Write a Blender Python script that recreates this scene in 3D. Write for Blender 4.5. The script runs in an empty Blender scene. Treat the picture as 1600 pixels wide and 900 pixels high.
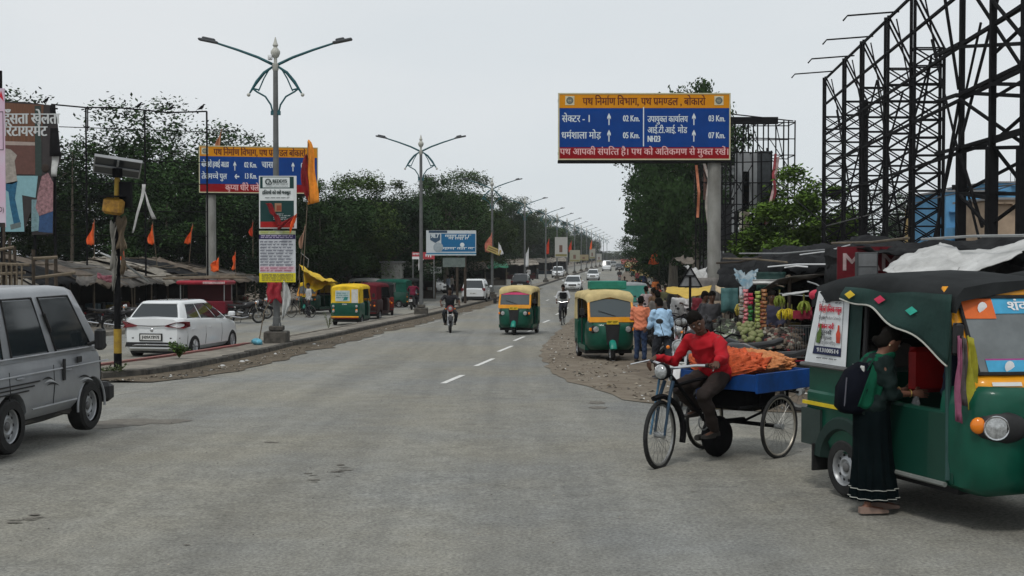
import bpy, bmesh, math, random
from mathutils import Vector, Matrix, noise
from math import sin, cos, pi, radians as R
rnd = random.Random(7)
sc = bpy.context.scene
COL = sc.collection
FPX = 1950.0                      # focal length in photo pixels (1600 wide)
CAMZ = 2.05
PITCH = math.atan(50 / FPX)
# ------------------------------------------------------------------ camera
cam = bpy.data.cameras.new('camera'); camo = bpy.data.objects.new('camera', cam); COL.objects.link(camo)
cam.sensor_width = 36; cam.lens = 36 * FPX / 1600; cam.clip_start = .1; cam.clip_end = 6000
camo.location = (0, 0, CAMZ); camo.rotation_euler = (pi / 2 - PITCH, 0, 0)
sc.camera = camo
sc.view_settings.view_transform = 'Standard'; sc.view_settings.look = 'None'
sc.view_settings.exposure = 0.0; sc.view_settings.gamma = 1
# ------------------------------------------------------------------ sky and sun (overcast)
SUN_EL, SUN_ROT = R(58), R(200)
w = bpy.data.worlds.new('World'); sc.world = w; w.use_nodes = True
nt = w.node_tree; nt.nodes.clear()
out = nt.nodes.new('ShaderNodeOutputWorld'); bg = nt.nodes.new('ShaderNodeBackground')
sky = nt.nodes.new('ShaderNodeTexSky'); sky.sky_type = 'NISHITA'; sky.sun_disc = False
sky.sun_elevation = SUN_EL; sky.sun_rotation = SUN_ROT
tc = nt.nodes.new('ShaderNodeTexCoord'); mp = nt.nodes.new('ShaderNodeMapping'); mp.inputs['Scale'].default_value = (1.2, 1.2, 3.5)
nz = nt.nodes.new('ShaderNodeTexNoise'); nz.inputs['Scale'].default_value = 1.6; nz.inputs['Detail'].default_value = 4
cr = nt.nodes.new('ShaderNodeValToRGB')
cr.color_ramp.elements[0].position = .3; cr.color_ramp.elements[0].color = (6.75, 7.3, 7.65, 1)
cr.color_ramp.elements[1].position = .7; cr.color_ramp.elements[1].color = (7.7, 8.0, 8.2, 1)
mx = nt.nodes.new('ShaderNodeMix'); mx.data_type = 'RGBA'; mx.inputs[0].default_value = .96
nt.links.new(tc.outputs['Generated'], mp.inputs[0]); nt.links.new(mp.outputs[0], nz.inputs['Vector'])
nt.links.new(nz.outputs[0], cr.inputs[0]); nt.links.new(sky.outputs[0], mx.inputs[6]); nt.links.new(cr.outputs[0], mx.inputs[7])
nt.links.new(mx.outputs[2], bg.inputs[0]); bg.inputs[1].default_value = .1; nt.links.new(bg.outputs[0], out.inputs[0])
sl = bpy.data.lights.new('sun', 'SUN'); so = bpy.data.objects.new('sun', sl); COL.objects.link(so)
sl.energy = 1.5; sl.angle = R(12); sl.color = (1, .97, .92)
_d = Vector((sin(SUN_ROT) * cos(SUN_EL), cos(SUN_ROT) * cos(SUN_EL), sin(SUN_EL)))
so.rotation_euler = _d.to_track_quat('Z', 'Y').to_euler(); so.location = (0, 0, 40)
# ------------------------------------------------------------------ terrain profile and pixel helpers
GT = [(-60, 0), (8, 0), (14, -.02), (20, -.2), (33, -.62), (64, -1.05), (95, -1.28), (130, -1.3), (280, -.95), (600, -.9), (5000, -.9)]
def _gl(y):
    for (a, za), (b, zb) in zip(GT, GT[1:]):
        if y <= b: return za + (zb - za) * max(0, (y - a)) / (b - a)
    return GT[-1][1]
def gz(y): return sum(_gl(y + k) for k in (-4, -2, 0, 2, 4)) / 5
def ray(px, py):
    r, u = (px - 800) / FPX, (450 - py) / FPX
    return Vector((r, cos(PITCH) + u * sin(PITCH), -sin(PITCH) + u * cos(PITCH)))
def gp(px, py):                    # ground point seen at a photo pixel
    v = ray(px, py); t = 8.0
    for _ in range(4000):
        p = v * t
        if CAMZ + p.z <= gz(p.y): break
        t += .05 if t < 60 else .25
    return Vector((p.x, p.y, gz(p.y)))
def at(px, py, d):                 # point at depth d seen at a photo pixel
    v = ray(px, py); return Vector((0, 0, CAMZ)) + v * (d / v.y)
def xd(px, d): return (px - 800) / FPX * d
def gnd(px, d): return Vector((xd(px, d), d, gz(d)))
def zd(py, d): return at(800, py, d).z
def med(d): return -7 + .095 * (d - 37) + max(0, d - 100) * .008        # median line
# ------------------------------------------------------------------ materials
MATS = {}
def mat(name, c, rough=.6, metal=0, var=.15, scale=6, bump=0, bscale=None, spec=.22, c2=None, trans=0, alpha=1, coat=0, emit=0, stretch=None, world=False, leaf=False):
    if name in MATS: return MATS[name]
    m = bpy.data.materials.new(name); m.use_nodes = True; MATS[name] = m
    t = m.node_tree; b = t.nodes['Principled BSDF']
    b.inputs['Roughness'].default_value = rough; b.inputs['Metallic'].default_value = metal
    b.inputs['Specular IOR Level'].default_value = spec
    b.inputs['Alpha'].default_value = alpha; b.inputs['Transmission Weight'].default_value = trans
    b.inputs['Coat Weight'].default_value = coat
    if emit: b.inputs['Emission Color'].default_value = (*c, 1); b.inputs['Emission Strength'].default_value = emit
    co = t.nodes.new('ShaderNodeTexCoord'); src = co.outputs['Object']
    if world:
        g = t.nodes.new('ShaderNodeNewGeometry'); src = g.outputs['Position']
    if stretch:
        q = t.nodes.new('ShaderNodeMapping'); q.inputs['Scale'].default_value = stretch; t.links.new(src, q.inputs[0]); src = q.outputs[0]
    if var or c2:
        n = t.nodes.new('ShaderNodeTexNoise'); n.inputs['Scale'].default_value = scale; n.inputs['Detail'].default_value = 6; n.inputs['Roughness'].default_value = .65
        t.links.new(src, n.inputs['Vector'])
        rp = t.nodes.new('ShaderNodeValToRGB'); e = rp.color_ramp.elements
        e[0].position = .32; e[1].position = .68
        lo = c2 if c2 else tuple(x * (1 - var) for x in c); hi = c if c2 else tuple(min(1, x * (1 + var)) for x in c)
        e[0].color = (*lo, 1); e[1].color = (*hi, 1)
        t.links.new(n.outputs[0], rp.inputs[0]); last = rp.outputs[0]
        if leaf:
            oi = t.nodes.new('ShaderNodeObjectInfo'); hs = t.nodes.new('ShaderNodeHueSaturation')
            mr = t.nodes.new('ShaderNodeMapRange'); mr.inputs[3].default_value = .7; mr.inputs[4].default_value = 1.35
            t.links.new(oi.outputs['Random'], mr.inputs[0]); t.links.new(mr.outputs[0], hs.inputs['Value']); t.links.new(last, hs.inputs['Color']); last = hs.outputs[0]
        t.links.new(last, b.inputs['Base Color'])
    else: b.inputs['Base Color'].default_value = (*c, 1)
    if bump:
        n2 = t.nodes.new('ShaderNodeTexNoise'); n2.inputs['Scale'].default_value = bscale or scale * 4; n2.inputs['Detail'].default_value = 5
        t.links.new(src, n2.inputs['Vector']); bp = t.nodes.new('ShaderNodeBump'); bp.inputs['Strength'].default_value = bump; bp.inputs['Distance'].default_value = .02
        t.links.new(n2.outputs[0], bp.inputs['Height']); t.links.new(bp.outputs[0], b.inputs['Normal'])
    return m
def pal(c, **k):                                   # plain coloured material by value
    key = 'tone_%s_%s' % ('_'.join('%03d' % int(v * 999) for v in c), '_'.join('%s%s' % i for i in sorted(k.items())))
    return mat(key, c, **k)
# ------------------------------------------------------------------ mesh builder
class MB:
    def __init__(s): s.v = []; s.f = []; s.M = None; s.mi = []; s.cm = 0
    def add(s, vs, fs):
        n = len(s.v)
        if s.M is not None: vs = [s.M @ Vector(p) for p in vs]
        s.v += [tuple(p) for p in vs]; s.f += [tuple(i + n for i in f) for f in fs]; s.mi += [s.cm] * len(fs); return s
    def box(s, x0, y0, z0, x1, y1, z1):
        return s.add([(x0, y0, z0), (x1, y0, z0), (x1, y1, z0), (x0, y1, z0), (x0, y0, z1), (x1, y0, z1), (x1, y1, z1), (x0, y1, z1)],
                     [(0, 3, 2, 1), (4, 5, 6, 7), (0, 1, 5, 4), (1, 2, 6, 5), (2, 3, 7, 6), (3, 0, 4, 7)])
    def bbox(s, x0, y0, z0, x1, y1, z1, b=.02):    # box with chamfered edges
        b = min(b, (x1 - x0) / 2.1, (y1 - y0) / 2.1, (z1 - z0) / 2.1)
        def oc(x0, y0, x1, y1, z): return [(x0 + b, y0, z), (x1 - b, y0, z), (x1, y0 + b, z), (x1, y1 - b, z), (x1 - b, y1, z), (x0 + b, y1, z), (x0, y1 - b, z), (x0, y0 + b, z)]
        return s.loft([oc(x0 + b, y0 + b, x1 - b, y1 - b, z0), oc(x0, y0, x1, y1, z0 + b), oc(x0, y0, x1, y1, z1 - b), oc(x0 + b, y0 + b, x1 - b, y1 - b, z1)])
    def loft(s, rings, cap=True, closed=True):
        n = len(rings[0]); vs = [p for r in rings for p in r]; fs = []
        for k in range(len(rings) - 1):
            for i in range(n if closed else n - 1):
                j = (i + 1) % n; fs.append((k * n + i, k * n + j, (k + 1) * n + j, (k + 1) * n + i))
        if cap and closed: fs += [tuple(range(n))[::-1], tuple((len(rings) - 1) * n + i for i in range(n))]
        return s.add(vs, fs)
    def tube(s, pts, r, n=8, cap=True):
        pts = [Vector(p) for p in pts]; rs = r if isinstance(r, (list, tuple)) else [r] * len(pts)
        rings = []; prev = None
        for i, p in enumerate(pts):
            t = (pts[min(i + 1, len(pts) - 1)] - pts[max(i - 1, 0)]); t = t.normalized() if t.length > 1e-9 else Vector((0, 0, 1))
            if prev is None: a = t.orthogonal().normalized()
            else:
                a = prev - t * prev.dot(t); a = a.normalized() if a.length > 1e-6 else t.orthogonal().normalized()
            prev = a; b = t.cross(a)
            rings.append([p + (a * cos(2 * pi * k / n) + b * sin(2 * pi * k / n)) * rs[i] for k in range(n)])
        return s.loft(rings, cap)
    def bar(s, a, b, w=.04, h=None):               # square section bar
        return s.tube([a, b], (h or w) * .62, 4)
    def cyl(s, a, b, r, n=16, r2=None): return s.tube([a, b], [r, r2 if r2 is not None else r], n)
    def lathe(s, prof, c=(0, 0, 0), axis='z', n=20, cap=True):       # prof: (radius, along)
        def P(r, h, k):
            a = 2 * pi * k / n; u, v = r * cos(a), r * sin(a)
            return {'z': (c[0] + u, c[1] + v, c[2] + h), 'x': (c[0] + h, c[1] + u, c[2] + v), 'y': (c[0] + v, c[1] + h, c[2] + u)}[axis]
        return s.loft([[P(max(r, 1e-4), h, k) for k in range(n)] for r, h in prof], cap)
    def torus(s, c, Rr, r, axis='x', n=28, m=8, a0=0, a1=2 * pi, flat=1):
        full = abs(a1 - a0) > 6.28; rings = []
        for i in range(n if full else n + 1):
            a = a0 + (a1 - a0) * i / n; ring = []
            for k in range(m):
                b = 2 * pi * k / m; rr = Rr + r * cos(b); h = r * flat * sin(b)
                u, v = rr * cos(a), rr * sin(a)
                ring.append({'x': (c[0] + h, c[1] + u, c[2] + v), 'y': (c[0] + u, c[1] + h, c[2] + v), 'z': (c[0] + u, c[1] + v, c[2] + h)}[axis])
            rings.append(ring)
        if full: rings.append(rings[0])
        return s.loft(rings, cap=not full)
    def ball(s, c, r, n=14, m=9, sx=1, sy=1, sz=1):
        return s.loft([[(c[0] + r * sx * max(sin(pi * k / m), .001) * cos(2 * pi * i / n), c[1] + r * sy * max(sin(pi * k / m), .001) * sin(2 * pi * i / n), c[2] - r * sz * cos(pi * k / m)) for i in range(n)] for k in range(m + 1)])
    def prism(s, poly, h0, h1, axis='x'):          # extrude a 2D outline along an axis
        def P(u, v, h): return {'x': (h, u, v), 'y': (u, h, v), 'z': (u, v, h)}[axis]
        return s.loft([[P(u, v, h0) for u, v in poly], [P(u, v, h1) for u, v in poly]])
    def grid(s, fn, nu, nv, thick=0):
        vs = [fn(i / nu, j / nv) for j in range(nv + 1) for i in range(nu + 1)]
        fs = [(j * (nu + 1) + i, j * (nu + 1) + i + 1, (j + 1) * (nu + 1) + i + 1, (j + 1) * (nu + 1) + i) for j in range(nv) for i in range(nu)]
        return s.add(vs, fs)
    def build(s, name, m, parent=None, smooth=False, mods=None):
        me = bpy.data.meshes.new(name); me.from_pydata(s.v, [], s.f)
        for q in (m if isinstance(m, (list, tuple)) else [m]): me.materials.append(q)
        if isinstance(m, (list, tuple)): me.polygons.foreach_set('material_index', s.mi)
        bm = bmesh.new(); bm.from_mesh(me); bmesh.ops.recalc_face_normals(bm, faces=bm.faces); bm.to_mesh(me); bm.free()
        if smooth:
            me.polygons.foreach_set('use_smooth', [True] * len(me.polygons))
            try: me.set_sharp_from_angle(angle=R(smooth if smooth > 1 else 40))
            except Exception: pass
        o = bpy.data.objects.new(name, me); COL.objects.link(o)
        if parent is not None: o.parent = parent
        return o
def tdg():
    with bpy.context.temp_override(scene=TMP, view_layer=TMP.view_layers[0]): return bpy.context.evaluated_depsgraph_get()
TMP = bpy.data.scenes.new('workshop')               # side scene so that baking does not re-evaluate everything
def bake(o, *mods, smooth=True):                   # apply modifiers into the mesh
    for ty, kw in mods:
        md = o.modifiers.new(ty, ty)
        for k, v in kw.items(): setattr(md, k, v)
    ex = [m.object for m in o.modifiers if getattr(m, 'object', None)]
    for x in [o] + ex: TMP.collection.objects.link(x)
    dg = tdg(); me = bpy.data.meshes.new_from_object(o.evaluated_get(dg), depsgraph=dg)
    for x in [o] + ex: TMP.collection.objects.unlink(x)
    o.modifiers.clear(); old = o.data; o.data = me; me.name = o.name; bpy.data.meshes.remove(old)
    if smooth: me.polygons.foreach_set('use_smooth', [True] * len(me.polygons))
    return o
def cut(o, cutter_mb):                             # boolean difference
    c = cutter_mb.build('cutter', [m for m in o.data.materials]); bake(o, ('BOOLEAN', dict(object=c, operation='DIFFERENCE', solver='EXACT')), smooth=False)
    bpy.data.objects.remove(c); o.data.polygons.foreach_set('use_smooth', [True] * len(o.data.polygons))
    try: o.data.set_sharp_from_angle(angle=R(38))
    except Exception: pass
def tag(o, label=None, cat=None, group=None, kind=None):
    if label: o['label'] = label
    if cat: o['category'] = cat
    if group: o['group'] = group
    if kind: o['kind'] = kind
    return o
def thing(name, label, cat, loc=(0, 0, 0), rz=0, group=None, s=1):
    o = bpy.data.objects.new(name, None); COL.objects.link(o); o.location = loc; o.rotation_euler = (0, 0, rz); o.scale = (s, s, s)
    o.empty_display_size = .2
    return tag(o, label, cat, group)
def dup(root, loc=None, rz=None, label=None, group=None, s=None):
    kids = {}
    def cp(o, par):
        c = o.copy(); COL.objects.link(c)
        if par is not None: c.parent = par
        for ch in KIDS(o): cp(ch, c)
        return c
    r = cp(root, None)
    if loc is not None: r.location = loc
    if rz is not None: r.rotation_euler = (0, 0, rz)
    if s is not None: r.scale = (s, s, s) if not isinstance(s, tuple) else s
    if label: r['label'] = label
    if group: r['group'] = group
    return r
def KIDS(o): return [c for c in list(o.children)]
def recolor(root, old, new):                       # give one copy other materials without touching the shared source
    for o in [root] + [c for c in root.children_recursive]:
        if o.type == 'MESH' and any(m == old for m in o.data.materials):
            o.data = o.data.copy()
            for i, m in enumerate(o.data.materials):
                if m == old: o.data.materials[i] = new
# ------------------------------------------------------------------ lettering (Devanagari laid out by hand: the text tool does no shaping)
GL = {}
def _text_mesh(st, res=2):
    c = bpy.data.curves.new('glyph', 'FONT'); c.body = st; c.size = 1; c.resolution_u = res
    o = bpy.data.objects.new('glyph', c); TMP.collection.objects.link(o)
    dg = tdg(); e = o.evaluated_get(dg); m = e.to_mesh()
    r = ([tuple(v.co)[:2] for v in m.vertices], [tuple(p.vertices) for p in m.polygons])
    e.to_mesh_clear(); bpy.data.objects.remove(o); bpy.data.curves.remove(c); return r
MMM = []
def glyph(ch):
    if ch not in GL:
        vs, fs = _text_mesh(ch)
        a, _ = _text_mesh(ch + 'MMM')
        if not MMM: MMM.append(_text_mesh('MMM')[0])
        b = MMM[0]
        adv = (max(p[0] for p in a) - max(p[0] for p in b)) if ch.strip() else .28
        GL[ch] = (vs, fs, adv)
    return GL[ch]
def _clip(vs, fs, xm):                             # keep what lies left of xm
    bm = bmesh.new(); bv = [bm.verts.new((x, y, 0)) for x, y in vs]
    for f in fs:
        try: bm.faces.new([bv[i] for i in f])
        except Exception: pass
    bmesh.ops.bisect_plane(bm, geom=bm.verts[:] + bm.edges[:] + bm.faces[:], plane_co=(xm, 0, 0), plane_no=(1, 0, 0), clear_outer=True)
    bm.verts.index_update(); r = ([(v.co.x, v.co.y) for v in bm.verts], [tuple(v.index for v in f.verts) for f in bm.faces]); bm.free(); return r
CONS = set('कखगघचछजझटठडढणतथदधनपफबभमयरलवशषसहड़ढ़')
MARKS = set('ािीुूृेैोौंँःॅ़')
def shape(st):
    """returns [(verts, faces, x offset)] and the total width"""
    out = []; x = 0; i = 0; n = len(st)
    def put(vs, fs, dx=0, dy=0): out.append(([(a + dx, b + dy) for a, b in vs], fs))
    while i < n:
        ch = st[i]
        if ch in CONS:
            reph = False; rak = False; halfs = []
            if ch == 'र' and i + 2 < n and st[i + 1] == '्' and st[i + 2] in CONS: reph = True; i += 2; ch = st[i]
            while i + 2 < n and st[i + 1] == '्' and st[i + 2] in CONS:
                if st[i + 2] == 'र': rak = True; i += 2; break
                halfs.append(ch); i += 2; ch = st[i]
            j = i + 1
            if j < n and st[j] == '़': j += 1
            mk = []
            while j < n and st[j] in MARKS: mk.append(st[j]); j += 1
            nukta = (i + 1 < n and st[i + 1] == '़')
            if 'ि' in mk: vs, fs, a = glyph('ि'); put(vs, fs, x); x += a
            for h in halfs:
                vs, fs, a = glyph(h); cutx = a * .70 if h not in 'कफ' else a * .86
                v2, f2 = _clip(vs, fs, cutx); put(v2, f2, x); x += cutx - .02
            base = ch if not rak or ch != 'र' else 'र'
            vs, fs, a = glyph(base); put(vs, fs, x); x0 = x; x += a
            if rak: put([(0, 0), (.16, .13), (.13, .17), (-.03, .04)], [(0, 1, 2, 3)], x0 + a * .32, .06)
            if nukta: put([(0, 0), (.07, 0), (.07, .07), (0, .07)], [(0, 1, 2, 3)], x0 + a * .4, -.1)
            for m_ in mk:
                if m_ == 'ि': continue
                vs, fs, a2 = glyph(m_)
                if not vs: continue
                mxx = max(p[0] for p in vs)
                put(vs, fs, x); x += max(0, a2) if m_ in 'ाीोौ' else 0
            if reph: put([(0, 0), (.05, 0), (.03, .1), (.1, .17), (.16, .16), (.16, .21), (.08, .22), (-.02, .13)], [(0, 1, 2, 7), (2, 3, 6, 7), (3, 4, 5, 6)], x - .17, .63)
            i = j
        else:
            if ch == ' ': x += .26
            else:
                vs, fs, a = glyph(ch)
                if vs: put(vs, fs, x)
                x += a
            i += 1
    return out, x
def text(mb, st, x, z, h, y=0, width=None, align='l', bold=0, fn=None):
    """letter a line into mb in the plane y; (x, z) its baseline start, h its letter height; width squeezes it"""
    gs, wd = shape(st); k = h / .63; kx = k
    if width: kx = width / max(wd, .01)
    if align == 'c': x -= wd * kx / 2
    if align == 'r': x -= wd * kx
    for b in ([0] if not bold else [-bold, 0, bold]):
        for vs, fs in gs:
            P = [(x + a * kx + b, y + abs(b) * .01, z + c * k) for a, c in vs]
            mb.add([fn(p) for p in P] if fn else P, fs)
    return wd * kx
def scribble(mb, x0, x1, z, h, y=0, seed=0, fn=None):   # small print too fine to read: head line with short strokes
    r = random.Random(seed); x = x0
    while x < x1 - h:
        wd = min(r.uniform(1.5, 5) * h, x1 - x)
        for (a, b, c, d) in [(x, z + h * .8, x + wd, z + h)] + [(x + k * h * .62, z + r.uniform(0, .35) * h, x + k * h * .62 + h * .3, z + h * .8) for k in range(int(wd / (h * .62)))]:
            q = [(a, y, b), (c, y, b), (c, y, d), (a, y, d)]; mb.add([fn(p) for p in q] if fn else q, [(0, 1, 2, 3)])
        x += wd + h * .5
# ================================================================== SETTING
def interp(tb, y):
    if y <= tb[0][0]: return tb[0][1]
    for (a, p), (b, q) in zip(tb, tb[1:]):
        if y <= b: return p + (q - p) * (y - a) / (b - a)
    return tb[-1][1]
def jit(y, s, a=.12): return a * (noise.noise(Vector((y * .9, s, 0))) + .6 * noise.noise(Vector((y * 2.7, s + 5, 0))))
def asphalt():
    m = bpy.data.materials.new('asphalt'); m.use_nodes = True; t = m.node_tree; b = t.nodes['Principled BSDF']; N = t.nodes.new; L = t.links.new
    g = N('ShaderNodeNewGeometry'); P = g.outputs['Position']
    def nzs(scale, det, st=None, ro=.6):
        src = P
        if st: q = N('ShaderNodeMapping'); q.inputs['Scale'].default_value = st; q.inputs['Rotation'].default_value = (0, 0, -.09); L(P, q.inputs[0]); src = q.outputs[0]
        n = N('ShaderNodeTexNoise'); n.inputs['Scale'].default_value = scale; n.inputs['Detail'].default_value = det; n.inputs['Roughness'].default_value = ro; L(src, n.inputs['Vector']); return n.outputs[0]
    def ramp(src, p0, p1, c0, c1):
        r = N('ShaderNodeValToRGB'); e = r.color_ramp.elements; e[0].position = p0; e[1].position = p1; e[0].color = (*c0, 1); e[1].color = (*c1, 1); L(src, r.inputs[0]); return r.outputs[0]
    def mul(a, c, f=1):
        x = N('ShaderNodeMix'); x.data_type = 'RGBA'; x.blend_type = 'MULTIPLY'; x.inputs[0].default_value = f; L(a, x.inputs[6]); L(c, x.inputs[7]); return x.outputs[2]
    def mixc(f, a, c):
        x = N('ShaderNodeMix'); x.data_type = 'RGBA'; L(f, x.inputs[0]); L(a, x.inputs[6]); L(c, x.inputs[7]); return x.outputs[2]
    base = ramp(nzs(.16, 5), .38, .62, (.232, .222, .190), (.207, .211, .206))
    streak = ramp(nzs(1.0, 5, (1.3, .045, 1)), .34, .66, (.80, .80, .80), (1.10, 1.10, 1.09))
    fine = ramp(nzs(34, 4, None, .75), .34, .66, (.60, .60, .60), (1.36, 1.36, 1.33))
    med_ = ramp(nzs(3.2, 7, None, .7), .3, .7, (.80, .79, .78), (1.12, 1.12, 1.12))
    dust = ramp(nzs(.42, 6, None, .7), .52, .74, (0, 0, 0), (1, 1, 1))
    dn = ramp(nzs(.8, 3), 0, 1, (.26, .24, .195), (.235, .22, .18))
    c = mul(mul(mul(base, streak), med_), fine)
    sp = N('ShaderNodeMath'); sp.operation = 'MULTIPLY'; sp.inputs[1].default_value = .45; L(dust, sp.inputs[0])
    c = mixc(sp.outputs[0], c, mul(dn, fine))
    v = N('ShaderNodeTexVoronoi'); v.feature = 'DISTANCE_TO_EDGE'; v.inputs['Scale'].default_value = .33
    q = N('ShaderNodeMixRGB'); q.inputs[0].default_value = .55; L(P, q.inputs[1]); nn = N('ShaderNodeTexNoise'); nn.inputs['Scale'].default_value = 1.7; nn.inputs['Detail'].default_value = 8; L(P, nn.inputs['Vector']); L(nn.outputs['Color'], q.inputs[2]); L(q.outputs[0], v.inputs['Vector'])
    crk = ramp(v.outputs['Distance'], .0, .006, (.72, .72, .72), (1, 1, 1)); c = mul(c, crk, .6)
    L(c, b.inputs['Base Color']); b.inputs['Roughness'].default_value = .88; b.inputs['Specular IOR Level'].default_value = .25
    bp = N('ShaderNodeBump'); bp.inputs['Strength'].default_value = .55; bp.inputs['Distance'].default_value = .012; L(nzs(60, 4, None, .7), bp.inputs['Height']); L(bp.outputs[0], b.inputs['Normal'])
    return m
M_ASPH = asphalt()
M_DIRT = mat('dirt', (.20, .165, .125), .95, var=.35, scale=1.1, bump=.8, bscale=14, world=True, c2=(.085, .068, .052))
M_FARG = mat('far_ground', (.12, .12, .08), .95, var=.3, scale=.3, world=True)
M_CONC = mat('old_concrete', (.27, .245, .205), .9, var=.3, scale=2.2, bump=.5, bscale=22, world=True, c2=(.11, .10, .085))
M_KERB = mat('kerb_grime', (.115, .105, .09), .9, var=.4, scale=5, bump=.6, bscale=30, world=True, c2=(.035, .033, .03))
M_RED = mat('worn_red_paint', (.28, .075, .07), .8, var=.3, scale=3, world=True, c2=(.2, .13, .11))
M_LINE = mat('road_paint', (.74, .74, .72), .7, var=.2, scale=9, world=True, c2=(.5, .49, .46))
M_LINE2 = mat('faded_road_paint', (.42, .41, .38), .8, var=.2, scale=7, world=True, c2=(.22, .21, .19))
M_BLACK = mat('black_steel', (.008, .008, .009), .8, var=.3, scale=8, spec=.06)
M_STEEL = mat('galvanised_steel', (.27, .28, .28), .45, metal=.3, var=.18, scale=5)
M_TEAL = mat('teal_steel', (.018, .085, .10), .45, var=.25, scale=6)
M_GREY = mat('pole_grey', (.12, .125, .125), .5, metal=.2, var=.2, scale=3)
M_WHITE = mat('white_print', (.72, .73, .74), .6, var=.06, scale=4)
M_DARKW = mat('dark_wood', (.045, .034, .025), .8, var=.4, scale=5, bump=.3)
M_BAMBOO = mat('weathered_bamboo', (.13, .105, .075), .75, var=.35, scale=6)
M_RUB = mat('rubber', (.018, .018, .018), .75, var=.3, scale=12, spec=.25)
M_CHROME = mat('chrome', (.55, .55, .56), .2, metal=1, var=0)
M_GLASSD = mat('dark_glass', (.018, .024, .027), .06, var=0, spec=.7)
M_TARPK = mat('black_tarpaulin', (.010, .010, .011), .7, var=.4, scale=3, bump=.5, bscale=7, c2=(.018, .019, .020), spec=.05)
M_TARPG = mat('grey_tarpaulin', (.15, .14, .125), .8, var=.4, scale=1.6, bump=.6, bscale=6, c2=(.035, .032, .03), spec=.2)
M_TARPW = mat('white_tarpaulin', (.52, .52, .51), .6, var=.2, scale=2.5, bump=.5, bscale=7, c2=(.3, .3, .29))
M_ORF = mat('orange_cloth', (.72, .12, .028), .75, var=.25, scale=4)

ys = [-30, -10, 0, 4, 8, 12] + [14 + k * .6 for k in range(0, 60)] + [50 + k * 4 for k in range(0, 38)] + [210, 250, 300, 360, 440, 540, 700]
XR = [(16, 60), (16.2, 12), (16.9, 5), (17.6, 3.3), (18.8, 2.4), (21.6, 1.85), (25, 1.35), (32, 1.25), (37.5, 1.4), (46, 2.1), (71, 4.4)]
def xr(y): return interp(XR, y) if y < 71 else med(y) + 8.2
def xl(y): return -60 if y < 24 else (interp([(24, -60), (25.5, -18), (27, -15.9)], y) if y < 27 else med(y) - 7.9)
# ground: one sheet out to the horizon
g = MB()
gx = [-900, -400, -120, -60, -35, -25, -18, -12, -6, 0, 6, 12, 18, 25, 40, 80, 200, 500, 900]; gy = [-120] + ys + [900, 1400]
g.grid(lambda u, v: (gx[round(u * (len(gx) - 1))], gy[round(v * (len(gy) - 1))], gz(gy[round(v * (len(gy) - 1))]) - .012 + (.02 * noise.noise(Vector((gx[round(u * (len(gx) - 1))], gy[round(v * (len(gy) - 1))], 0))) if abs(gx[round(u * (len(gx) - 1))]) > 24 else -.0)), len(gx) - 1, len(gy) - 1)
tag(g.build('ground', M_DIRT, smooth=True), kind='structure')
rd = MB()
def rdf(u, v):
    y = ys[round(v * (len(ys) - 1))]; a, b = xl(y), xr(y)
    if 24 < y < 500: b += jit(y, 3, .35)
    return (a + (b - a) * u, y, gz(y) + .006)
rd.grid(rdf, 10, len(ys) - 1)
tag(rd.build('road', M_ASPH), kind='structure')
# bare dusty fringe where the verge has spilled onto the asphalt
dp = MB()
def dpf(u, v):
    y = 17.2 + v * 60; c = xr(y); wob = .22 * noise.noise(Vector((y * .8, 9, 0))) + .12 * noise.noise(Vector((y * 3, 2, 0)))
    return (c - .5 + wob + u * 1.6, y, gz(y) + .016)
dp.grid(dpf, 2, 120)
tag(dp.build('dirt_verge', mat('dusty_verge', (.21, .18, .14), .95, var=.3, scale=2.4, bump=.5, bscale=16, world=True, c2=(.12, .095, .07))), kind='structure')
# median
FR = [(23.2, -7.75), (23.8, -7.25), (26.3, -6.85), (36.7, -6.5), (46.3, -5.65), (62, -4.2)]
def mf(y): return interp(FR, y) if y < 62 else med(y) + .4
def mb_(y): return interp([(23.2, -8.1), (24, -8.7), (27, -8.45), (36.7, -7.6)], y) if y < 36.7 else med(y) - .57
mys = [23.2 + k * .5 for k in range(60)] + [54 + k * 4 for k in range(100)]
top = MB(); fr = MB(); red = MB(); lit = MB()
def KH(y): return .17 + .02 * noise.noise(Vector((y, 1, 1)))
top.grid(lambda u, v: (lambda y: (mb_(y) + .02 + (mf(y) - mb_(y) - .14) * u + jit(y, 7, .04), y, gz(y) + KH(y) + .01 * noise.noise(Vector((y * 3, u * 3, 0)))))(mys[round(v * (len(mys) - 1))]), 4, len(mys) - 1)
md_ = tag(top.build('median', M_CONC, smooth=True), kind='structure')
# kerb stones along the front of the median: near ones each a piece, the far run joined
kb = []; y = 23.3
while y < 62:
    ln = 1.05 if y < 40 else 1.6; y2 = min(y + ln - .03, 62); c = MB()
    o = .02 * rnd.random()
    def fr_(yy, dx, z): return (mf(yy) - .16 + dx + o, yy, gz(yy) + z)
    zt = KH(y) + .012 + .02 * rnd.random()
    c.loft([[fr_(yy, 0, -.03), fr_(yy, .18, -.03), fr_(yy, .165, zt - .02), fr_(yy, .145, zt), fr_(yy, 0, zt)] for yy in (y, y2)])
    c.build('kerb_stone', M_KERB, md_); y = y2 + .03
fr = MB(); fr.grid(lambda u, v: (lambda y: [(mf(y), y, gz(y) - .03), (mf(y) - .02, y, gz(y) + .18), (mf(y) - .18, y, gz(y) + .19)][round(u * 2)])(62 + v * 380), 2, 60)
fr.build('kerb', M_KERB, md_)
bk = MB(); bk.grid(lambda u, v: (lambda y: [(mb_(y) - .06, y, gz(y) - .03), (mb_(y) - .05, y, gz(y) + .2), (mb_(y) + .08, y, gz(y) + .2), (mb_(y) + .09, y, gz(y) + .1)][round(u * 3)])(mys[round(v * (len(mys) - 1))]), 3, len(mys) - 1)
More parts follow.
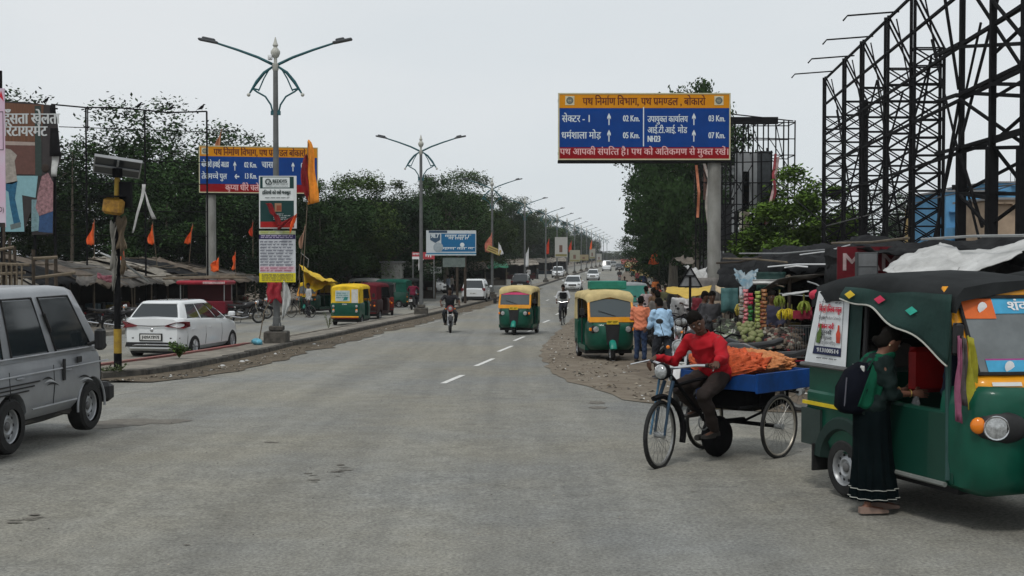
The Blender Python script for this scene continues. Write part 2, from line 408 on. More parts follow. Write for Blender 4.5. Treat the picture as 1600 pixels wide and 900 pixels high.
bk.build('rear_kerb', M_CONC, md_)
rk = MB(); rk.grid(lambda u, v: (lambda y: (mb_(y) - .075 + u * .19, y, gz(y) + .213 + .004 * noise.noise(Vector((y * 4, 0, 0)))))(23.6 + v * 12.4), 1, 60)
rk.grid(lambda u, v: (lambda y: (mb_(y) + .1, y, gz(y) + .215 - .06 * u))(23.6 + v * 12.4), 1, 60)
rk.build('red_paint_band', M_RED, md_)
# dirt swept against the kerb
ds = MB(); ds.grid(lambda u, v: (lambda y: (mf(y) - .02 + u * (1.0 + .5 * noise.noise(Vector((y * .5, 4, 0))) + .25 * noise.noise(Vector((y * 2.1, 4, 0)))), y, gz(y) + .02 + .05 * (1 - u)))(23 + v * 105), 4, 190)
tag(ds.build('kerbside_dirt', mat('kerb_dirt', (.15, .12, .085), .95, var=.35, scale=3, bump=.8, bscale=22, world=True, c2=(.055, .045, .032))), kind='structure')
# litter, leaves and pebbles along the kerb and on the verge
def litter(name, n, fn, mats, s0, s1, zoff=.012):
    m = MB()
    for _ in range(n):
        x, y = fn(); m.cm = rnd.randrange(len(mats)); s = rnd.uniform(s0, s1); a = rnd.uniform(0, 6.3); z = gz(y) + zoff + rnd.random() * .01; k = rnd.uniform(.3, 1)
        c_, s_ = cos(a) * s, sin(a) * s
        m.add([(x - c_, y - s_, z), (x + s_ * k, y - c_ * k, z + rnd.uniform(0, .6) * s), (x + c_, y + s_, z), (x - s_ * k, y + c_ * k, z + rnd.uniform(0, .5) * s)], [(0, 1, 2, 3)])
    return tag(m.build(name, mats), kind='stuff')
LM = [pal((.3, .26, .2), var=.2), pal((.05, .04, .03), var=.2), pal((.10, .075, .045), var=.2), pal((.55, .55, .53), var=.1), pal((.02, .018, .016), var=0), pal((.09, .08, .06), var=.1)]
def _kf():
    y = 23 + (rnd.random() ** 1.6) * 55; return mf(y) + .05 + abs(rnd.gauss(0, .42)), y
litter('kerb_litter', 1500, _kf, LM, .012, .05, .04)
litter('verge_litter', 900, lambda: (lambda y: (xr(y) - .4 + abs(rnd.gauss(0, 1.6)), y))(17.5 + rnd.random() ** 1.5 * 40), LM, .012, .055, .02)
litter('road_grit', 900, lambda: (rnd.uniform(-7, 7), 4 + rnd.random() ** 1.4 * 34), [LM[0], LM[4], LM[1]], .005, .014, .009)
litter('footpath_litter', 500, lambda: (lambda y: (med(y) - 8.2 - abs(rnd.gauss(0, 1.3)), y))(30 + rnd.random() * 45), LM, .02, .07, .14)
# left footpath with its kerb
fp = MB(); fys = [27 + k * 4 for k in range(110)]
fp.grid(lambda u, v: (lambda y: [(med(y) - 7.85, y, gz(y) - .02), (med(y) - 7.87, y, gz(y) + .15), (med(y) - 8.1, y, gz(y) + .155), (med(y) - 10.6, y, gz(y) + .15), (med(y) - 13, y, gz(y) + .02)][round(u * 4)])(fys[round(v * 109)]), 4, 109)
tag(fp.build('footpath', M_CONC), kind='structure')
# painted markings
def mark(name, pts, m=None):
    q = MB(); n = len(pts) // 2; q.grid(lambda u, v: (lambda p: (p[0], p[1], gz(p[1]) + .012))(pts[round(v * (n - 1)) * 2 + round(u)]), 1, n - 1); return tag(q.build(name, m or M_LINE), kind='structure')
def dash(x, y, L, wd=.12, sl=.085, m=None):
    mark('lane_marking', [p for k in range(5) for p in ((x + sl * L * k / 4 - wd / 2, y + L * k / 4), (x + sl * L * k / 4 + wd / 2, y + L * k / 4))], m)
for px, py, e in [(688, 600, 587), (740, 572.5, 561), (776, 550, 541), (801, 533, 526.5), (822.5, 519, 513.5), (847, 504.5, 500.5), (867, 492, 489), (881, 483.5, 481)]:
    a = gp(px, py); b = gp(px + (py - e) * 2.4, e); dash(a.x + .05, a.y, min(b.y - a.y, 3.2), .115, (b.x - a.x) / (b.y - a.y))
for d in [92, 102, 112, 126, 140, 156, 174]: dash(med(d) + 4.3, d, 2.6, .12, .1)
for px0, py0, px1, py1 in [(150, 624, 232, 609), (258, 600.5, 352, 586), (372, 581, 420, 573)]:
    a, b = gp(px0, py0), gp(px1, py1); mark('edge_line', [p for k in range(5) for p in ((a.x + (b.x - a.x) * k / 4 - .0, a.y + (b.y - a.y) * k / 4 - .09), (a.x + (b.x - a.x) * k / 4, a.y + (b.y - a.y) * k / 4 + .09))], M_LINE2)
for d in [40, 52, 66, 84]: dash(mf(d) + 1.25, d, 6 if d > 50 else 4, .09, .09, M_LINE2)
# oil stains and old tyre scuffs
def stain(px, py, rx, ry, seed, m):
    c = gp(px, py); q = MB(); n = 26
    pt = [(c.x + cos(2 * pi * k / n) * rx * (1 + .45 * noise.noise(Vector((cos(2 * pi * k / n) * 1.7, sin(2 * pi * k / n) * 1.7, seed)))), c.y + sin(2 * pi * k / n) * ry * (1 + .5 * noise.noise(Vector((cos(2 * pi * k / n) * 2.2, sin(2 * pi * k / n) * 2.2, seed + 4))))) for k in range(n)]
    q.add([(x, y, gz(y) + .0105) for x, y in pt], [tuple(range(n))]); tag(q.build('oil_stain', m), kind='structure')
M_STAIN = mat('stained_asphalt', (.175, .163, .138), .8, var=.3, scale=9, world=True, bump=.3, bscale=50, c2=(.10, .09, .078))
for a in [(200, 661, .42, .42, 1), (264, 660, .24, .3, 2), (150, 668, .4, .22, 3)]: stain(*a, M_STAIN)
for k, (px, py) in enumerate([(486, 745), (493, 752), (535, 728), (542, 735), (530, 739), (425, 691), (42, 813), (20, 816), (60, 808)]):
    for j in range(2): stain(px + rnd.uniform(-8, 8), py + rnd.uniform(-3, 3), rnd.uniform(.03, .08), rnd.uniform(.012, .03), 10 + k * 3 + j, M_STAIN)
for a in [(932, 630, .12, .26, 31), (934, 638, .12, .2, 32)]: stain(*a, M_STAIN)
M_PATCH = mat('road_patch', (.205, .20, .185), .85, var=.2, scale=14, world=True, bump=.4, bscale=60, c2=(.165, .16, .148))

for k in range(10): stain(rnd.uniform(150, 1250), rnd.uniform(640, 880), rnd.uniform(.012, .03), rnd.uniform(.006, .016), 60 + k, M_STAIN)

# ================================================================== TREES
def leafm(name, a, b): return mat(name, a, .95, var=.3, scale=1.1, c2=b, spec=.03, leaf=True)
M_LF = [leafm('dark_foliage', (.042, .082, .026), (.009, .020, .008)), leafm('olive_foliage', (.062, .098, .024), (.014, .028, .010)), leafm('fresh_foliage', (.12, .20, .03), (.026, .055, .012)), leafm('deep_foliage', (.024, .047, .022), (.006, .012, .006))]
M_BARK = mat('bark', (.075, .062, .048), .9, var=.35, scale=4, bump=.6, stretch=(4, 4, .7))
M_BARKP = mat('pale_bark', (.26, .235, .19), .85, var=.35, scale=3, stretch=(3, 3, .5), c2=(.12, .105, .085))
def make_tree(seed, h, r, base, n, ls, mi, bark=None, lean=0, limbs=7, squash=1, droop=0):
    rr = random.Random(seed); t = thing('tree', '', 'tree'); tk = MB(); cl = []
    tip = Vector((lean, 0, h * .72)); tk.tube([(0, 0, -.2), (lean * .1, 0, h * .2), (lean * .5, .1, h * .45), tip], [h * .028, h * .02, h * .014, h * .004], 9)
    for k in range(limbs):
        z0 = base + (h * .68 - base) * (k / limbs) * .8; a = rr.uniform(0, 6.28) if k > 1 else k * pi; L = r * rr.uniform(.55, .95)
        s = Vector((lean * z0 / h, 0, z0)); e = s + Vector((cos(a) * L, sin(a) * L, rr.uniform(.1, .28) * h)); m_ = (s + e) / 2 + Vector((0, 0, -.03 * h))
        tk.tube([s, m_, e], [h * .011, h * .007, h * .002], 6); cl.append(e); cl.append(m_ + Vector((0, 0, .05 * h)))
        for q in range(2): e2 = m_ + Vector((rr.uniform(-1, 1), rr.uniform(-1, 1), rr.uniform(.2, 1))) * r * .5; tk.tube([m_, e2], [h * .005, h * .0015], 5); cl.append(e2)
    tk.build('trunk', bark or M_BARK, t, smooth=True)
    zc = (h + base) / 2; hz = (h - base) / 2 * squash
    for k in range(62):
        a = rr.uniform(0, 6.28); ph = math.acos(rr.uniform(-1, 1)); q = rr.uniform(.45, .98) ** .6
        cl.append(Vector((lean * .7 + r * q * sin(ph) * cos(a), r * q * sin(ph) * sin(a), zc + hz * q * cos(ph))))
    lv = MB(); vs = []; fs = []
    rc = [r * rr.uniform(.13, .34) for _ in cl]
    for k in range(n):
        i = rr.randrange(len(cl)); c = cl[i]; q = rc[i]; d = Vector((rr.gauss(0, 1), rr.gauss(0, 1), rr.gauss(0, 1)))
        d = d.normalized() * (rr.random() ** .45) * q * rr.choice((1, 1, 1, 1.35)); d.z *= .62
        p = c + d; p.z -= droop * rr.random() * q
        if p.z < base * .8: continue
        nn = (Vector((rr.gauss(0, .6), rr.gauss(0, .6), 1)) if not droop else Vector((rr.gauss(0, 1), rr.gauss(0, 1), .2))).normalized(); u = nn.orthogonal().normalized(); u.rotate(Matrix.Rotation(rr.uniform(0, 6.28), 3, nn)) if False else None
        a = rr.uniform(0, 6.28); v = nn.cross(u); U = u * cos(a) + v * sin(a); V = nn.cross(U); s = ls * rr.uniform(.55, 1.3)
        b = len(vs); vs += [p - U * s, p - V * s * .45, p + U * s, p + V * s * .45]; fs.append((b, b + 1, b + 2, b + 3))
    lv.add(vs, fs); lv.build('crown', M_LF[mi], t)
    return t
T_BIG = make_tree(1, 10, 4.6, 1.3, 38000, .125, 0)
T_BIG2 = make_tree(2, 11, 4.8, 1.8, 38000, .13, 1, limbs=9)
T_OPEN = make_tree(3, 10, 4.0, 2.6, 15000, .12, 0, limbs=11)
T_DARK = make_tree(4, 9, 5.0, .6, 38000, .135, 3)
T_FRESH = make_tree(5, 6.8, 2.7, .2, 52000, .115, 2, squash=1.0)
T_EUC = make_tree(6, 15, 4.2, 3.2, 38000, .135, 0, bark=M_BARKP, limbs=13, droop=1.2)
USED = set()
def plant(proto, px, d, s, rz, label, group=None, x=None, cat='tree'):
    p = Vector((x if x is not None else xd(px, d), d, 0)); p.z = gz(d) - .05
    if proto.name not in USED: USED.add(proto.name); o = proto; o.location = p; o.rotation_euler.z = rz; o.scale = (s,) * 3 if not isinstance(s, tuple) else s; o['label'] = label
    else: o = dup(proto, p, rz, label, s=s)
    if group: o['group'] = group
    return o
GL_ = 'trees behind the left row of stalls'
# left, behind the stalls
plant(T_OPEN, 216, 78, 1.3, 0, 'tall loosely branched tree whose crown rises above the solar panel', GL_)
plant(T_OPEN, 292, 80, 1.18, 2, 'leafy tree with a ragged top just left of the left direction sign', GL_)
plant(T_OPEN, 372, 84, (1.15, 1.15, 1.2), 4, 'tree whose thin twigs stick up behind the left direction sign', GL_)
plant(T_BIG, 262, 72, .86, 1, 'bushy dark green tree filling the space under the solar panel', GL_)
plant(T_DARK, 165, 76, .95, 3, 'dense dark tree behind the wire frame left of the solar post', GL_)
plant(T_BIG2, 60, 74, .8, 2.2, 'yellowish green tree seen below the torn film billboard', GL_)
plant(T_DARK, 340, 74, .8, 5, 'almost black shrub-like tree behind the grey pole of the left direction sign', GL_)
plant(T_BIG, 410, 80, .85, 3.1, 'dark tree standing behind the two boards hung on the nearest lamp post', GL_)
plant(T_OPEN, -20, 70, 1.25, 1.3, 'tree whose twigs reach above the pink banner at the far left', GL_)
GM = 'dense trees beside the left carriageway'
for i, (px, d, p, s, rz, lb) in enumerate([
    (500, 84, T_BIG, .83, 0.3, 'broad dark tree right behind the yellow awning'), (545, 88, T_BIG2, .83, 1.9, 'wide tree with its rounded top right of the orange banner'),
    (600, 92, T_DARK, .9, 2.7, 'deep green tree over the row of parked auto rickshaws'), (470, 92, T_DARK, .85, .7, 'dark tree between the lamp post boards and the yellow awning'),
    (640, 104, T_BIG, .78, 4.1, 'lower dark tree left of the second lamp post'), (697, 112, T_OPEN, 1.08, .2, 'open crowned tree rising above the blue billboard'),
    (680, 118, T_DARK, 1.0, 1.2, 'dark tree forming the backdrop of the blue billboard'), (740, 128, T_BIG2, .9, 3.3, 'tree between the blue billboard and the third lamp post'),
    (575, 108, T_BIG2, .95, 5, 'tall tree behind the rounded roadside trees in the middle')]):
    plant(p, px, d, s, rz, lb, GM)
GF = 'far trees lining the left carriageway'
for k in range(15):
    d = 135 + k * 15 + k * k * 1.1
    plant([T_BIG, T_BIG2, T_DARK][k % 3], 0, d, 1.17 + .12 * sin(k * 2.3), k * 1.7, 'roadside tree in the long receding row on the left', GF, x=med(d) - 11.2 + 1.2 * sin(k * 3.1))
# right
plant(T_EUC, 1052, 92, 1.0, 0, 'tall gum tree with pale limbs under the big direction sign')
plant(T_EUC, 1088, 84, (.9, .9, 1.04), 2.1, 'gum tree half hidden by the steel pole of the big direction sign')
plant(T_BIG, 1028, 112, .72, 1, 'dark low tree to the left of the tall gum tree')
plant(T_DARK, 1085, 98, .8, 2, 'dark bushy tree at the foot of the two gum trees')
GR = 'far trees lining the right carriageway'
for k in range(9):
    d = 150 + k * 26; plant([T_BIG, T_DARK, T_BIG2][k % 3], 0, d, .78 if k else .72, k * 2.1, 'roadside tree in the receding row on the right', GR, x=med(d) + 14.5 + (k % 2) * 2)
plant(T_FRESH, 1240, 60, (1.06, 1.06, 1.06), 0, 'bright green leafy tree between the two billboard scaffolds')
END_ = 'low trees closing the far end of the road'
for k, (px, d) in enumerate([(925, 560), (942, 640), (958, 600), (972, 680), (985, 620), (1000, 560), (1015, 500), (905, 600), (1030, 540)]): plant([T_BIG, T_DARK, T_BIG2][k % 3], px, d, (.9, .9, .62) if k % 2 else (1.1, 1.1, .5), k * 1.3, 'hazy low tree closing the far end of the road', END_)
plant(T_FRESH, 1208, 64, (.8, .8, .8), 2, 'smaller green tree behind the middle billboard scaffold')
plant(T_OPEN, 1395, 95, .85, 3.3, 'thin tree seen through the lattice towers of the tall hoarding')
plant(T_DARK, 1325, 92, .45, 3.3, 'low dark tree behind the foot of the lattice towers')
# bare dark conifer on the far left
def conifer():
    t = thing('conifer', 'thin dark conifer with short bare whorled branches behind the wire frame', 'tree', gnd(112, 66)); k_ = MB(); f = MB()
    k_.tube([(0, 0, -.1), (.05, 0, 4), (.1, 0, 8.6)], [.12, .09, .02], 7); k_.build('trunk', M_BARK, t)
    for i in range(90):
        z = 1.8 + i * .075; a = i * 2.4; L = 1.25 * (1 - (z - 1.5) / 8.2) + .3; e = Vector((cos(a) * L, sin(a) * L, z + .28 * L)); f.tube([(0, 0, z), e], [.022, .006], 4)
        for q in range(7):
            p = Vector((0, 0, z)).lerp(e, .3 + q * .11); b = rnd.uniform(0, 6.3); f.tube([p, p + Vector((cos(b) * .18, sin(b) * .18, .1))], [.012, .004], 3)
    f.build('branches', M_LF[3], t)
conifer()
# ================================================================== STREET LAMPS
def make_lamp(camera=False):
    t = thing('street_lamp', '', 'street lamp')
    b = MB(); b.bbox(-.33, -.33, -.02, .33, .33, .34, .03); b.bbox(-.2, -.2, .36, .2, .2, .5, .02); b.build('footing', M_KERB, t)
    p = MB(); p.tube([(0, 0, .3), (0, 0, .75), (0, 0, .76), (0, 0, 3), (0, 0, 8.15)], [.115, .115, .1, .095, .07], 14); p.build('pole', M_GREY, t, smooth=True)
    for k in range(4): q = MB(); q.cyl((.14 * cos(k * pi / 2 + .78), .14 * sin(k * pi / 2 + .78), .5), (.14 * cos(k * pi / 2 + .78), .14 * sin(k * pi / 2 + .78), .57), .02, 6); q.build('bolt', M_STEEL, t)
    f = MB(); f.lathe([(.02, 7.9), (.09, 8.0), (.1, 8.18), (.05, 8.2), (.05, 8.34), (.1, 8.38), (.14, 8.48), (.14, 8.54), (.08, 8.62), (.05, 8.66), (.085, 8.72), (.05, 8.8), (.015, 8.95)], n=14); f.build('finial', mat('cream_finial', (.42, .42, .38), .5, var=.1), t, smooth=True)
    for sx in (-1, 1):
        a = MB(); a.tube([(0, 0, 8.12), (sx * .5, 0, 8.36), (sx * 1.1, 0, 8.58), (sx * 1.72, 0, 8.78)], [.045, .04, .036, .03], 8); ar = a.build('arm', M_TEAL, t, smooth=True)
        h = MB(); h.M = Matrix.Translation((sx * 1.68, 0, 8.78)) @ Matrix.Rotation(-sx * .2, 4, 'Y')
        x0, x1 = (0, .58) if sx > 0 else (-.58, 0); h.bbox(x0, -.11, -.03, x1, .11, .04, .02); h.bbox(x0 + .1, -.08, .03, x1 - .22 if sx > 0 else x1 - .1, .08, .1, .02); h.build('lamp_head', mat('lamp_housing', (.07, .075, .08), .5, var=.1), ar)
        c = MB(); out_ = [(sx * .04, 0, 8.12), (sx * .33, 0, 7.92), (sx * .55, 0, 7.65), (sx * .76, 0, 7.32)]
        c.tube(out_, [.03, .045, .05, .025], 8); c.tube([(sx * .18, 0, 8.02), (sx * .34, 0, 7.75), (sx * .5, 0, 7.38)], .022, 6); c.tube([(sx * .68, 0, 7.46), (sx * .5, 0, 7.42)], .022, 6)
        c.tube([(sx * .08, 0, 6.72), (sx * .14, 0, 6.98), (sx * .3, 0, 7.22), (sx * .55, 0, 7.36), (sx * .68, 0, 7.46)], .026, 8); c.box(sx * .05, -.05, 6.68, sx * .14, .05, 6.8)
        br = c.build('brace', M_TEAL, t, smooth=True); q = MB(); q.ball((sx * .79, 0, 7.27), .055, 10, 7); q.build('ball', mat('cream_finial', ()), br, smooth=True)
    if camera: q = MB(); q.bbox(-.2, -.16, 8.28, -.08, -.02, 8.42, .01); q.cyl((-.14, -.16, 8.34), (-.14, -.24, 8.32), .035, 10); q.build('camera_box', M_WHITE, t)
    return t
L1 = make_lamp(True); p = gnd(432, 36.7); L1.location = (p.x, p.y, p.z + .17)
tag(L1, 'nearest twin armed street lamp, with two advert boards hung on its pole', None, 'street lamps along the median')
LB = make_lamp(); LAMPS = [L1]
lamp_lb = ['second street lamp, standing left of the dark motorcycle', 'third street lamp, beside the white car with the black bumper', 'fourth street lamp, behind the canopy of the moving auto rickshaw']
LD = [62.3, 92.8, 122, 149, 169, 192, 214, 238, 262, 288, 316, 346, 380, 420]
for i, d in enumerate(LD):
    x = {0: xd(658, d), 1: xd(769, d)}.get(i, med(d)); lb = lamp_lb[i] if i < 3 else 'far street lamp in the dense receding row above the traffic'
    o = LB if i == 0 else dup(LB); o.location = (x, d, gz(d) + .15); tag(o, lb, None, 'street lamps along the median'); LAMPS.append(o)
# ================================================================== DIRECTION SIGNS
M_SO = mat('sign_orange', (.58, .23, .006), .6, var=.08, scale=1.5, spec=.15); M_SB = mat('sign_blue', (.002, .042, .21), .6, var=.1, scale=1.5, spec=.15); M_SR = mat('sign_red', (.23, .003, .007), .6, var=.08, scale=1.5, spec=.15)
M_SW = mat('sign_white', (.6, .66, .68), .5, var=.04); M_SK = mat('sign_maroon_letter', (.10, .015, .006), .5, var=0)
def emblem(par, x, z, s, y=-.01):
    q = MB(); q.box(x - s, y - .004, z - s, x + s, y, z + s); e = q.build('emblem', pal((.55, .5, .33)), par)
    q = MB(); q.torus((x, y - .008, z), s * .62, s * .17, 'y', 16, 5, flat=.1); q.torus((x, y - .008, z), s * .36, s * .07, 'y', 12, 5, flat=.1); q.box(x - s * .1, y - .012, z - s * .25, x + s * .1, y - .006, z + s * .3); q.build('emblem_ring', pal((.12, .14, .13)), e)
def arrow(mb, x, z, s, left=False):
    P = [(-.16, -1), (.16, -1), (.16, .25), (.55, -.05), (.55, .35), (0, 1), (-.55, .35), (-.55, -.05), (-.16, .25)]
    if left: P = [(-b, a) for a, b in P]
    mb.add([(x + a * s * .55, -.012, z + b * s) for a, b in P], [(0, 1, 2, 8), (2, 3, 4, 5), (8, 2, 5), (8, 5, 6, 7)])
def direction_sign(name_label, loc, rz, W, H, rows, pole_x, k, fn):
    t = thing('direction_sign', name_label, 'road sign', loc, rz)
    b = MB(); b.box(0, 0, -.0, W, .1, H); b.box(0, -.02, -.09, W, .5, -.0); b.box(0, .1, .2, W, .3, .3); b.box(0, .1, H - .3, W, .3, H - .2); b.build('backing', M_BLACK, t)
    z1, z2 = H * .19, H * .775
    for nm, a, c, m in (('lower_band', 0, z1, M_SR), ('middle_band', z1, z2, M_SB), ('upper_band', z2, H, M_SO)):
        q = MB(); q.box(.03, -.006, a + .002, W - .03, -.0005, c - .002); q.build(nm, m, t)
    f = MB(); e = .045
    for a in ((0, -.02, 0, W, 0, e), (0, -.02, H - e, W, 0, H), (0, -.02, e, e, 0, H - e), (W - e, -.02, e, W, 0, H - e)): f.box(*a)
    f.build('border', mat('sign_border', (.5, .47, .3), .5, var=.1), t)
    fn(t)
    g_ = gz(loc[1]) - loc[2]; q = MB(); q.tube([(pole_x, .3, g_ - .2), (pole_x, .3, H * .5)], .24, 18); q.build('pole', mat('sign_pole', (.30, .30, .28), .55, metal=.15, var=.22, scale=1.6, stretch=(1, 1, .5), c2=(.16, .155, .14)), t, smooth=True)
    q = MB(); q.tube([(pole_x, .3, g_ + 1.9), (pole_x, .3, g_ + 1.98)], .255, 18); q.build('collar', M_STEEL, t); q = MB(); q.tube([(pole_x, .3, g_ - .1), (pole_x, .3, g_ + .06)], .4, 18); q.build('base_plate', M_STEEL, t)
    return t
def right_sign(t):
    k = 6.14 / 266; X = lambda px: (px - 872) * k; Z = lambda py: (250 - py) * k
    q = MB(); text(q, 'पथ निर्माण विभाग, पथ प्रमण्डल , बोकारो', X(910), Z(165.5), 11 * k, -.01, X(1099) - X(910), bold=.008); q.build('department_lettering', M_SK, t)
    q = MB(); T = lambda s, a, b, z, h, bo=.005: text(q, s, X(a), Z(z), h * k, -.01, (b - a) * k, bold=bo)
    T('सेक्टर - 1', 878, 923, 191.5, 10); T('धर्मशाला मोड़', 877, 938, 217, 10); T('उपायुक्त कार्यालय', 1010, 1072, 191.5, 9); T('आई.टी.आई. मोड', 1010, 1071, 208.5, 9); T('NH23', 1010, 1030, 222, 8.5, .012)
    for s, a, z in (('02 Km.', 972, 190.5), ('05 Km.', 972, 216.5), ('03 Km.', 1104, 190.5), ('07 Km.', 1104, 216.5)): T(s, a, a + 26, z, 8.5, .007)
    for x, z in ((950.5, 187), (950.5, 212.5), (1081.5, 187), (1081.5, 212.5)): qa = MB(); arrow(qa, X(x), Z(z), 9.2 * k); qa.build('arrow', M_SW, t)
    q.box(X(1003), -.014, Z(229), X(1004.6), -.008, Z(168.5)); q.build('destination_lettering', M_SW, t)
    q = MB(); text(q, 'पथ आपकी संपत्ति है। पथ को अतिक्रमण से मुक्त रखें।', X(875), Z(242), 9.5 * k, -.01, X(1136) - X(875), bold=.006); q.build('slogan_lettering', mat('slogan_pink', (.70, .42, .42), .5, var=0), t)
    emblem(t, X(890), Z(158.5), 7 * k); emblem(t, X(1120), Z(158.5), 7 * k)
pr = at(872, 250, 44.6)
direction_sign('large blue, orange and red Hindi direction sign raised on one pole over the right verge', (pr.x, 44.6, pr.z), R(0), 6.14, 2.38, None, 5.62, 0, right_sign)
def left_sign(t):
    k = 5.75 / 178; X = lambda px: (px - 311) * k; Z = lambda py, px=400: (301 - py) * k
    q = MB(); text(q, 'पथ निर्माण विभाग, पथ प्रमण्डल बोकारो', X(333), Z(244), 9.5 * k, -.01, 137 * k, bold=.012); q.build('department_lettering', M_SK, t)
    q = MB(); T = lambda s, a, b, z, h, bo=.008: text(q, s, X(a), Z(z), h * k, -.01, (b - a) * k, bold=bo)
    T('बोकारो हवाई अड्डा', 315, 355, 262, 8); T('तेलमच्चे पुल', 315, 352, 280, 8); T('चास', 404, 421, 262, 9)
    for s, a, z in (('02 Km.', 378, 262), ('13 Km.', 378, 279), ('03 Km.', 463, 262), ('41 Km.', 463, 280)): T(s, a, a + 19, z, 7.5, .008)
    [(lambda qa: (arrow(qa, X(a), Z(b), c * k, e), qa.build('arrow', M_SW, t)))(MB()) for a, b, c, e in ((364, 260, 7, False), (367, 276, 6.5, True), (451, 260, 7, False))]; q.build('destination_lettering', M_SW, t)
    q = MB(); text(q, 'कृप्या धीरे चले और', X(350), Z(297), 8.5 * k, -.01, 66 * k, bold=.009); q.build('slogan_lettering', mat('slogan_pink', ()), t)
    emblem(t, X(320), Z(238), 5 * k)
pl = at(311, 301, 61)
direction_sign('blue, orange and red Hindi direction sign on the left, partly behind the nearest lamp post', (pl.x, 61, pl.z), R(12), 5.75, 2.3, None, .55, 0, left_sign)
# ================================================================== BOARDS AND FLAGS ON THE LAMP POSTS
def panel(name, label, cat, W, H, loc, rz, cells, th=.03, tilt=0, frame=None, group=None, curl=0):
    """a printed board: cells = (x0, z0, x1, z1, colour) in fractions; returns the root"""
    t = thing(name, label, cat, loc, rz, group); t.rotation_euler.y = tilt
    b = MB(); b.box(0, 0, 0, W, th, H); b.build('board', pal(cells[0], var=.06, rough=.6), t)
    for i, (x0, z0, x1, z1, c) in enumerate(cells[1:]):
        q = MB(); y = -.003 - .0025 * i; q.box(x0 * W, y, z0 * H, x1 * W, y + .002 + .0025 * i * .0, z1 * H); q.build('print_field', pal(c, var=.05, rough=.6), t)
    return t
W_, H_ = 1.09, 1.53; pp = at(405, 357, 36.4)
b1 = panel('advert_board', 'dark green medical advert board on the nearest lamp post, upper of the two', 'sign', W_, H_, (pp.x, 36.4, pp.z), 0,
    [(.60, .62, .62), (.03, .02, .93, .985, (.008, .04, .038)), (.1, .78, .82, .97, (.6, .64, .64)), (.03, .53, .93, .76, (.62, .65, .65)), (.03, .02, .93, .13, (.3, .01, .01)), (.42, .32, .60, .48, (.30, .17, .10)), (.47, .34, .59, .44, (.25, .06, .03))])
q = MB(); text(q, 'REDDYS', .4, 1.33, .09, -.03, .42, bold=.006); scribble(q, .42, .86, 1.27, .03, -.03, 3); scribble(q, .2, .86, 1.215, .02, -.03, 4); text(q, 'हड्डियों को रखें मजबूत', .1, 1.0, .09, -.03, .82, bold=.006); scribble(q, .18, .9, .87, .035, -.03, 6); q.torus((.27, -.03, 1.36), .07, .017, 'y', 16, 5, 0, 5.2, flat=.2); q.torus((.33, -.031, 1.32), .04, .012, 'y', 16, 5, flat=.2); q.build('lettering', pal((.015, .03, .03), var=0), b1)
q = MB(); [scribble(q, .42, .42 + w, .40 - i * .05, .03, -.03, 9 + i) for i, w in enumerate((.3, .5, .38, .45))]; q.build('small_print', pal((.5, .55, .55), var=0), b1)
pp = at(405, 441, 36.4)
b2 = panel('notice_board', 'white notice board of small print with yellow foot, lower board on the lamp post', 'sign', 1.06, 1.50, (pp.x, 36.42, pp.z), 0,
    [(.5, .52, .55), (0, .0, 1, .18, (.6, .52, .02)), (.02, .2, .98, .31, (.62, .45, .5)), (0, .84, 1, .93, (.03, .02, .09)), (0, .93, 1, 1, (.42, .45, .28))])
q = MB(); [scribble(q, .04, 1.0, z, .05, -.03, 20 + i) for i, z in enumerate((.47 + k * .085 for k in range(9)))]; [scribble(q, .08, 1.0, z, .035, -.03, 40 + i) for i, z in enumerate((.04, .1, .16, .2))]; q.build('small_print', pal((.03, .03, .07), var=0), b2)
q = MB(); [scribble(q, .04, 1.02, z, .05, -.03, 50 + i) for i, z in enumerate((.31, .38))]; q.build('red_print', pal((.25, .02, .08), var=0), b2)
q = MB(); [scribble(q, .06, 1.0, z, .04, -.03, 60 + i) for i, z in enumerate((1.28, 1.33))]; q.build('title_print', pal((.5, .45, .6), var=0), b2)
q = MB(); text(q, 'स्वागत', .06, 1.41, .07, -.03, .5, bold=.006) if False else scribble(q, .05, .5, 1.42, .06, -.03, 77); scribble(q, .7, 1.03, 1.42, .06, -.03, 78); q.build('header_print', pal((.3, .35, .05), var=0), b2)
t = thing('tied_cloth', 'torn red and white cloth tied round the lamp post below the two boards', 'cloth', gnd(430, 36.55)); t.location.z += .2
zb = zd(441, 36.5) - t.location.z
def cloth(name, m, par, fn, nu=8, nv=12): q = MB(); q.grid(fn, nu, nv); o = q.build(name, m, par, smooth=True); return bake(o, ('SOLIDIFY', dict(thickness=.006)), smooth=True)
cloth('red_cloth', pal((.28, .02, .03), var=.3), t, lambda u, v: (-.22 + .42 * u + .02 * sin(v * 9), -.14 + .04 * sin(u * 12 + v * 3), zb - .0 - v * .55 * (1 + .15 * sin(u * 8))))
cloth('white_cloth', pal((.45, .46, .45), var=.2), t, lambda u, v: (.22 + .1 * u + .16 * sin(v * 3.1) * u, -.1 + .05 * sin(u * 9 + v * 5), zb + .05 - v * 1.15 * (1 - .15 * u)))
q = MB(); q.tube([(-.1, -.2, zb - .5), (-.28, -.25, .9), (-.42, -.3, .05)], .018, 6); q.build('stick', M_BAMBOO, t)
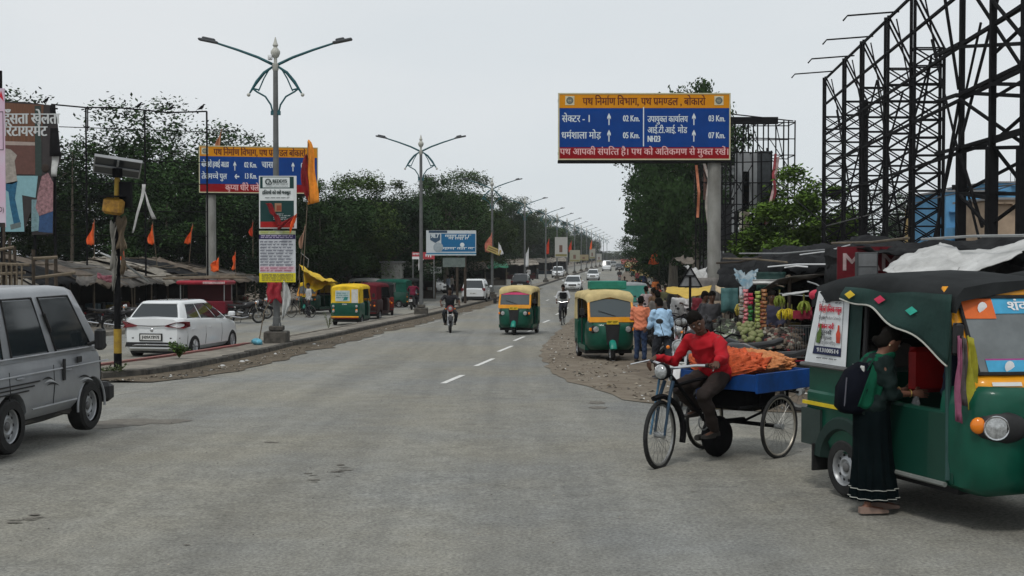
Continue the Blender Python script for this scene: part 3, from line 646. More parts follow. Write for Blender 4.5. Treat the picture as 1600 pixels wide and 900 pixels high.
def flag(label, px, py, d, L, wd, c, c2=None, group='orange flags on the posts and roofs', pole=1.5, lean=0, sway=.2, x=None, tip=None, seed=0, down=None, loc=None):
    """a narrow cloth pennant hanging from the top of a thin stick; (px,py) = its top"""
    P = loc or at(px, py, d); t = thing('flag', label, 'flag', P, 0, group); r = random.Random(seed); s1, s2 = r.uniform(0, 6), r.uniform(3, 6)
    q = MB(); q.tube([(0, 0, .05), (lean * .5, 0, -pole * .5), (lean, 0, -pole)], .014, 5); q.build('stick', M_BAMBOO, t)
    def fn(u, v): return (lean * v * L / max(pole, .1) + (-wd) * u * (.25 + .9 * v ** .7) * (1 - .35 * v) + .05 * sin(v * s2 + s1) * u, .07 * sin(u * 7 + s1 + v * 3), -.02 - L * v - .25 * L * u * (1 - v) * 1.2 + .03 * sin(u * 9))
    cloth('cloth', c, t, fn, 6, 10); return t
OR2 = mat('orange_red_cloth', (.60, .07, .02), .75, var=.3, scale=3, c2=(.35, .02, .01))
flag('orange pennant on a tall stick, first from the left above the stall roofs', 147, 343, 50, 1.0, .35, M_ORF, pole=1.6, seed=1)
flag('small orange pennant beside the striped solar post', 194, 385, 50, .55, .25, M_ORF, pole=.7, seed=2)
flag('orange pennant hanging midway between the solar post and the left direction sign', 238, 348, 53, .9, .3, M_ORF, pole=1.9, seed=3, lean=.2)
flag('narrow orange pennant just left of the grey sign pole', 301, 350, 55, .85, .3, M_ORF, pole=2.0, seed=4, lean=-.2)
flag('bright orange flag right of the grey sign pole, low over the roofs', 342, 402, 54, .6, .55, M_ORF, pole=.9, seed=5)
flag('orange flag beside the white cloth right of the grey sign pole', 368, 393, 56, .8, .25, M_ORF, pole=1.1, seed=6)
flag('faded orange flag above the left direction sign', 346, 200, 62, 1.0, .28, pal((.55, .25, .13), var=.2), pole=1.3, seed=7, lean=-.1)
flag('orange pennant seen left of the nearest lamp post boards, on a long thin pole', 395, 345, 58, 0.7, .2, OR2, pole=1.7, seed=8)
flag('pale narrow pennant on a stick right of the lamp post boards', 477, 352, 50, .9, .2, pal((.4, .24, .17), var=.2), pole=2.2, seed=9, lean=-.3)
# big banner flag beside left sign
t = thing('banner_flag', 'long red and orange pointed banner hanging at the right end of the left direction sign', 'flag', at(481, 222, 45), 0)
cloth('orange_cloth', mat('amber_cloth', (.72, .26, .03), .7, var=.25, scale=3), t, lambda u, v: (-.02 + (.05 + .36 * v ** .5) * u + .03 * sin(v * 9), .05 * sin(u * 8 + v * 4), -2.25 * v + .1 * u), 8, 20)
cloth('red_cloth', mat('crimson_cloth', (.26, .012, .015), .7, var=.3, scale=5, c2=(.10, .008, .01)), t, lambda u, v: (-.02 - (.02 + .25 * sin(v * pi) ** .6) * u + .1 * v, -.05 + .06 * sin(u * 7 + v * 6), -.5 - 1.75 * v + .1 * u), 8, 20)
q = MB(); q.tube([(0, .02, .05), (-.05, .05, -2.4), (-.2, .1, -4.6)], .018, 5); q.build('stick', M_BAMBOO, t)
# red and orange bunting draped over the upper board
t = thing('draped_flag', 'dark red flag with pale figures draped across the foot of the green advert board', 'flag', at(434, 350, 36.2))
cloth('left_cloth', mat('crimson_cloth', ()), t, lambda u, v: (-.36 + .36 * v + .16 * u, -.02 + .03 * sin(u * 7 + v * 9), .6 - .62 * v + .04 * sin(v * 12)), 5, 14)
cloth('right_cloth', mat('crimson_cloth', ()), t, lambda u, v: (.0 + .55 * v, -.02 + .03 * sin(u * 7 + v * 9), -.02 + .3 * v - .17 * (1 - v * .4) * u), 5, 14)
cloth('orange_tip', M_ORF, t, lambda u, v: (.38 + .18 * u - .04 * v, -.04 + .03 * sin(u * 7 + v * 9), .1 + .2 * u - .42 * v * (1 - .5 * u)), 5, 8)
# third lamp: flag, yellow board, white cloth
flag('faded orange flag tied to the third street lamp above its yellow board', 769, 362, 92.5, 1.5, .75, pal((.5, .17, .12), var=.3), pole=2.0, seed=11)
panel('small_board', 'small tilted yellow board tied to the third street lamp', 'sign', 1.05, .42, at(760, 391, 92.4), 0, [(.42, .33, .12), (.06, .55, .9, .8, (.2, .14, .05)), (.06, .2, .7, .42, (.2, .14, .05))], tilt=R(23))
flag('white cloth blowing right of the third street lamp', 779, 378, 92.4, .9, -.45, M_WHITE, pole=1.0, seed=12)
for px, py, d, W2, H2, c, lb in [(867, 386, 149, 1.5, 2.4, (.36, .36, .34), 'tall white board with an orange figure on a far lamp post'), (890, 393, 192, 1.6, 1.8, (.26, .26, .2), 'cream framed board on a far lamp post above the white van'), (905, 391, 214, 1.6, 1.0, (.24, .2, .12), 'brownish yellow board on a far lamp post'), (921, 388, 240, 1.1, 1.9, (.28, .28, .24), 'narrow pale board on a distant lamp post'), (932, 393, 264, 1.1, 1.7, (.3, .3, .28), 'pale board on the farthest lamp post that can be told apart')]:
    P = at(px, py + 16, d - .3); panel('small_board', lb, 'sign', W2, H2, P, 0, [c, (.35, .25, .6, .6, (.14, .08, .06)), (.05, .04, .95, .16, (.2, .18, .08))], group='boards on the far lamp posts')
for px, py, d, c, lb in [(858, 372, 149, OR2, 'red and white pennant left of the tall white board on the far lamps'), (826, 386, 122, M_WHITE, 'pale flag tied low on the fourth street lamp'), (893, 375, 192, OR2, 'red pennant above the cream board on the far lamps'), (925, 374, 238, M_ORF, 'distant orange pennant over the narrow pale board')]:
    flag(lb, px, py, d, 1.9, .6, c, pole=2.2, seed=px, group='flags on the far lamp posts')
# ================================================================== SOLAR POST
t = thing('solar_signal_post', 'yellow and black striped post with tilted solar panel and rusty yellow box', 'signal post', gnd(183, 24.2))
q = MB(); q.cyl((0, 0, -.05), (0, 0, .5), .075, 12); q.build('black_base_band', M_BLACK, t, smooth=True)
q = MB(); q.cyl((0, 0, .5), (0, 0, .97), .075, 12); q.build('yellow_band', mat('worn_yellow', (.36, .24, .03), .7, var=.35, scale=6, c2=(.2, .12, .03)), t, smooth=True)
q = MB(); q.cyl((0, 0, .97), (0, 0, 3.3), .062, 12); q.build('pole', M_BLACK, t, smooth=True)
q = MB(); q.cyl((0, 0, 3.3), (.02, 0, 4.02), .05, 12); q.build('upper_yellow_band', mat('worn_yellow', ()), t, smooth=True)
q = MB(); q.M = Matrix.Translation((.02, 0, 4.1)) @ Matrix.Rotation(R(-22), 4, 'X') @ Matrix.Rotation(R(20), 4, 'Z'); q.box(-.42, -.36, 0, .42, .36, .03)
sp_ = q.build('solar_panel', mat('solar_cells', (.03, .035, .04), .3, var=.1), t)
q = MB(); q.M = Matrix.Translation((.02, 0, 4.1)) @ Matrix.Rotation(R(-22), 4, 'X') @ Matrix.Rotation(R(20), 4, 'Z')
for a in ((-.44, -.38, -.01, .44, -.355, .045), (-.44, .355, -.01, .44, .38, .045), (-.44, -.355, -.01, -.415, .355, .045), (.415, -.355, -.01, .44, .355, .045), (-.02, -.35, -.03, .02, .35, -.002), (-.41, -.02, -.03, .41, .02, -.004)): q.box(*a)
q.build('panel_frame', pal((.3, .31, .32), var=.1, rough=.4), sp_)
q = MB(); q.tube([(.02, 0, 3.9), (.02, 0, 4.08)], .1, 8); q.build('panel_bracket', M_BLACK, t)
q = MB(); q.M = Matrix.Translation((0, 0, 3.34)) @ Matrix.Rotation(R(8), 4, 'Y'); q.bbox(-.19, -.3, -.16, .19, -.08, .16, .05); q.build('signal_box', mat('rusty_yellow', (.40, .22, .03), .65, var=.3, scale=7, c2=(.14, .07, .02), bump=.2), t, smooth=30)
q = MB(); q.box(-.24, -.34, 3.52, .2, -.06, 3.54); q.build('box_hood', M_BLACK, t)
q = MB(); q.box(.07, -.06, 3.32, .30, .04, 3.82); q.build('signal_backplate', M_BLACK, t)
rg = pal((.20, .19, .17), var=.3)
for k, (x, z0, z1, wd) in enumerate([(.08, 3.15, 2.5, .16), (-.06, 3.05, 2.1, .1), (.12, 2.6, 2.0, .08), (-.05, 2.7, 1.7, .07)]):
    cloth('rag', rg if k % 2 else pal((.1, .075, .05), var=.3), t, lambda u, v, x=x, z0=z0, z1=z1, wd=wd: (x + wd * (u - .3) * (1 + .4 * sin(v * 8 + k)), -.08 - .04 * sin(u * 6 + v * 8), z0 + (z1 - z0) * v + .05 * sin(u * 9)), 4, 10)
t = thing('hanging_rag', 'long white strip of torn cloth hanging from the wire right of the solar post', 'cloth', at(222, 288, 45))
cloth('left_strip', M_TARPW, t, lambda u, v: (-.4 * v ** 1.3 + .13 * u * (1 - .5 * v), .05 * sin(v * 8), -1.75 * v)); cloth('right_strip', M_TARPW, t, lambda u, v: (.02 + .32 * v ** 1.2 + .16 * u * v, .05 * sin(v * 7), -1.25 * v))
# ================================================================== LEFT WIRE FRAME, FILM BILLBOARD, BLUE BILLBOARD
d = 56; t = thing('wire_frame', 'tall thin frame of posts and level bars behind the left stalls', 'frame', gnd(210, d)); bz = t.location.z
def lp(px, py, dd=None): v = at(px, py, dd or d); return (v.x - t.location.x, v.y - t.location.y, v.z - bz)
for px, py in [(134, 168), (226, 172), (323, 174)]: q = MB(); a = lp(px, py); q.tube([(a[0], 0, 0), a], .045, 6); q.build('post', M_BLACK, t)
q = MB(); q.tube([lp(137, 166), lp(137, 205)], .03, 5); q.tube([lp(134, 168), lp(140, 168)], .03, 5); q.build('post_stub', M_BLACK, t)
for y0, y1 in [(198, 206), (249, 254), (286, 288), (329, 331), (367, 369)]: q = MB(); q.tube([lp(92, y0), lp(323, y1)], .02, 5); q.build('bar', M_BLACK, t)
q = MB(); q.tube([lp(80, 163), lp(134, 168), lp(180, 168), lp(226, 172), lp(262, 176), lp(323, 174)], .035, 5); q.build('top_cable', M_BLACK, t)
for px, py in [(72, 162), (217, 170), (267, 174), (315, 173)]:
    P = at(px, py, d); b = thing('bird', 'small dark bird perched on the top wire, %s' % {72: 'leftmost, at the torn billboard', 217: 'second from the left', 267: 'midway between two posts', 315: 'rightmost, near the end post'}[px], 'bird', (P.x, d, P.z + .03), 0, 'birds on the top wire'); q = MB()
    q.loft([[(x + dx * r_ * cos(a * pi / 4), r_ * sin(a * pi / 4), z + dz * r_ * cos(a * pi / 4)) for a in range(8)] for x, z, r_, dx, dz in [(-.22, .02, .008, -.3, 1), (-.12, .05, .03, -.4, 1), (-.04, .09, .065, -.5, .9), (.03, .14, .07, -.6, .8), (.07, .19, .045, -.7, .7), (.09, .23, .04, -.4, .9), (.13, .245, .03, 0, 1), (.16, .24, .008, 0, 1), (.19, .235, .002, 0, 1)]]); q.tube([(.02, .02, .06), (.02, .02, -.02)], .006, 4); q.tube([(.02, -.02, .06), (.02, -.02, -.02)], .006, 4); q.build('body', M_BLACK, b, smooth=True)
d = 50; P0 = at(-150, 365, d); t = thing('torn_billboard', 'large torn film advert billboard with Hindi lettering at the far left', 'billboard', (P0.x, d, P0.z))
k = d / FPX; X = lambda px: (px + 150) * k; Z = lambda py: (365 - py) * k
def flat(name, m, pts, y): q = MB(); q.add([(X(a), y, Z(b)) for a, b in pts] + [(X(a), y + .004, Z(b)) for a, b in pts], [tuple(range(len(pts))), tuple(range(len(pts), 2 * len(pts)))[::-1]] + [(i, i + len(pts), (i + 1) % len(pts) + len(pts), (i + 1) % len(pts)) for i in range(len(pts))]); return q.build(name, m, t)
flat('sheet', pal((.035, .03, .03), var=.3, scale=2), [(-150, 155), (40, 160), (88, 166), (92, 215), (97, 245), (92, 262), (84, 268), (83, 366), (50, 367), (48, 330), (38, 362), (-150, 364)], 0)
flat('printed_curtain', pal((.13, .06, .035), var=.4, stretch=(8, 1, .2)), [(5, 161), (70, 165), (66, 222), (5, 222)], -.006)
flat('printed_brown_panel', pal((.115, .055, .045), var=.15), [(8, 226), (60, 228), (58, 273), (8, 272)], -.006)
flat('printed_shelf', pal((.33, .27, .24), var=.1), [(8, 221), (62, 223), (62, 228), (8, 227)], -.01)
flat('printed_floor', pal((.21, .38, .42), var=.1), [(-150, 274), (60, 275), (56, 309), (35, 305), (38, 362), (-150, 362)], -.007)
flat('printed_wall', pal((.03, .045, .04), var=.2), [(56, 166), (66, 166), (66, 275), (56, 275)], -.012)
flat('printed_boy_shirt', pal((.30, .27, .24), var=.25), [(8, 232), (18, 234), (28, 243), (24, 252), (28, 284), (20, 288), (8, 287)], -.013)
flat('printed_boy_jeans', pal((.02, .10, .18), var=.3), [(8, 287), (28, 283), (24, 310), (30, 340), (33, 350), (22, 352), (16, 320), (14, 300), (8, 296)], -.013)
flat('printed_boy_shoe', pal((.12, .15, .15), var=.2), [(16, 351), (32, 347), (33, 355), (17, 359)], -.014)
flat('printed_woman_shirt', pal((.25, .14, .15), var=.5, scale=9), [(66, 276), (76, 270), (84, 286), (83, 330), (62, 338), (56, 325), (60, 300)], -.014)
flat('printed_woman_jeans', pal((.03, .07, .16), var=.3), [(62, 337), (83, 330), (82, 364), (60, 362)], -.014)
flat('printed_man_trousers', pal((.16, .26, .28), var=.3), [(50, 312), (60, 312), (62, 360), (49, 362)], -.012)
q = MB(); q.ball((X(72), -.03, Z(263)), .16, 10, 7, sy=.1); q.build('printed_woman_hair', pal((.03, .02, .015)), t)
q = MB(); text(q, 'हँसता खेलता', X(7), Z(194), 16 * k, -.02, 88 * k, bold=.02); text(q, 'रिटायरमेंट', X(7), Z(213), 15 * k, -.02, 68 * k, bold=.02); q.build('lettering', pal((.5, .52, .52), var=0), t)
o_ = cloth('torn_white_flap', M_TARPW, t, lambda u, v: (X(82) + u * 12 * k * (1 - v * .3), -.05 + .05 * sin(v * 6), Z(240) - v * 36 * k), 4, 8)
cloth('torn_black_flap', M_BLACK, t, lambda u, v: (X(80) + u * 15 * k * (.5 + v * .7), -.04 + .06 * sin(v * 5), Z(165) - v * 80 * k), 4, 10)
for px in (-100, 0, 52, 84): q = MB(); q.tube([(X(px), .15, Z(480)), (X(px), .15, Z(165))], .06, 6); q.build('post', M_BLACK, t)
for py in (170, 225, 280, 340): q = MB(); q.tube([(X(-150), .12, Z(py)), (X(90), .12, Z(py))], .035, 5); q.build('rail', M_BLACK, t)
P0 = at(-60, 355, 40); t = thing('pink_banner', 'pale pink banner with a black foot, cut off by the left edge of the picture', 'banner', (P0.x, 40, P0.z)); k = 40 / FPX
q = MB(); q.box(0, 0, 0, 69 * k, .03, 216 * k); q.build('sheet', pal((.55, .48, .56), var=.1, scale=1.2, c2=(.58, .38, .50)), t)
q = MB(); q.box(0, -.008, 0, 68 * k, -.001, 7 * k); q.box(66 * k, -.008, 120 * k, 66.8 * k, -.001, 180 * k); q.box(52 * k, -.008, 120 * k, 66 * k, -.001, 121 * k); q.box(52 * k, -.008, 179 * k, 66 * k, -.001, 180 * k); text(q, 'D)', 58 * k, 24 * k, 7 * k, -.01, 9 * k); q.build('black_print', pal((.02, .02, .02), var=0), t)
q = MB(); q.prism([(58 * k, 196 * k), (64 * k, 212 * k), (68 * k, 196 * k), (62 * k, 203 * k)], -.009, -.001, 'y'); q.build('red_print', pal((.5, .02, .04), var=0), t)
q = MB(); q.box(-.1, .03, -4.2, .1, .1, 5); q.box(60 * k, .03, -4.2, 64 * k, .1, 5); q.build('posts', M_BLACK, t)
# blue billboard
d = 80; P0 = at(666, 399, d); k = d / FPX
t = thing('blue_billboard', 'blue and white advert billboard on two posts in front of the trees', 'billboard', (P0.x, d, P0.z), R(4)); W2, H2 = 78 * k, 39 * k
for nm, c, a in [('board', (.5, .54, .56), (0, 0, 0, W2, .12, H2)), ('blue_field', (.01, .12, .27), (W2 * .3, -.01, H2 * .15, W2 * .985, -.002, H2 * .87)), ('lower_blue_line', (.02, .16, .3), (0, -.01, H2 * .05, W2, -.002, H2 * .1)), ('header_field', (.03, .06, .1), (W2 * .05, -.01, H2 * .9, W2 * .42, -.002, H2 * .99))]: q = MB(); q.box(*a); q.build(nm, pal(c, var=.05), t)
q = MB(); q.prism([(W2 * .08, H2 * .85), (W2 * .28, H2 * .85), (W2 * .28, H2 * .62), (W2 * .18, H2 * .5), (W2 * .08, H2 * .62)], -.014, -.002, 'y'); q.build('shield_print', pal((.04, .08, .13)), t)
q = MB(); q.ball((W2 * .24, -.01, H2 * .32), W2 * .1, 16, 8, sy=.05); q.build('round_print', pal((.28, .33, .36)), t)
q = MB(); q.ball((W2 * .72, -.012, H2 * .42), W2 * .045, 14, 8, sy=.08); text(q, '98.7', W2 * .09, H2 * .7, .24, -.02, W2 * .16, bold=.01); [scribble(q, W2 * a, W2 * b, H2 * z, .17, -.02, i) for i, (a, b, z) in enumerate([(.38, .9, .72), (.45, .85, .62), (.34, .97, .22)])]; q.build('lettering', M_SW, t)
for x in (W2 * .62, W2 * .78): q = MB(); q.tube([(x, .2, gz(d) - P0.z), (x, .2, .1)], .09, 8); q.build('post', M_DARKW, t)
q = MB(); q.box(W2 * .33, .1, -.75, W2 * .78, .16, -.15); q.build('lower_board', pal((.12, .15, .14), var=.2), t)
P0 = at(644, 405, 84); t = thing('red_banner', 'small red and white banner behind the second lamp post', 'banner', (P0.x, 84, P0.z)); k = 84 / FPX
q = MB(); q.box(0, 0, 0, 35 * k, .03, 11 * k); q.build('sheet', pal((.42, .06, .07)), t)
q = MB(); q.box(.0, -.008, .0, 16 * k, -.001, 4 * k); scribble(q, .05, .6, .25, .16, -.01, 5); scribble(q, .9, 1.4, .1, .25, -.01, 6); q.build('white_print', M_WHITE, t)
for x in (.05, 34 * k): q = MB(); q.tube([(x, .05, -2.6), (x, .05, .5)], .03, 6); q.build('post', M_STEEL, t)
cloth('white_rag', M_WHITE, t, lambda u, v: (10 * k + u * .35 * (1 - v), -.03 + .03 * sin(v * 6), .02 - v * .8), 4, 8)
P0 = at(672, 428, 92); panel('white_notice', 'white notice board low down below the blue billboard', 'sign', 18 * .0472, 11 * .0472, P0, 0, [(.55, .56, .55), (.1, .55, .9, .8, (.25, .27, .28)), (.1, .2, .7, .4, (.25, .27, .28))])
# ================================================================== RIGHT HOARDINGS
def tower(par, x, y, z0, H, wx=.85, wy=.3, n=16, r=.032):
    q = MB(); cs = [(x, y), (x + wx, y), (x + wx, y + wy), (x, y + wy)]
    for i, (a, b) in enumerate(cs): q.tube([(a, b, z0), (a, b, z0 + H * (1 if i in (0, 3) else .84))], r, 4)
    hh = H * .84; st = hh / n
    for k in range(n + 1):
        z = z0 + k * st
        for i in range(4): a, b = cs[i], cs[(i + 1) % 4]; q.tube([(*a, z), (*b, z)], r * .55, 4)
        if k < n:
            for i in (0, 2): a, b = cs[i], cs[(i + 1) % 4]; q.tube([(*a, z), (*b, z + st)], r * .5, 4); q.tube([(*b, z), (*a, z + st)], r * .5, 4)
    q.tube([(x + wx, y, z0 + hh), (x, y, z0 + H)], r * .7, 4); q.tube([(x + wx, y + wy, z0 + hh), (x, y + wy, z0 + H)], r * .7, 4)
    q.tube([(x + wx * .9, y, z0 + hh * .9), (x + wx * .3, y, z0 + H * .99)], r * .5, 4)
    return q.build('lattice_tower', M_BLACK, par)
KX = 15950.
def dh(px): return KX / (px - 1000)
t = thing('hoarding', 'tall bare black lattice frame of an empty roadside hoarding, receding on the right', 'hoarding', (0, 0, 0))
hx = lambda d: xd(1000, d) + KX / FPX
ds_ = [55.4, 50.0, 46.0, 41.4, 37.4]
for d in ds_: tower(t, hx(d), d, gz(d) - .1, 9.9 + gz(40) + .9 - gz(d), .88, .34, 17, .055)
dl = [26.6, 29.0, 31.9] ; dl = []
def rail(z, da, db, r=.05, nm='rail', off=0): q = MB(); q.tube([(hx(da) + off, da - .05, z), (hx(db) + off, db - .05, z)], r, 4); q.build(nm, M_BLACK, t)
for py in (121, 161, 209, 258, 306): rail(zd(py, 55.0), 55.3, 14, .055)
for i, d in enumerate(ds_):
    z = zd([114, 90, 60, 22, -20][i], d); q = MB(); q.tube([(hx(d) + .35, d, z + .08), (hx(d) - 1.35, d, z - .05), (hx(d) - 1.5, d, z - .22)], .03, 5); q.build('lamp_bracket', M_BLACK, t)
for a, b, za, zb in [(55.4, 46, 2.5, 8.5), (50, 41.4, 2.0, 7.5), (46, 37.4, 2, 8), (55.4, 50, 8.5, 3), (50, 46, 8, 2.5), (46, 41.4, 8.5, 2.5), (41.4, 37.4, 2.5, 8), (37.4, 32, 8.5, 2.5), (37.4, 32, 2, 8)]: q = MB(); q.tube([(hx(a) + .5, a, za), (hx(b) + .5, b, zb)], .035, 4); q.build('brace', M_BLACK, t)
t2 = thing('hoarding', 'nearer open steel frame of thick posts and crossing braces at the right edge', 'hoarding', (0, 0, 0))
def seg(p, q_, r, nm='brace', par=None): m = MB(); m.tube([at(*p), at(*q_)], r, 4); m.build(nm, M_BLACK, par or t2)
for px, dd, r in [(1501, 32, .11), (1549, 29, .12), (1599, 26.5, .13)]: a = at(px, 330, dd); m = MB(); m.tube([(a.x, dd, gz(dd) - .1), (a.x, dd, 9.5)], r * .8, 4); m.build('post', M_BLACK, t2); m = MB(); m.tube([(a.x, dd, gz(dd) - .1), (a.x, dd, zd(232, dd))], r * 1.35, 4); m.build('post_sleeve', M_BLACK, t2)
for p, q_ in [((1501, 70, 31.9), (1600, 10, 27)), ((1496, 150, 31.9), (1600, 100, 27)), ((1496, 232, 31.9), (1600, 202, 27)), ((1505, 302, 31.9), (1600, 303, 27)), ((1462, 240, 36), (1496, 232, 31.9)), ((1460, 160, 36), (1496, 148, 31.9)), ((1461, 88, 36), (1500, 68, 31.9)), ((1501, 73, 31.9), (1600, 68, 27)), ((1501, 145, 31.9), (1600, 150, 27)), ((1501, 232, 31.9), (1600, 230, 27)), ((1501, 302, 31.9), (1549, 310, 29)), ((1549, 131, 29), (1600, 132, 27))]: seg(p, q_, .06, 'rail')
for p, q_ in [((1476, -5, 32), (1498, 140, 32)), ((1498, 160, 32), (1462, 372, 32)), ((1560, -5, 31), (1498, 232, 31)), ((1525, -5, 31), (1600, 110, 29)), ((1501, 302, 32), (1600, 250, 29)), ((1549, 155, 31), (1600, 125, 29)), ((1500, 155, 31), (1600, 225, 28)), ((1500, 240, 31), (1535, 355, 30)), ((1549, 225, 29), (1600, 180, 28)), ((1549, 225, 29), (1600, 290, 28)), ((1500, 305, 31), (1549, 360, 29)), ((1549, 350, 29), (1600, 312, 28)), ((1549, -2, 29), (1600, 60, 27)), ((1549, 88, 29), (1600, 40, 28))]: seg(p, q_, .045)
q = MB(); q.tube([at(1291, 353, 50), at(1380, 330, 44), at(1450, 312, 38), at(1520, 296, 32), at(1620, 284, 26)], .018, 5); q.tube([at(1500, 318, 34), at(1560, 296, 30), at(1640, 270, 26)], .015, 5); tag(q.build('overhead_cable', pal((.14, .14, .14)), None), 'thin grey cable sagging across the feet of the hoarding towers', 'cable')
# middle scaffolds
def scaffold(label, xs, d0, depth, ztop, zs, sheets=(), seed=0):
    r = random.Random(seed); t = thing('billboard_scaffold', label, 'scaffold', (0, 0, 0)); g_ = gz(d0)
    for dd in (d0, d0 + depth):
        for x in xs: q = MB(); q.tube([(x, dd, g_), (x + r.uniform(-.05, .05), dd, ztop + (r.uniform(-.1, .25)))], .045, 4); q.build('post', M_BLACK, t)
        for z in zs: q = MB(); q.tube([(xs[0], dd, z), (xs[-1], dd, z + r.uniform(-.1, .1))], .035, 4); q.build('rail', M_BLACK, t)
        for k in range(len(xs) + 3):
            a, b = r.choice(xs), r.choice(xs); za, zb = r.choice(zs), r.choice(zs)
            if a != b and za != zb: q = MB(); q.tube([(a, dd, za), (b, dd, zb)], .03, 4); q.build('brace', M_BLACK, t)
    for x in xs: 
        for z in zs[::2]: q = MB(); q.tube([(x, d0, z), (x, d0 + depth, z)], .03, 4); q.build('tie', M_BLACK, t)
    return t
d = 66; X6 = lambda px: xd(px, d); ts = scaffold('tall wide black pipe scaffold right of the big direction sign', [X6(p) for p in (1128, 1148, 1168, 1184, 1200, 1222, 1240)], d, 1.6, zd(190, d), [zd(p, d) for p in (192, 215, 243, 275, 310, 340, 368)], seed=3)
q = MB(); q.box(X6(1138), d - .1, zd(194, d), X6(1214), d + .1, zd(183, d)); q.build('rolled_sheet', M_BLACK, ts); q = MB(); q.tube([(X6(1140), d, zd(178, d)), (X6(1240), d + .3, zd(188, d))], .04, 4); q.build('top_rail', M_BLACK, ts)
d = 60; X6 = lambda px: xd(px, d); ts2 = scaffold('lower crowded black pipe scaffold behind the pole of the big direction sign', [X6(p) for p in (1094, 1106, 1120, 1132, 1150, 1160, 1176, 1190, 1206)], d, 1.4, zd(235, d), [zd(p, d) for p in (238, 255, 285, 318, 350, 376)], seed=8)
M_GRSH = pal((.24, .25, .26), var=.2, scale=1.5)
for nm, m, a in [('grey_sheet', M_GRSH, (1148, 330, 1182, 238)), ('dark_sheet', pal((.04, .045, .05), var=.3), (1182, 388, 1206, 236)), ('rust_sheet', pal((.2, .09, .06), var=.4, c2=(.07, .05, .045)), (1099, 312, 1112, 258)), ('lower_dark_sheet', pal((.03, .03, .033), var=.4), (1120, 392, 1142, 320)), ('cream_strip', pal((.35, .31, .24), var=.3), (1160, 392, 1170, 268))]:
    q = MB(); q.box(xd(a[0], 60.8), 60.8, zd(a[1], 60.8), xd(a[2], 60.8), 60.86, zd(a[3], 60.8)); q.build(nm, m, ts2)
for k, (pts, c) in enumerate([([(1216, 245), (1211, 285), (1203, 318), (1198, 350), (1196, 385)], (.45, .3, .3)), ([(1212, 240), (1208, 275), (1212, 300), (1195, 350)], (.3, .05, .06)), ([(1100, 255), (1108, 280), (1103, 320), (1112, 385)], (.4, .36, .33)), ([(1088, 258), (1092, 300), (1090, 340)], (.42, .15, .08))]):
    q = MB(); q.grid(lambda u, v: (lambda i, f: (lambda a, b: at(a[0] + (b[0] - a[0]) * f + (u - .5) * 4, a[1] + (b[1] - a[1]) * f, 59.5 + .1 * sin(v * 9)))(pts[i], pts[min(i + 1, len(pts) - 1)]))(min(int(v * (len(pts) - 1)), len(pts) - 1), v * (len(pts) - 1) - min(int(v * (len(pts) - 1)), len(pts) - 1)), 1, 16)
    tag(q.build('torn_banner', pal(c, var=.3)), ['long pink and white torn strip hanging diagonally from the middle scaffold', 'dark red torn strip hanging at the top of the middle scaffold', 'cream torn banner strip hanging beside the pole of the big sign', 'torn orange strip hanging under the big direction sign'][k], 'torn banner')
q = MB(); q.tube([at(1210, 280, 58), at(1250, 318, 50), at(1291, 352, 46)], .02, 4); q.tube([at(1195, 355, 58), at(1250, 352, 50), at(1291, 356, 46)], .015, 4); tag(q.build('overhead_cable', M_BLACK), 'black cable running from the middle scaffold to the lattice towers', 'cable')
# ================================================================== BUILDINGS
def block(label, px0, px1, ytop, d, depth, m, wins, cat='building', extra=None, rz=0):
    x0, x1, zt, g_ = xd(px0, d), xd(px1, d), zd(ytop, d), gz(d); t = thing('building', label, cat, (x0, d, g_), rz); H = zt - g_; W = x1 - x0
    q = MB(); q.box(0, 0, -.3, W, depth, H); wl = q.build('wall', m, t)
    q = MB(); q.box(-.15, -.15, H, W + .15, depth + .15, H + .12); q.build('roof', pal((.2, .2, .2)), t)
    kx = d / FPX
    wc = MB()
    for (a, b, c, e) in wins:
        X0, X1, Z0, Z1 = (a - px0) * kx, (c - px0) * kx, H - (e - ytop) * kx, H - (b - ytop) * kx
        wc.box(X0, -.3, Z0, X1, .22, Z1)
    if wins: cut(wl, wc)
    for (a, b, c, e) in wins:
        X0, X1, Z0, Z1 = (a - px0) * kx, (c - px0) * kx, H - (e - ytop) * kx, H - (b - ytop) * kx
        f = MB(); f.box(X0, .02, Z0, X0 + .06, .1, Z1); f.box(X1 - .06, .02, Z0, X1, .1, Z1); f.box(X0 + .06, .02, Z1 - .06, X1 - .06, .1, Z1); f.box(X0 + .06, .02, Z0, X1 - .06, .1, Z0 + .06); f.box((X0 + X1) / 2 - .02, .03, Z0 + .06, (X0 + X1) / 2 + .02, .09, Z1 - .06)
        wf = f.build('window', pal((.1, .1, .1)), t); p_ = MB(); p_.box(X0, .14, Z0, X1, .16, Z1); p_.build('pane', M_GLASSD, wf)
        s_ = MB(); s_.box(X0 - .1, -.35, Z1 + .05, X1 + .1, .0, Z1 + .12); s_.build('sunshade', m, wf)
    if extra: extra(t, W, H, kx)
    return t
M_BLUE = mat('blue_render', (.12, .33, .56), .8, var=.14, scale=.9, c2=(.09, .25, .42)); M_BLUE2 = mat('deep_blue_render', (.045, .17, .34), .8, var=.15, scale=1)
def bx1(t, W, H, k):
    q = MB(); q.box(W * .02, -1.0, H - 104 * k + .3, W * .5, 0, H - 56 * k); q.build('balcony', M_BLUE, t)
    q = MB(); q.box(W * .55, -.05, H - 58 * k, W * .72, -.003, H - 26 * k); q.build('door_panel', pal((.03, .03, .035)), t)
    q = MB(); q.box(W * .0, -1.1, H - 76 * k, W * .52, -1.003, H - 74 * k); q.build('band', M_BLUE2, t)
    q = MB(); q.tube([(W * .3, 1, H), (W * .3, 1, H + .5)], .12, 8); q.build('vent_pipe', M_BLACK, t)
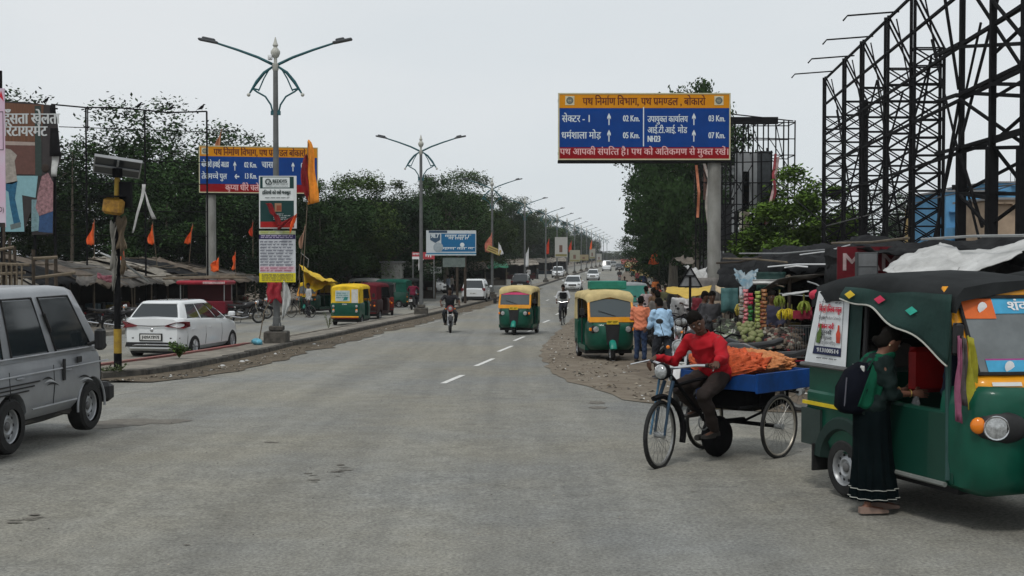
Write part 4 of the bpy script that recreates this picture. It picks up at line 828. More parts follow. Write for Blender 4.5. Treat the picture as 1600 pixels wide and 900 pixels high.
block('blue painted house with a balcony seen between the thick hoarding posts', 1477, 1546, 300, 78, 7, M_BLUE, [(1484, 333, 1492, 348), (1515, 322, 1538, 340)], extra=bx1)
block('taller bright blue house at the right edge, behind the hoarding posts', 1545, 1640, 286, 92, 9, M_BLUE, [(1556, 300, 1568, 312), (1580, 292, 1594, 306)], extra=lambda t, W, H, k: ([(lambda q: (q.tube([(W * (.35 + i * .07), .1, H), (W * (.35 + i * .07), .1, H + .75)], .03, 5), q.build('railing_post', M_STEEL, t)))(MB()) for i in range(9)], (lambda q: (q.tube([(W * .35, .1, H + .75), (W * .92, .1, H + .75)], .03, 5), q.build('railing', M_STEEL, t)))(MB())))
block('beige and brown building partly hidden by the right hoarding posts', 1552, 1640, 312, 70, 6, mat('beige_render', (.33, .25, .18), .85, var=.2, scale=1.2), [(1556, 320, 1563, 345), (1567, 320, 1575, 345), (1580, 322, 1592, 350)])
block('narrow house with a yellow and orange side, left of the blue house', 1457, 1482, 322, 84, 6, mat('ochre_render', (.42, .3, .13), .85, var=.25, scale=.8), [(1466, 338, 1472, 350)])
block('pale low house behind the lattice towers', 1424, 1450, 342, 90, 6, mat('pale_render', (.42, .43, .44), .85, var=.1), [(1430, 352, 1446, 366)])
block('weathered white concrete block behind the middle scaffold', 1164, 1172, 248, 74, 2, mat('streaky_render', (.40, .38, .33), .9, var=.3, stretch=(2, 2, .3)), [])
block('grey concrete building far behind the middle scaffold', 1116, 1150, 262, 82, 6, mat('grey_render', (.2, .21, .215), .9, var=.15), [(1124, 276, 1132, 288), (1138, 276, 1146, 288)])
block('low white walled shop under the trees left of the red banner', 596, 626, 411, 88, 5, mat('dirty_white_render', (.30, .30, .28), .9, var=.3), [(604, 418, 614, 432)])
# ================================================================== VEHICLE PARTS
M_RIM = mat('alloy_rim', (.42, .43, .44), .35, metal=.6, var=.1); M_PLAS = mat('black_plastic', (.02, .02, .021), .5, var=.2, scale=8)
M_LAMPR = mat('red_lamp', (.12, .004, .007), .3, var=0, coat=.15); M_LAMPW = mat('clear_lamp', (.36, .37, .37), .12, var=.4, scale=40, coat=.5, metal=.3); M_LAMPO = mat('orange_lamp', (.75, .2, .01), .2, var=0, coat=.6)
M_PLATE = mat('number_plate', (.62, .62, .6), .5, var=.05); M_PLY = mat('yellow_plate', (.6, .42, .03), .5, var=.05); M_INT = mat('dark_interior', (.015, .014, .014), .8, var=.2)
def wheel(par, x, y, r, wd, rim=.62, side=1, spokes=5, ax='x', name='wheel', rimm=None):
    t = MB(); R_ = r; prof = [(R_ * .62, -wd / 2), (R_ * .9, -wd / 2), (R_ * .985, -wd * .38), (R_, -wd * .15), (R_, wd * .15), (R_ * .985, wd * .38), (R_ * .9, wd / 2), (R_ * .62, wd / 2)]
    t.lathe(prof, (x, y, r), 'x', 26, cap=False); w_ = t.build(name, M_RUB, par, smooth=35)
    q = MB(); s = side; q.lathe([(R_ * .64, s * wd * .42), (R_ * .60, s * wd * .44), (R_ * .56, s * wd * .2), (R_ * .5, s * wd * .1), (R_ * .2, s * wd * .12), (R_ * .18, s * wd * .34), (.001, s * wd * .36)], (x, y, r), 'x', 22, cap=False)
    for k in range(spokes):
        a = 2 * pi * k / spokes; c_, s_ = cos(a), sin(a)
        q.tube([(x + s * wd * .34, y + c_ * R_ * .12, r + s_ * R_ * .12), (x + s * wd * .42, y + c_ * R_ * .58, r + s_ * R_ * .58)], R_ * .06, 4)
    q.build('rim', rimm or M_RIM, w_, smooth=35); return w_
def lerp(a, b, t): return a + (b - a) * t
def steel_rims(root, r):                            # pressed steel wheels: dish with a ring of holes and a hub cap
    for w_ in [c for c in root.children_recursive if c.name.split('.')[0] in ('wheel', 'front_wheel')]:
        for c in [c for c in w_.children if c.name.startswith('rim')]:
            x0 = sum(v.co.x for v in c.data.vertices) / len(c.data.vertices); y0 = sum(v.co.y for v in w_.data.vertices) / len(w_.data.vertices); xc = sum(v.co.x for v in w_.data.vertices) / len(w_.data.vertices); s = 1 if x0 > xc else -1
            bpy.data.objects.remove(c); q = MB(); q.lathe([(r * .645, s * .055), (r * .62, s * .065), (r * .58, s * .055), (r * .55, s * .02), (r * .50, s * .012), (r * .36, s * .04), (r * .30, s * .045), (r * .24, s * .03), (.001, s * .03)], (xc, y0, r), 'x', 24, cap=False); d = q.build('rim', pal((.34, .35, .36), rough=.4, metal=.5), w_, smooth=35)
            q = MB()
            for k in range(10): a = k * pi / 5; q.ball((xc + s * .03, y0 + cos(a) * r * .44, r + sin(a) * r * .44), r * .065, 7, 4, sx=.35)
            q.build('rim_holes', M_PLAS, w_); q = MB(); q.ball((xc + s * .035, y0, r), r * .17, 12, 7, sx=.5); q.build('hub_cap', pal((.12, .12, .12), rough=.4), w_, smooth=True)
def car(label, L, W, H, paint, zt, zb=.2, hw=None, gh=None, wb=None, wheel_r=.3, side_win=((.06, .32), (.36, .62), (.65, .93)), front=None, loc=None, rz=0, name='parked_car', detail=True, wpos=None, cat='car', group=None, seams=(.1, .45, .8)):
    """front is +Y. zt: belt line heights [(y, z)], hw: half widths, gh = (rear base y, front base y, rear top y, front top y, base half width, top half width)"""
    t = thing(name, label, cat, loc or (0, 0, 0), rz, group); b = MB(); hw = hw or [(-L / 2, W * .40), (-L / 2 + .12, W * .47), (-L / 4, W * .5), (L / 4, W * .5), (L / 2 - .25, W * .46), (L / 2, W * .37)]
    ny = 26; rings = []
    for k in range(ny + 1):
        y = -L / 2 + L * k / ny; w_ = interp(hw, y); z1 = interp(zt, y); z0 = zb + .08 * (1 if k in (0, ny) else 0); m_ = (z0 + z1) / 2
        half = [(.0, z0), (w_ * .86, z0), (w_ * .97, z0 + .1), (w_, m_), (w_ * .985, z1 - .14), (w_ * .95, z1 - .04), (w_ * .86, z1), (0, z1 + .025)]
        rings.append([(x, y, z) for x, z in half] + [(-x, y, z) for x, z in half[1:-1]][::-1])
    b.loft(rings); body = b.build('body', paint, t, smooth=40)
    wy = wpos or (-L * .31, L * .32); c = MB()
    for y in wy:
        for sx in (-1, 1): c.cyl((sx * (W / 2 - .24), y, wheel_r), (sx * (W / 2 + .2), y, wheel_r), wheel_r * 1.2, 22)
    cut(body, c)
    rb, fb, rt, ft, wb_, wt = gh; bz = lambda y: interp(zt, y) - .03
    zb_ = min(bz(rb + .3), bz(fb - .3)); zz = H
    def P(a, h, off=0, sx=1): y = lerp(lerp(rb, rt, h), lerp(fb, ft, h), a); return (sx * (lerp(wb_, wt, h ** 1.3) + off), y, lerp(zb_, zz - .07, h))
    g_ = MB(); n = 12; rs = []
    for h in (0, .35, .7, 1):
        r_ = [P(k / n, h) for k in range(n + 1)]
        # round the corners in plan
        ring = []
        for i, p in enumerate(r_): ring.append((p[0] - (.05 if i in (0, n) else 0), p[1], p[2]))
        ring += [(p[0] * -1 + (.05 if i in (0, n) else 0), p[1], p[2]) for i, p in reversed(list(enumerate(r_)))]
        rs.append(ring)
    last = rs[-1]; cy = (rt + ft) / 2
    for s_, dz in ((.93, .045), (.78, .068), (.3, .075)): rs.append([(x * s_, cy + (y - cy) * s_, zz - .07 + dz) for x, y, z in last])
    g_.loft(rs); roof = g_.build('cabin', paint, t, smooth=45)
    for sx in (-1, 1):
        for a0, a1 in side_win:
            q = MB(); sh = .05
            q.grid(lambda u, v: P(lerp(a0 + (0 if a0 > .1 else .02), a1, u), lerp(.1, .9, v), .008, sx), 4, 3); wn = q.build('side_window', M_GLASSD, t, smooth=True)
            if detail: q = MB(); q.tube([P(lerp(a0, a1, u), h, .008, sx) for u, h in ((0, .07), (1, .07), (1, .93), (0, .93), (0, .07))], .012, 4); q.build('window_trim', M_PLAS, wn)
    for nm, y0, y1, sg, xi in (('windscreen', fb, ft, 1, .07), ('rear_window', rb, rt, -1, .1)):
        q = MB(); hx_ = lambda h: lerp(wb_, wt, h ** 1.3) - xi
        q.grid(lambda u, v: (lambda h: ((2 * u - 1) * hx_(h), lerp(y0, y1, h) + sg * .012 + sg * .03 * (1 - (2 * u - 1) ** 2) * .3, lerp(zb_, zz - .07, h) + .008))(lerp(.08, .93, v)), 6, 4); q.build(nm, M_GLASSD, t, smooth=True)
    q = MB(); q.box(-W * .4, -L / 2 + .25, zb - .06, W * .4, L / 2 - .25, zb + .25); q.build('underbody', M_PLAS, t)
    for y in wy:
        for sx in (-1, 1): wheel(t, sx * (W / 2 - .1), y, wheel_r, .19, side=sx)
    for sx in (-1, 1):
        q = MB(); yy = fb - .12; q.bbox(*( (sx * (W / 2 - .02), yy - .06, zb_ + .06, sx * (W / 2 + .17), yy + .06, zb_ + .2) if sx > 0 else (-(W / 2 + .17), yy - .06, zb_ + .06, -(W / 2 - .02), yy + .06, zb_ + .2)), b=.03); q.build('mirror', paint, t)
        if detail:
            for y in (lerp(rb, fb, .42), lerp(rb, fb, .80)): pass
            for k, s_ in enumerate(seams[:-1]):
                y = lerp(rb, fb, (seams[k] + seams[k + 1]) / 2 - .08); q = MB(); xx = W / 2 * .985; q.tube([(sx * (xx - .0), y - .08, zb_ - .17), (sx * (xx + .025), y, zb_ - .17), (sx * (xx), y + .08, zb_ - .17)], .013, 5); q.build('door_handle', M_PLAS if k < 0 else paint, t)
            for s_ in seams:
                y = lerp(rb, fb, s_); q = MB(); q.tube([(sx * interp(hw, y) * .972, y, zb + .12), (sx * (interp(hw, y) + .0), y, (zb + zb_) / 2), (sx * interp(hw, y) * .982, y, zb_ - .09)], .0065, 4); q.build('door_seam', M_PLAS, t)
    return t
M_WCAR = mat('white_car_paint', (.66, .68, .69), .22, var=.03, coat=.8); M_SILV = mat('silver_van_paint', (.29, .30, .315), .38, metal=.3, var=.12, scale=2.2, coat=.3); M_BCAR = mat('black_car_paint', (.012, .012, .014), .25, var=0, coat=.7)
def plate(par, x, y, z, wd, h, m, txt=None, face=-1, nm='number_plate'):
    q = MB(); q.box(x - wd / 2, y - .006, z, x + wd / 2, y + .006, z + h); o = q.build(nm, m, par)
    q = MB(); yy = y + face * .009
    if txt: text(q, txt, -wd * .43, 0, h * .55, 0, wd * .86, bold=.003, fn=lambda p: (x + p[0] * (1 if face < 0 else -1), yy, z + h * .22 + p[2]))
    else: scribble(q, -wd * .42, wd * .42, 0, h * .5, 0, 3, fn=lambda p: (x + p[0] * (1 if face < 0 else -1), yy, z + h * .25 + p[2]))
    q.build('plate_lettering', M_BLACK, o)
# ---- white hatchback near the first lamp
hb = car('white hatchback seen from behind, driving just beyond the median at the left', 3.95, 1.745, 1.5, M_WCAR, [(-1.98, 1.03), (-1.90, 1.08), (-1.2, 1.05), (0, 1.0), (1.0, .95), (1.55, .86), (1.98, .64)], gh=(-1.92, 1.12, -1.50, .22, .78, .58), loc=gnd(288, 34.2), rz=R(-10), name='hatchback_car', side_win=((.13, .40), (.44, .74), (.77, .93)))
gcar = pal((.5, .52, .52)); 
for sx in (-1, 1):
    q = MB(); q.M = Matrix.Identity(4)
    pts = [(.872, -1.60, .96), (.83, -1.90, .98), (.66, -1.985, .96), (.38, -2.02, .88), (.38, -2.02, .85), (.66, -1.99, .82), (.84, -1.91, .80), (.885, -1.60, .84)]
    q.loft([[(sx * x, y, z) for x, y, z in pts], [(sx * (x + .022), y - .02, z) for x, y, z in pts]]); q.build('tail_lamp', M_LAMPR, hb)
    q = MB(); q.tube([(sx * .5, -1.975, .55), (sx * .75, -1.90, .55)], .02, 5); q.build('reflector', M_PLAS, hb)
q = MB(); q.loft([[(x, y, z) for x, z in ((-.74, .32), (.74, .32), (.70, .44), (-.70, .44))] for y in (-1.99, -1.8)]); q.build('lower_bumper', M_PLAS, hb)
q = MB(); q.tube([(-.7, -1.945, .34), (-.4, -2.0, .37), (.4, -2.0, .37), (.7, -1.945, .34)], .018, 6); q.build('bumper_trim', M_CHROME, hb)
q = MB(); q.bbox(-.50, -1.56, 1.41, .50, -1.3, 1.45, .015); q.build('roof_spoiler', M_WCAR, hb)
q = MB(); q.tube([(0, -1.05, 1.5), (0, -1.12, 1.6)], .012, 5); q.build('aerial', M_PLAS, hb)
q = MB(); q.tube([(-.38, -2.01, .87), (0, -2.015, .86), (.38, -2.01, .87)], .012, 5); q.build('tailgate_seam', M_PLAS, hb); q = MB(); q.ball((0, -1.985, .76), .045, 12, 8, sy=.3); q.build('badge', M_CHROME, hb)
plate(hb, -.02, -2.0, .50, .56, .14, M_PLATE, 'JH09AY8978')
q = MB(); q.box(-.34, -1.995, .47, .3, -1.988, .67); q.build('plate_frame', M_PLAS, hb)
# ---- silver van cut by the left edge
vn = car('silver minivan with dark wavy decals on its side, cut by the left edge', 3.45, 1.5, 1.72, M_SILV, [(-1.8, .98), (1.2, .98), (1.55, .95), (1.73, .80)], zb=.3, hw=[(-1.73, .70), (-1.5, .74), (1.2, .75), (1.5, .73), (1.73, .62)], gh=(-1.70, 1.62, -1.56, .98, .725, .655), loc=(0, 0, 0), name='minivan', cat='van', wheel_r=.29, side_win=((.07, .28), (.335, .575), (.63, .895)), wpos=(-.62, 1.22), seams=(.02, .315, .60, .96))
vn.location = (-5.82, 13.53, 0); vn.rotation_euler.z = R(-6.5)
for z, y0, y1 in ((.99, -1.7, 1.55), (.80, -1.6, 1.62), (.42, -.22, .80)):
    q = MB(); q.tube([(.752, y0, z), (.757, y1, z)], .009, 5); q.build('body_crease', pal((.4, .41, .43), rough=.35), vn)
for z in (.70, .66, .62): q = MB(); q.box(.748, -1.62, z, .7585, -.05 - (.70 - z) * 3, z + .014); q.build('stripe_decal', M_PLAS, vn)
def decal(y0, y1, z, nm='wave_decal'):
    for k in range(3):
        q = MB(); q.grid(lambda u, v: (.762, lerp(y0 + k * .05, y1 - (2 - k) * .06, u), z + .05 - k * .035 + .03 * sin(u * pi) - u * .03 + (v - .5) * .022 * sin(u * pi)), 12, 1); q.build(nm, [M_PLAS, pal((.45, .46, .47)), M_PLAS][k], vn)
decal(-.02, .38, .66); decal(.82, 1.28, .60)
q = MB(); q.bbox(.752, .46, .66, .772, .52, .9, .01); q.build('sliding_door_handle', M_PLAS, vn); q = MB(); q.bbox(.752, .80, .83, .77, .92, .9, .01); q.build('front_door_handle', M_PLAS, vn)
for ch in list(vn.children):
    if ch.name.startswith('mirror'): bpy.data.objects.remove(ch)
q = MB(); q.bbox(.60, 1.60, .95, .74, 1.64, 1.0, .01); q.tube([(.74, 1.12, 1.02), (.86, 1.16, 1.06)], .02, 6); q.bbox(.82, 1.10, .95, .92, 1.24, 1.2, .025); q.build('side_mirror', M_PLAS, vn)
q = MB(); q.bbox(-.74, 1.62, .28, .755, 1.84, .52, .05); q.build('front_bumper', M_PLAS, vn)
q = MB(); q.torus((.735, 1.22, .29), .352, .014, 'x', 20, 6, -.1, pi + .1); q.build('wheel_arch_lip', M_SILV, vn, smooth=True)
q = MB(); q.tube([(.728, .25, 1.22), (.705, .14, 1.42)], .018, 6); q.build('pillar_vent', M_PLAS, vn)
q = MB(); q.bbox(.52, .98, .92, .60, 1.0, 1.14, .02); q.build('white_headrest', pal((.5, .52, .5)), vn)
q = MB(); q.tube([(.66, -1.2, .30), (.6, -.2, .26), (.55, .4, .24), (.62, .9, .28)], .03, 6); q.tube([(.4, .3, .34), (.66, .8, .26)], .025, 6); q.build('exhaust_pipe', pal((.05, .045, .04)), vn)
steel_rims(vn, .29)
# ---- other cars
def small_car(kind, label, px, d, rz, group='cars on the road', x=None, paint=None, s=1):
    paint = paint or M_WCAR
    if kind == 'suv': o = car(label, 4.2, 1.8, 1.68, paint, [(-2.1, .95), (-1.9, 1.05), (0, 1.02), (1.2, 1.0), (1.7, .95), (2.1, .78)], gh=(-1.95, 1.1, -1.65, .45, .83, .66), wheel_r=.34, zb=.26, side_win=((.07, .3), (.34, .64), (.68, .93)), name='suv_car', detail=False)
    elif kind == 'van': o = car(label, 4.3, 1.8, 2.15, paint, [(-2.1, 1.15), (1.3, 1.12), (1.7, 1.0), (2.1, .85)], gh=(-2.05, 1.55, -1.95, .95, .85, .74), wheel_r=.32, zb=.28, side_win=((.05, .3), (.34, .6), (.64, .92)), name='van', detail=False, cat='van')
    else: o = car(label, 3.9, 1.7, 1.5, paint, [(-1.95, .86), (-1.7, .95), (0, .93), (1.0, .9), (1.5, .83), (1.95, .62)], gh=(-1.6, 1.1, -1.2, .3, .78, .60), wheel_r=.29, side_win=((.12, .4), (.44, .72), (.76, .93)), name='small_car', detail=False)
    L = 2.1 if kind != 'small' else 1.95; W = .85 if kind != 'small' else .8
    for sx in (-1, 1):
        q = MB(); q.ball((sx * W * .74, L - .10, .70 if kind == 'small' else .82), .14, 12, 7, sy=.6, sz=.62); q.build('headlight', M_LAMPW, o)
        q = MB(); q.bbox(*sorted((sx * W * .72, sx * W * 1.0))[:1], -L + .0, .72 if kind == 'small' else .85, max(sx * W * .72, sx * W * 1.0), -L + .12, .88 if kind == 'small' else 1.05, .02); q.build('tail_lamp', M_LAMPR, o)
    q = MB(); q.bbox(-W * .48, L - .07, .48, W * .48, L + .012, .70, .05); q.build('grille', M_PLAS, o)
    q = MB(); q.bbox(-W * .8, L - .14, .26, W * .8, L - .0, .42, .04); q.build('front_bumper', M_PLAS, o); q = MB(); q.bbox(-W * .92, -L - .02, .26, W * .92, -L + .2, .5 if kind != 'small' else .38, .05); q.build('rear_bumper', M_PLAS, o)
    plate(o, 0, L + .02, .42, .5, .12, M_PLATE, face=1); plate(o, 0, -L - .005, .62, .5, .12, M_PLATE, face=-1)
    p = gnd(px, d) if x is None else Vector((x, d, gz(d))); o.location = p; o.rotation_euler.z = rz
    if group: o['group'] = group
    return o
c1 = small_car('suv', 'white crossover with black rear bumper driving away beside the third lamp post', 744, 89, R(-4))
c2 = small_car('small', 'white saloon with a black grille coming towards the camera, nearest oncoming car', 896, 119, R(174))
c3 = dup(c2, gnd(927, 168), R(174), 'white hatchback coming towards the camera just behind the nearest oncoming saloon')
c4 = small_car('van', 'tall white van far down the road, last clear oncoming vehicle', 948, 255, R(174))
def cpy(src, px, d, rz, label, old=None, new=None, **k):
    o = dup(src, gnd(px, d), rz, label, **k)
    if old: recolor(o, old, new)
    return o
cpy(c1, 872, 186, R(176), 'white crossover with dark front bumper on the left carriageway beyond the median')
cpy(c1, 738, 158, R(-6), 'white car driving away on the left carriageway above the white crossover')
cpy(c1, 668, 112, R(-125), 'white car parked beside the black auto rickshaw, nose pointing right', group='parked cars')
cpy(c2, 655, 121, R(-105), 'white car parked under the red banner, half hidden by auto rickshaws', group='parked cars')
cpy(c2, 806, 205, R(-40), 'white car parked left of the fourth lamp post, rear one', group='parked cars'); cpy(c2, 816, 188, R(-30), 'white car parked close behind the fourth lamp post', group='parked cars')
cpy(c1, 815, 118, R(-5), 'black car with only its roof showing above the moving auto rickshaw', M_WCAR, M_BCAR)
cpy(c2, 968, 262, R(174), 'dark car far off, right of the tall white van', M_WCAR, M_BCAR); cpy(c1, 958, 330, R(174), 'distant grey car behind the tall white van', M_WCAR, M_STEEL); cpy(c2, 975, 300, R(-5), 'farthest dark car before the road disappears', M_WCAR, M_BCAR)
# ================================================================== AUTO RICKSHAWS
def canvas(c, nm): return mat(nm, c, .8, var=.22, scale=3, bump=.2, spec=.06)
M_GRN = mat('green_enamel', (.004, .066, .041), .4, var=.25, scale=2.2, coat=.2); M_DGRN = mat('dark_green_enamel', (.006, .045, .03), .35, var=.15, scale=2, coat=.3); M_YEL = mat('amber_enamel', (.72, .30, .015), .35, var=.1, coat=.3)
M_CRM = canvas((.50, .40, .20), 'cream_canvas'); M_YC = canvas((.66, .44, .03), 'yellow_canvas'); M_BC = canvas((.02, .022, .022), 'black_canvas'); M_GC = canvas((.01, .07, .05), 'green_canvas'); M_RC = canvas((.3, .02, .03), 'red_canvas')
def auto(label, roof, tub, band, name='auto_rickshaw', rear=None):
    t = thing(name, label, 'auto rickshaw')
    q = MB(); rs = []
    for y, w_, z0, z1 in [(-1.32, .56, .36, .96), (-1.27, .62, .30, 1.0), (-.6, .65, .28, 1.0), (-.5, .65, .28, .95)]:
        rs.append([(-w_ * .93, y, z0), (w_ * .93, y, z0), (w_, y, z0 + .08), (w_, y, z1 - .05), (w_ * .96, y, z1), (-w_ * .96, y, z1), (-w_, y, z1 - .05), (-w_, y, z0 + .08)])
    q.loft(rs); rb_ = q.build('rear_body', tub, t, smooth=35); c = MB()
    for sx in (-1, 1): c.cyl((sx * .42, -.82, .22), (sx * .9, -.82, .22), .27, 18)
    cut(rb_, c)
    q = MB(); q.box(-.62, -.52, .26, .62, .62, .38); q.build('floor', tub, t)
    q = MB(); rs = []
    for y, w_, z0, z1 in [(.42, .60, .28, .98), (.62, .615, .27, 1.02), (.85, .57, .28, .99), (1.02, .46, .33, .95), (1.10, .28, .42, .88)]:
        n = 10; up = [(w_ * cos(a), (z0 + z1) / 2 + (z1 - z0) / 2 * sin(a)) for a in [0]]
        rs.append([(-w_ * .8, y, z0), (w_ * .8, y, z0), (w_ * .97, y, z0 + .1), (w_, y, (z0 + z1) / 2), (w_ * .97, y, z1 - .08), (w_ * .9, y, z1), (-w_ * .9, y, z1), (-w_ * .97, y, z1 - .08), (-w_, y, (z0 + z1) / 2), (-w_ * .97, y, z0 + .1)])
    q.loft(rs); q.build('front_cowl', tub, t, smooth=50)
    q = MB(); q.loft([[(x, y, z) for x, z in ((-.13 - k * .04, .42), (.13 + k * .04, .42), (.17 + k * .07, .93), (-.17 - k * .07, .93))] for y, k in ((1.02, 1), (1.125, 0))]); q.build('centre_panel', M_PLAS, t)
    def F(x, h, off=0): return (x, .93 - h * .30 + off, 1.0 + h * .62)    # windscreen plane
    q = MB(); q.loft([[(-.57, .90 + o, .975), (.57, .90 + o, .975), (.57, .88 + o, 1.10), (-.57, .88 + o, 1.10)] for o in (0, .06)]); q.build('scuttle_band', band, t)
    q = MB()
    for pts in ([(-.56, 0), (-.54, .92)], [(.56, 0), (.54, .92)], [(-.56, .92), (.56, .92)]): q.tube([F(*p) for p in pts], .035, 6)
    q.build('windscreen_frame', band, t)
    q = MB(); q.grid(lambda u, v: F((2 * u - 1) * .52, lerp(.17, .88, v), .012 + .04 * (1 - (2 * u - 1) ** 2)), 6, 3); ws = q.build('windscreen', mat('windscreen_glass', (.05, .065, .07), .07, var=0, spec=.6), t, smooth=True)
    q = MB(); q.tube([F(-.1, .2, .06), F(.32, .42, .07)], .008, 4); q.build('wiper', M_PLAS, t)
    for sx in (-1, 1):
        q = MB(); q.lathe([(.001, .05), (.06, .045), (.075, .02), (.08, -.03)], (sx * .40, 1.04, .80), 'y', 16, cap=False); q.build('headlight', M_LAMPW, t, smooth=True)
        q = MB(); q.bbox(sx * .40 - .12, .93, .70, sx * .40 + .12, 1.05, .90, .04); q.build('headlight_surround', M_PLAS, t)
        q = MB(); q.bbox(sx * .53 - .04, .93, .76, sx * .53 + .04, 1.02, .84, .01); q.build('indicator', M_LAMPO, t)
        q = MB(); q.tube([(sx * .58, .80, 1.2), (sx * .70, .86, 1.22)], .012, 5); q.bbox(sx * .72 - .06, .84, 1.14, sx * .72 + .06, .87, 1.32, .012); q.build('side_mirror', M_PLAS, t)
        q = MB(); q.tube([(sx * .62, -.55, .95), (sx * .62, -.6, 1.5)], .022, 6); q.tube([(sx * .62, .1, .38), (sx * .62, .1, 1.55)], .018, 6); q.build('side_post', M_PLAS, t)
        wheel(t, sx * .56, -.82, .225, .12, side=sx, spokes=4)
    # canvas roof with rounded shoulders
    q = MB(); rs = []
    for y, dz, w_ in [(.74, -.10, .57), (.68, -.02, .60), (.3, .02, .64), (-.5, .03, .66), (-1.1, .0, .64), (-1.28, -.07, .60)]:
        z = 1.66 + dz; rs.append([(-w_, y, z - .14), (-w_ * 1.0, y, z - .04), (-w_ * .9, y, z + .03), (-w_ * .5, y, z + .075), (0, y, z + .09), (w_ * .5, y, z + .075), (w_ * .9, y, z + .03), (w_, y, z - .04), (w_, y, z - .14), (w_ * .85, y, z - .08), (0, y, z + .03), (-w_ * .85, y, z - .08)])
    q.loft(rs); q.build('canopy', roof, t, smooth=50)
    q = MB(); q.grid(lambda u, v: (lambda h: ((2 * u - 1) * lerp(.61, .59, h), -1.29 + .03 * h * 0 - .015 * sin(u * 12) * (1 - h) * .3, lerp(.96, 1.6, h)))(v), 8, 5)
    for sx in (-1, 1): q.grid(lambda u, v: (sx * lerp(.625, .61, v), lerp(-1.29, -.62, u), lerp(.97, 1.58, v)), 4, 4)
    q.build('rear_curtain', rear or roof, t, smooth=True)
    q = MB(); q.bbox(-.52, -1.1, .5, .52, -.55, .62, .04); q.bbox(-.52, -1.2, .6, .52, -1.05, 1.1, .04); q.build('passenger_seat', pal((.04, .02, .02), rough=.5), t)
    q = MB(); q.bbox(-.3, -.15, .5, .3, .2, .62, .04); q.bbox(-.3, -.2, .62, .3, -.14, .95, .03); q.build('driver_seat', M_INT, t)
    q = MB(); q.tube([(-.32, .42, 1.0), (-.2, .5, 1.04), (.2, .5, 1.04), (.32, .42, 1.0)], .018, 6); q.tube([(0, .5, 1.04), (0, .7, .5)], .03, 6); q.build('handlebar', M_PLAS, t)
    wheel(t, 0, 1.02, .225, .11, side=1, spokes=4, name='front_wheel')
    q = MB(); q.torus((0, 1.02, .225), .27, .075, 'x', 14, 8, .35, pi - .5, flat=1.2); q.build('front_mudguard', mat('teal_mudguard', (.01, .20, .15), .35, var=.1), t, smooth=True)
    q = MB(); q.box(-.6, -1.1, .16, .6, .5, .28); q.build('chassis', M_PLAS, t)
    for sx in (-1, 1):
        q = MB(); q.lathe([(.001, -.04), (.05, -.03), (.055, 0)], (sx * .5, -1.31, .82), 'y', 12, cap=False); q.build('tail_lamp', M_LAMPR, t); q = MB(); q.lathe([(.001, -.04), (.045, -.03), (.05, 0)], (sx * .5, -1.31, .68), 'y', 12, cap=False); q.build('rear_indicator', M_LAMPO, t)
    q = MB(); q.bbox(-.6, -1.4, .36, .6, -1.33, .42, .01); q.build('rear_bumper', M_YEL, t); q = MB(); q.bbox(-.6, -1.395, .31, .6, -1.34, .352, .01); q.build('lower_rear_bumper', M_LAMPR, t)
    plate(t, 0, 1.13, .93, .3, .1, M_PLY, face=1)
    return t
A1 = auto('green and amber auto rickshaw with a pink strip on its windscreen, moving down the middle', M_CRM, M_GRN, M_YEL)
A1.location = gnd(810, 45.5); A1.rotation_euler.z = R(180 - 9)
q = MB(); q.grid(lambda u, v: ((2 * u - 1) * .51, .93 - lerp(.74, .87, v) * .30 + .022 + .04 * (1 - (2 * u - 1) ** 2), 1.0 + lerp(.74, .87, v) * .62), 6, 1); q.build('pink_strip', pal((.5, .04, .13)), A1)
A2 = dup(A1, gnd(946, 32.0), R(180 + 5), 'green auto rickshaw with amber windscreen frame parked on the dirt verge')
for o in list(A2.children):
    if o.name.startswith('pink_strip'): bpy.data.objects.remove(o)
q = MB(); q.bbox(-.4, -.5, 1.79, .55, -.1, 2.0, .02); tag(q.build('green_crate', mat('green_crate_paint', (.02, .17, .12), .5, var=.2)), 'flat green crate carried on the roof of the parked auto rickshaw', 'crate'); o = bpy.data.objects['green_crate']; o.matrix_world = Matrix.Translation(A2.location) @ Matrix.Rotation(R(185), 4, 'Z') @ Matrix.Translation((-.15, .1, -.02)) @ Matrix.Scale(1.0, 4)
A3 = auto('yellow and green auto rickshaw seen from behind, with a poster on its rear curtain', M_YC, M_GRN, M_YEL); A3.location = gnd(551, 54); A3.rotation_euler.z = R(-7)
q = MB(); q.box(-.42, -1.305, 1.05, .2, -1.295, 1.5); q.build('rear_poster', pal((.42, .5, .5), var=.15), A3); q = MB(); q.box(.28, -1.308, .98, .56, -1.298, 1.55); q.build('white_rear_sheet', pal((.5, .5, .48), var=.15), A3)
q = MB(); [scribble(q, -.38, .15, 1.18 + i * .09, .05, -1.315, i) for i in range(3)]; q.prism([(-.1, 1.08), (.1, 1.1), (.12, 1.22), (.0, 1.25)], -1.312, -1.307, 'y'); q.build('poster_print', pal((.03, .2, .18), var=0), A3)
for sx in (-1, 1): 
    for z in (.84, .62): q = MB(); q.ball((sx * .5, -1.345, z), .055, 10, 7, sy=.3); q.build('round_reflector', M_LAMPW, A3)
q = MB(); text(q, 'CNG', -.12, .9, .05, -1.335, .2, bold=.002); q.build('cng_lettering', M_WHITE, A3)
GA = 'auto rickshaws parked on the left carriageway'
def au(label, px, d, rz, roof, tub, band=M_YEL, base=None, group=GA):
    o = dup(base or A1, gnd(px, d), rz, label, group=group)
    for ch in list(o.children):
        if ch.name.startswith('pink_strip'): bpy.data.objects.remove(ch)
    recolor(o, M_CRM, roof); recolor(o, M_GRN, tub)
    if band is not M_YEL: recolor(o, M_YEL, band)
    return o
au('dark green auto rickshaw with a yellow roof parked under the yellow awning', 492, 68, R(160), M_YC, M_DGRN)
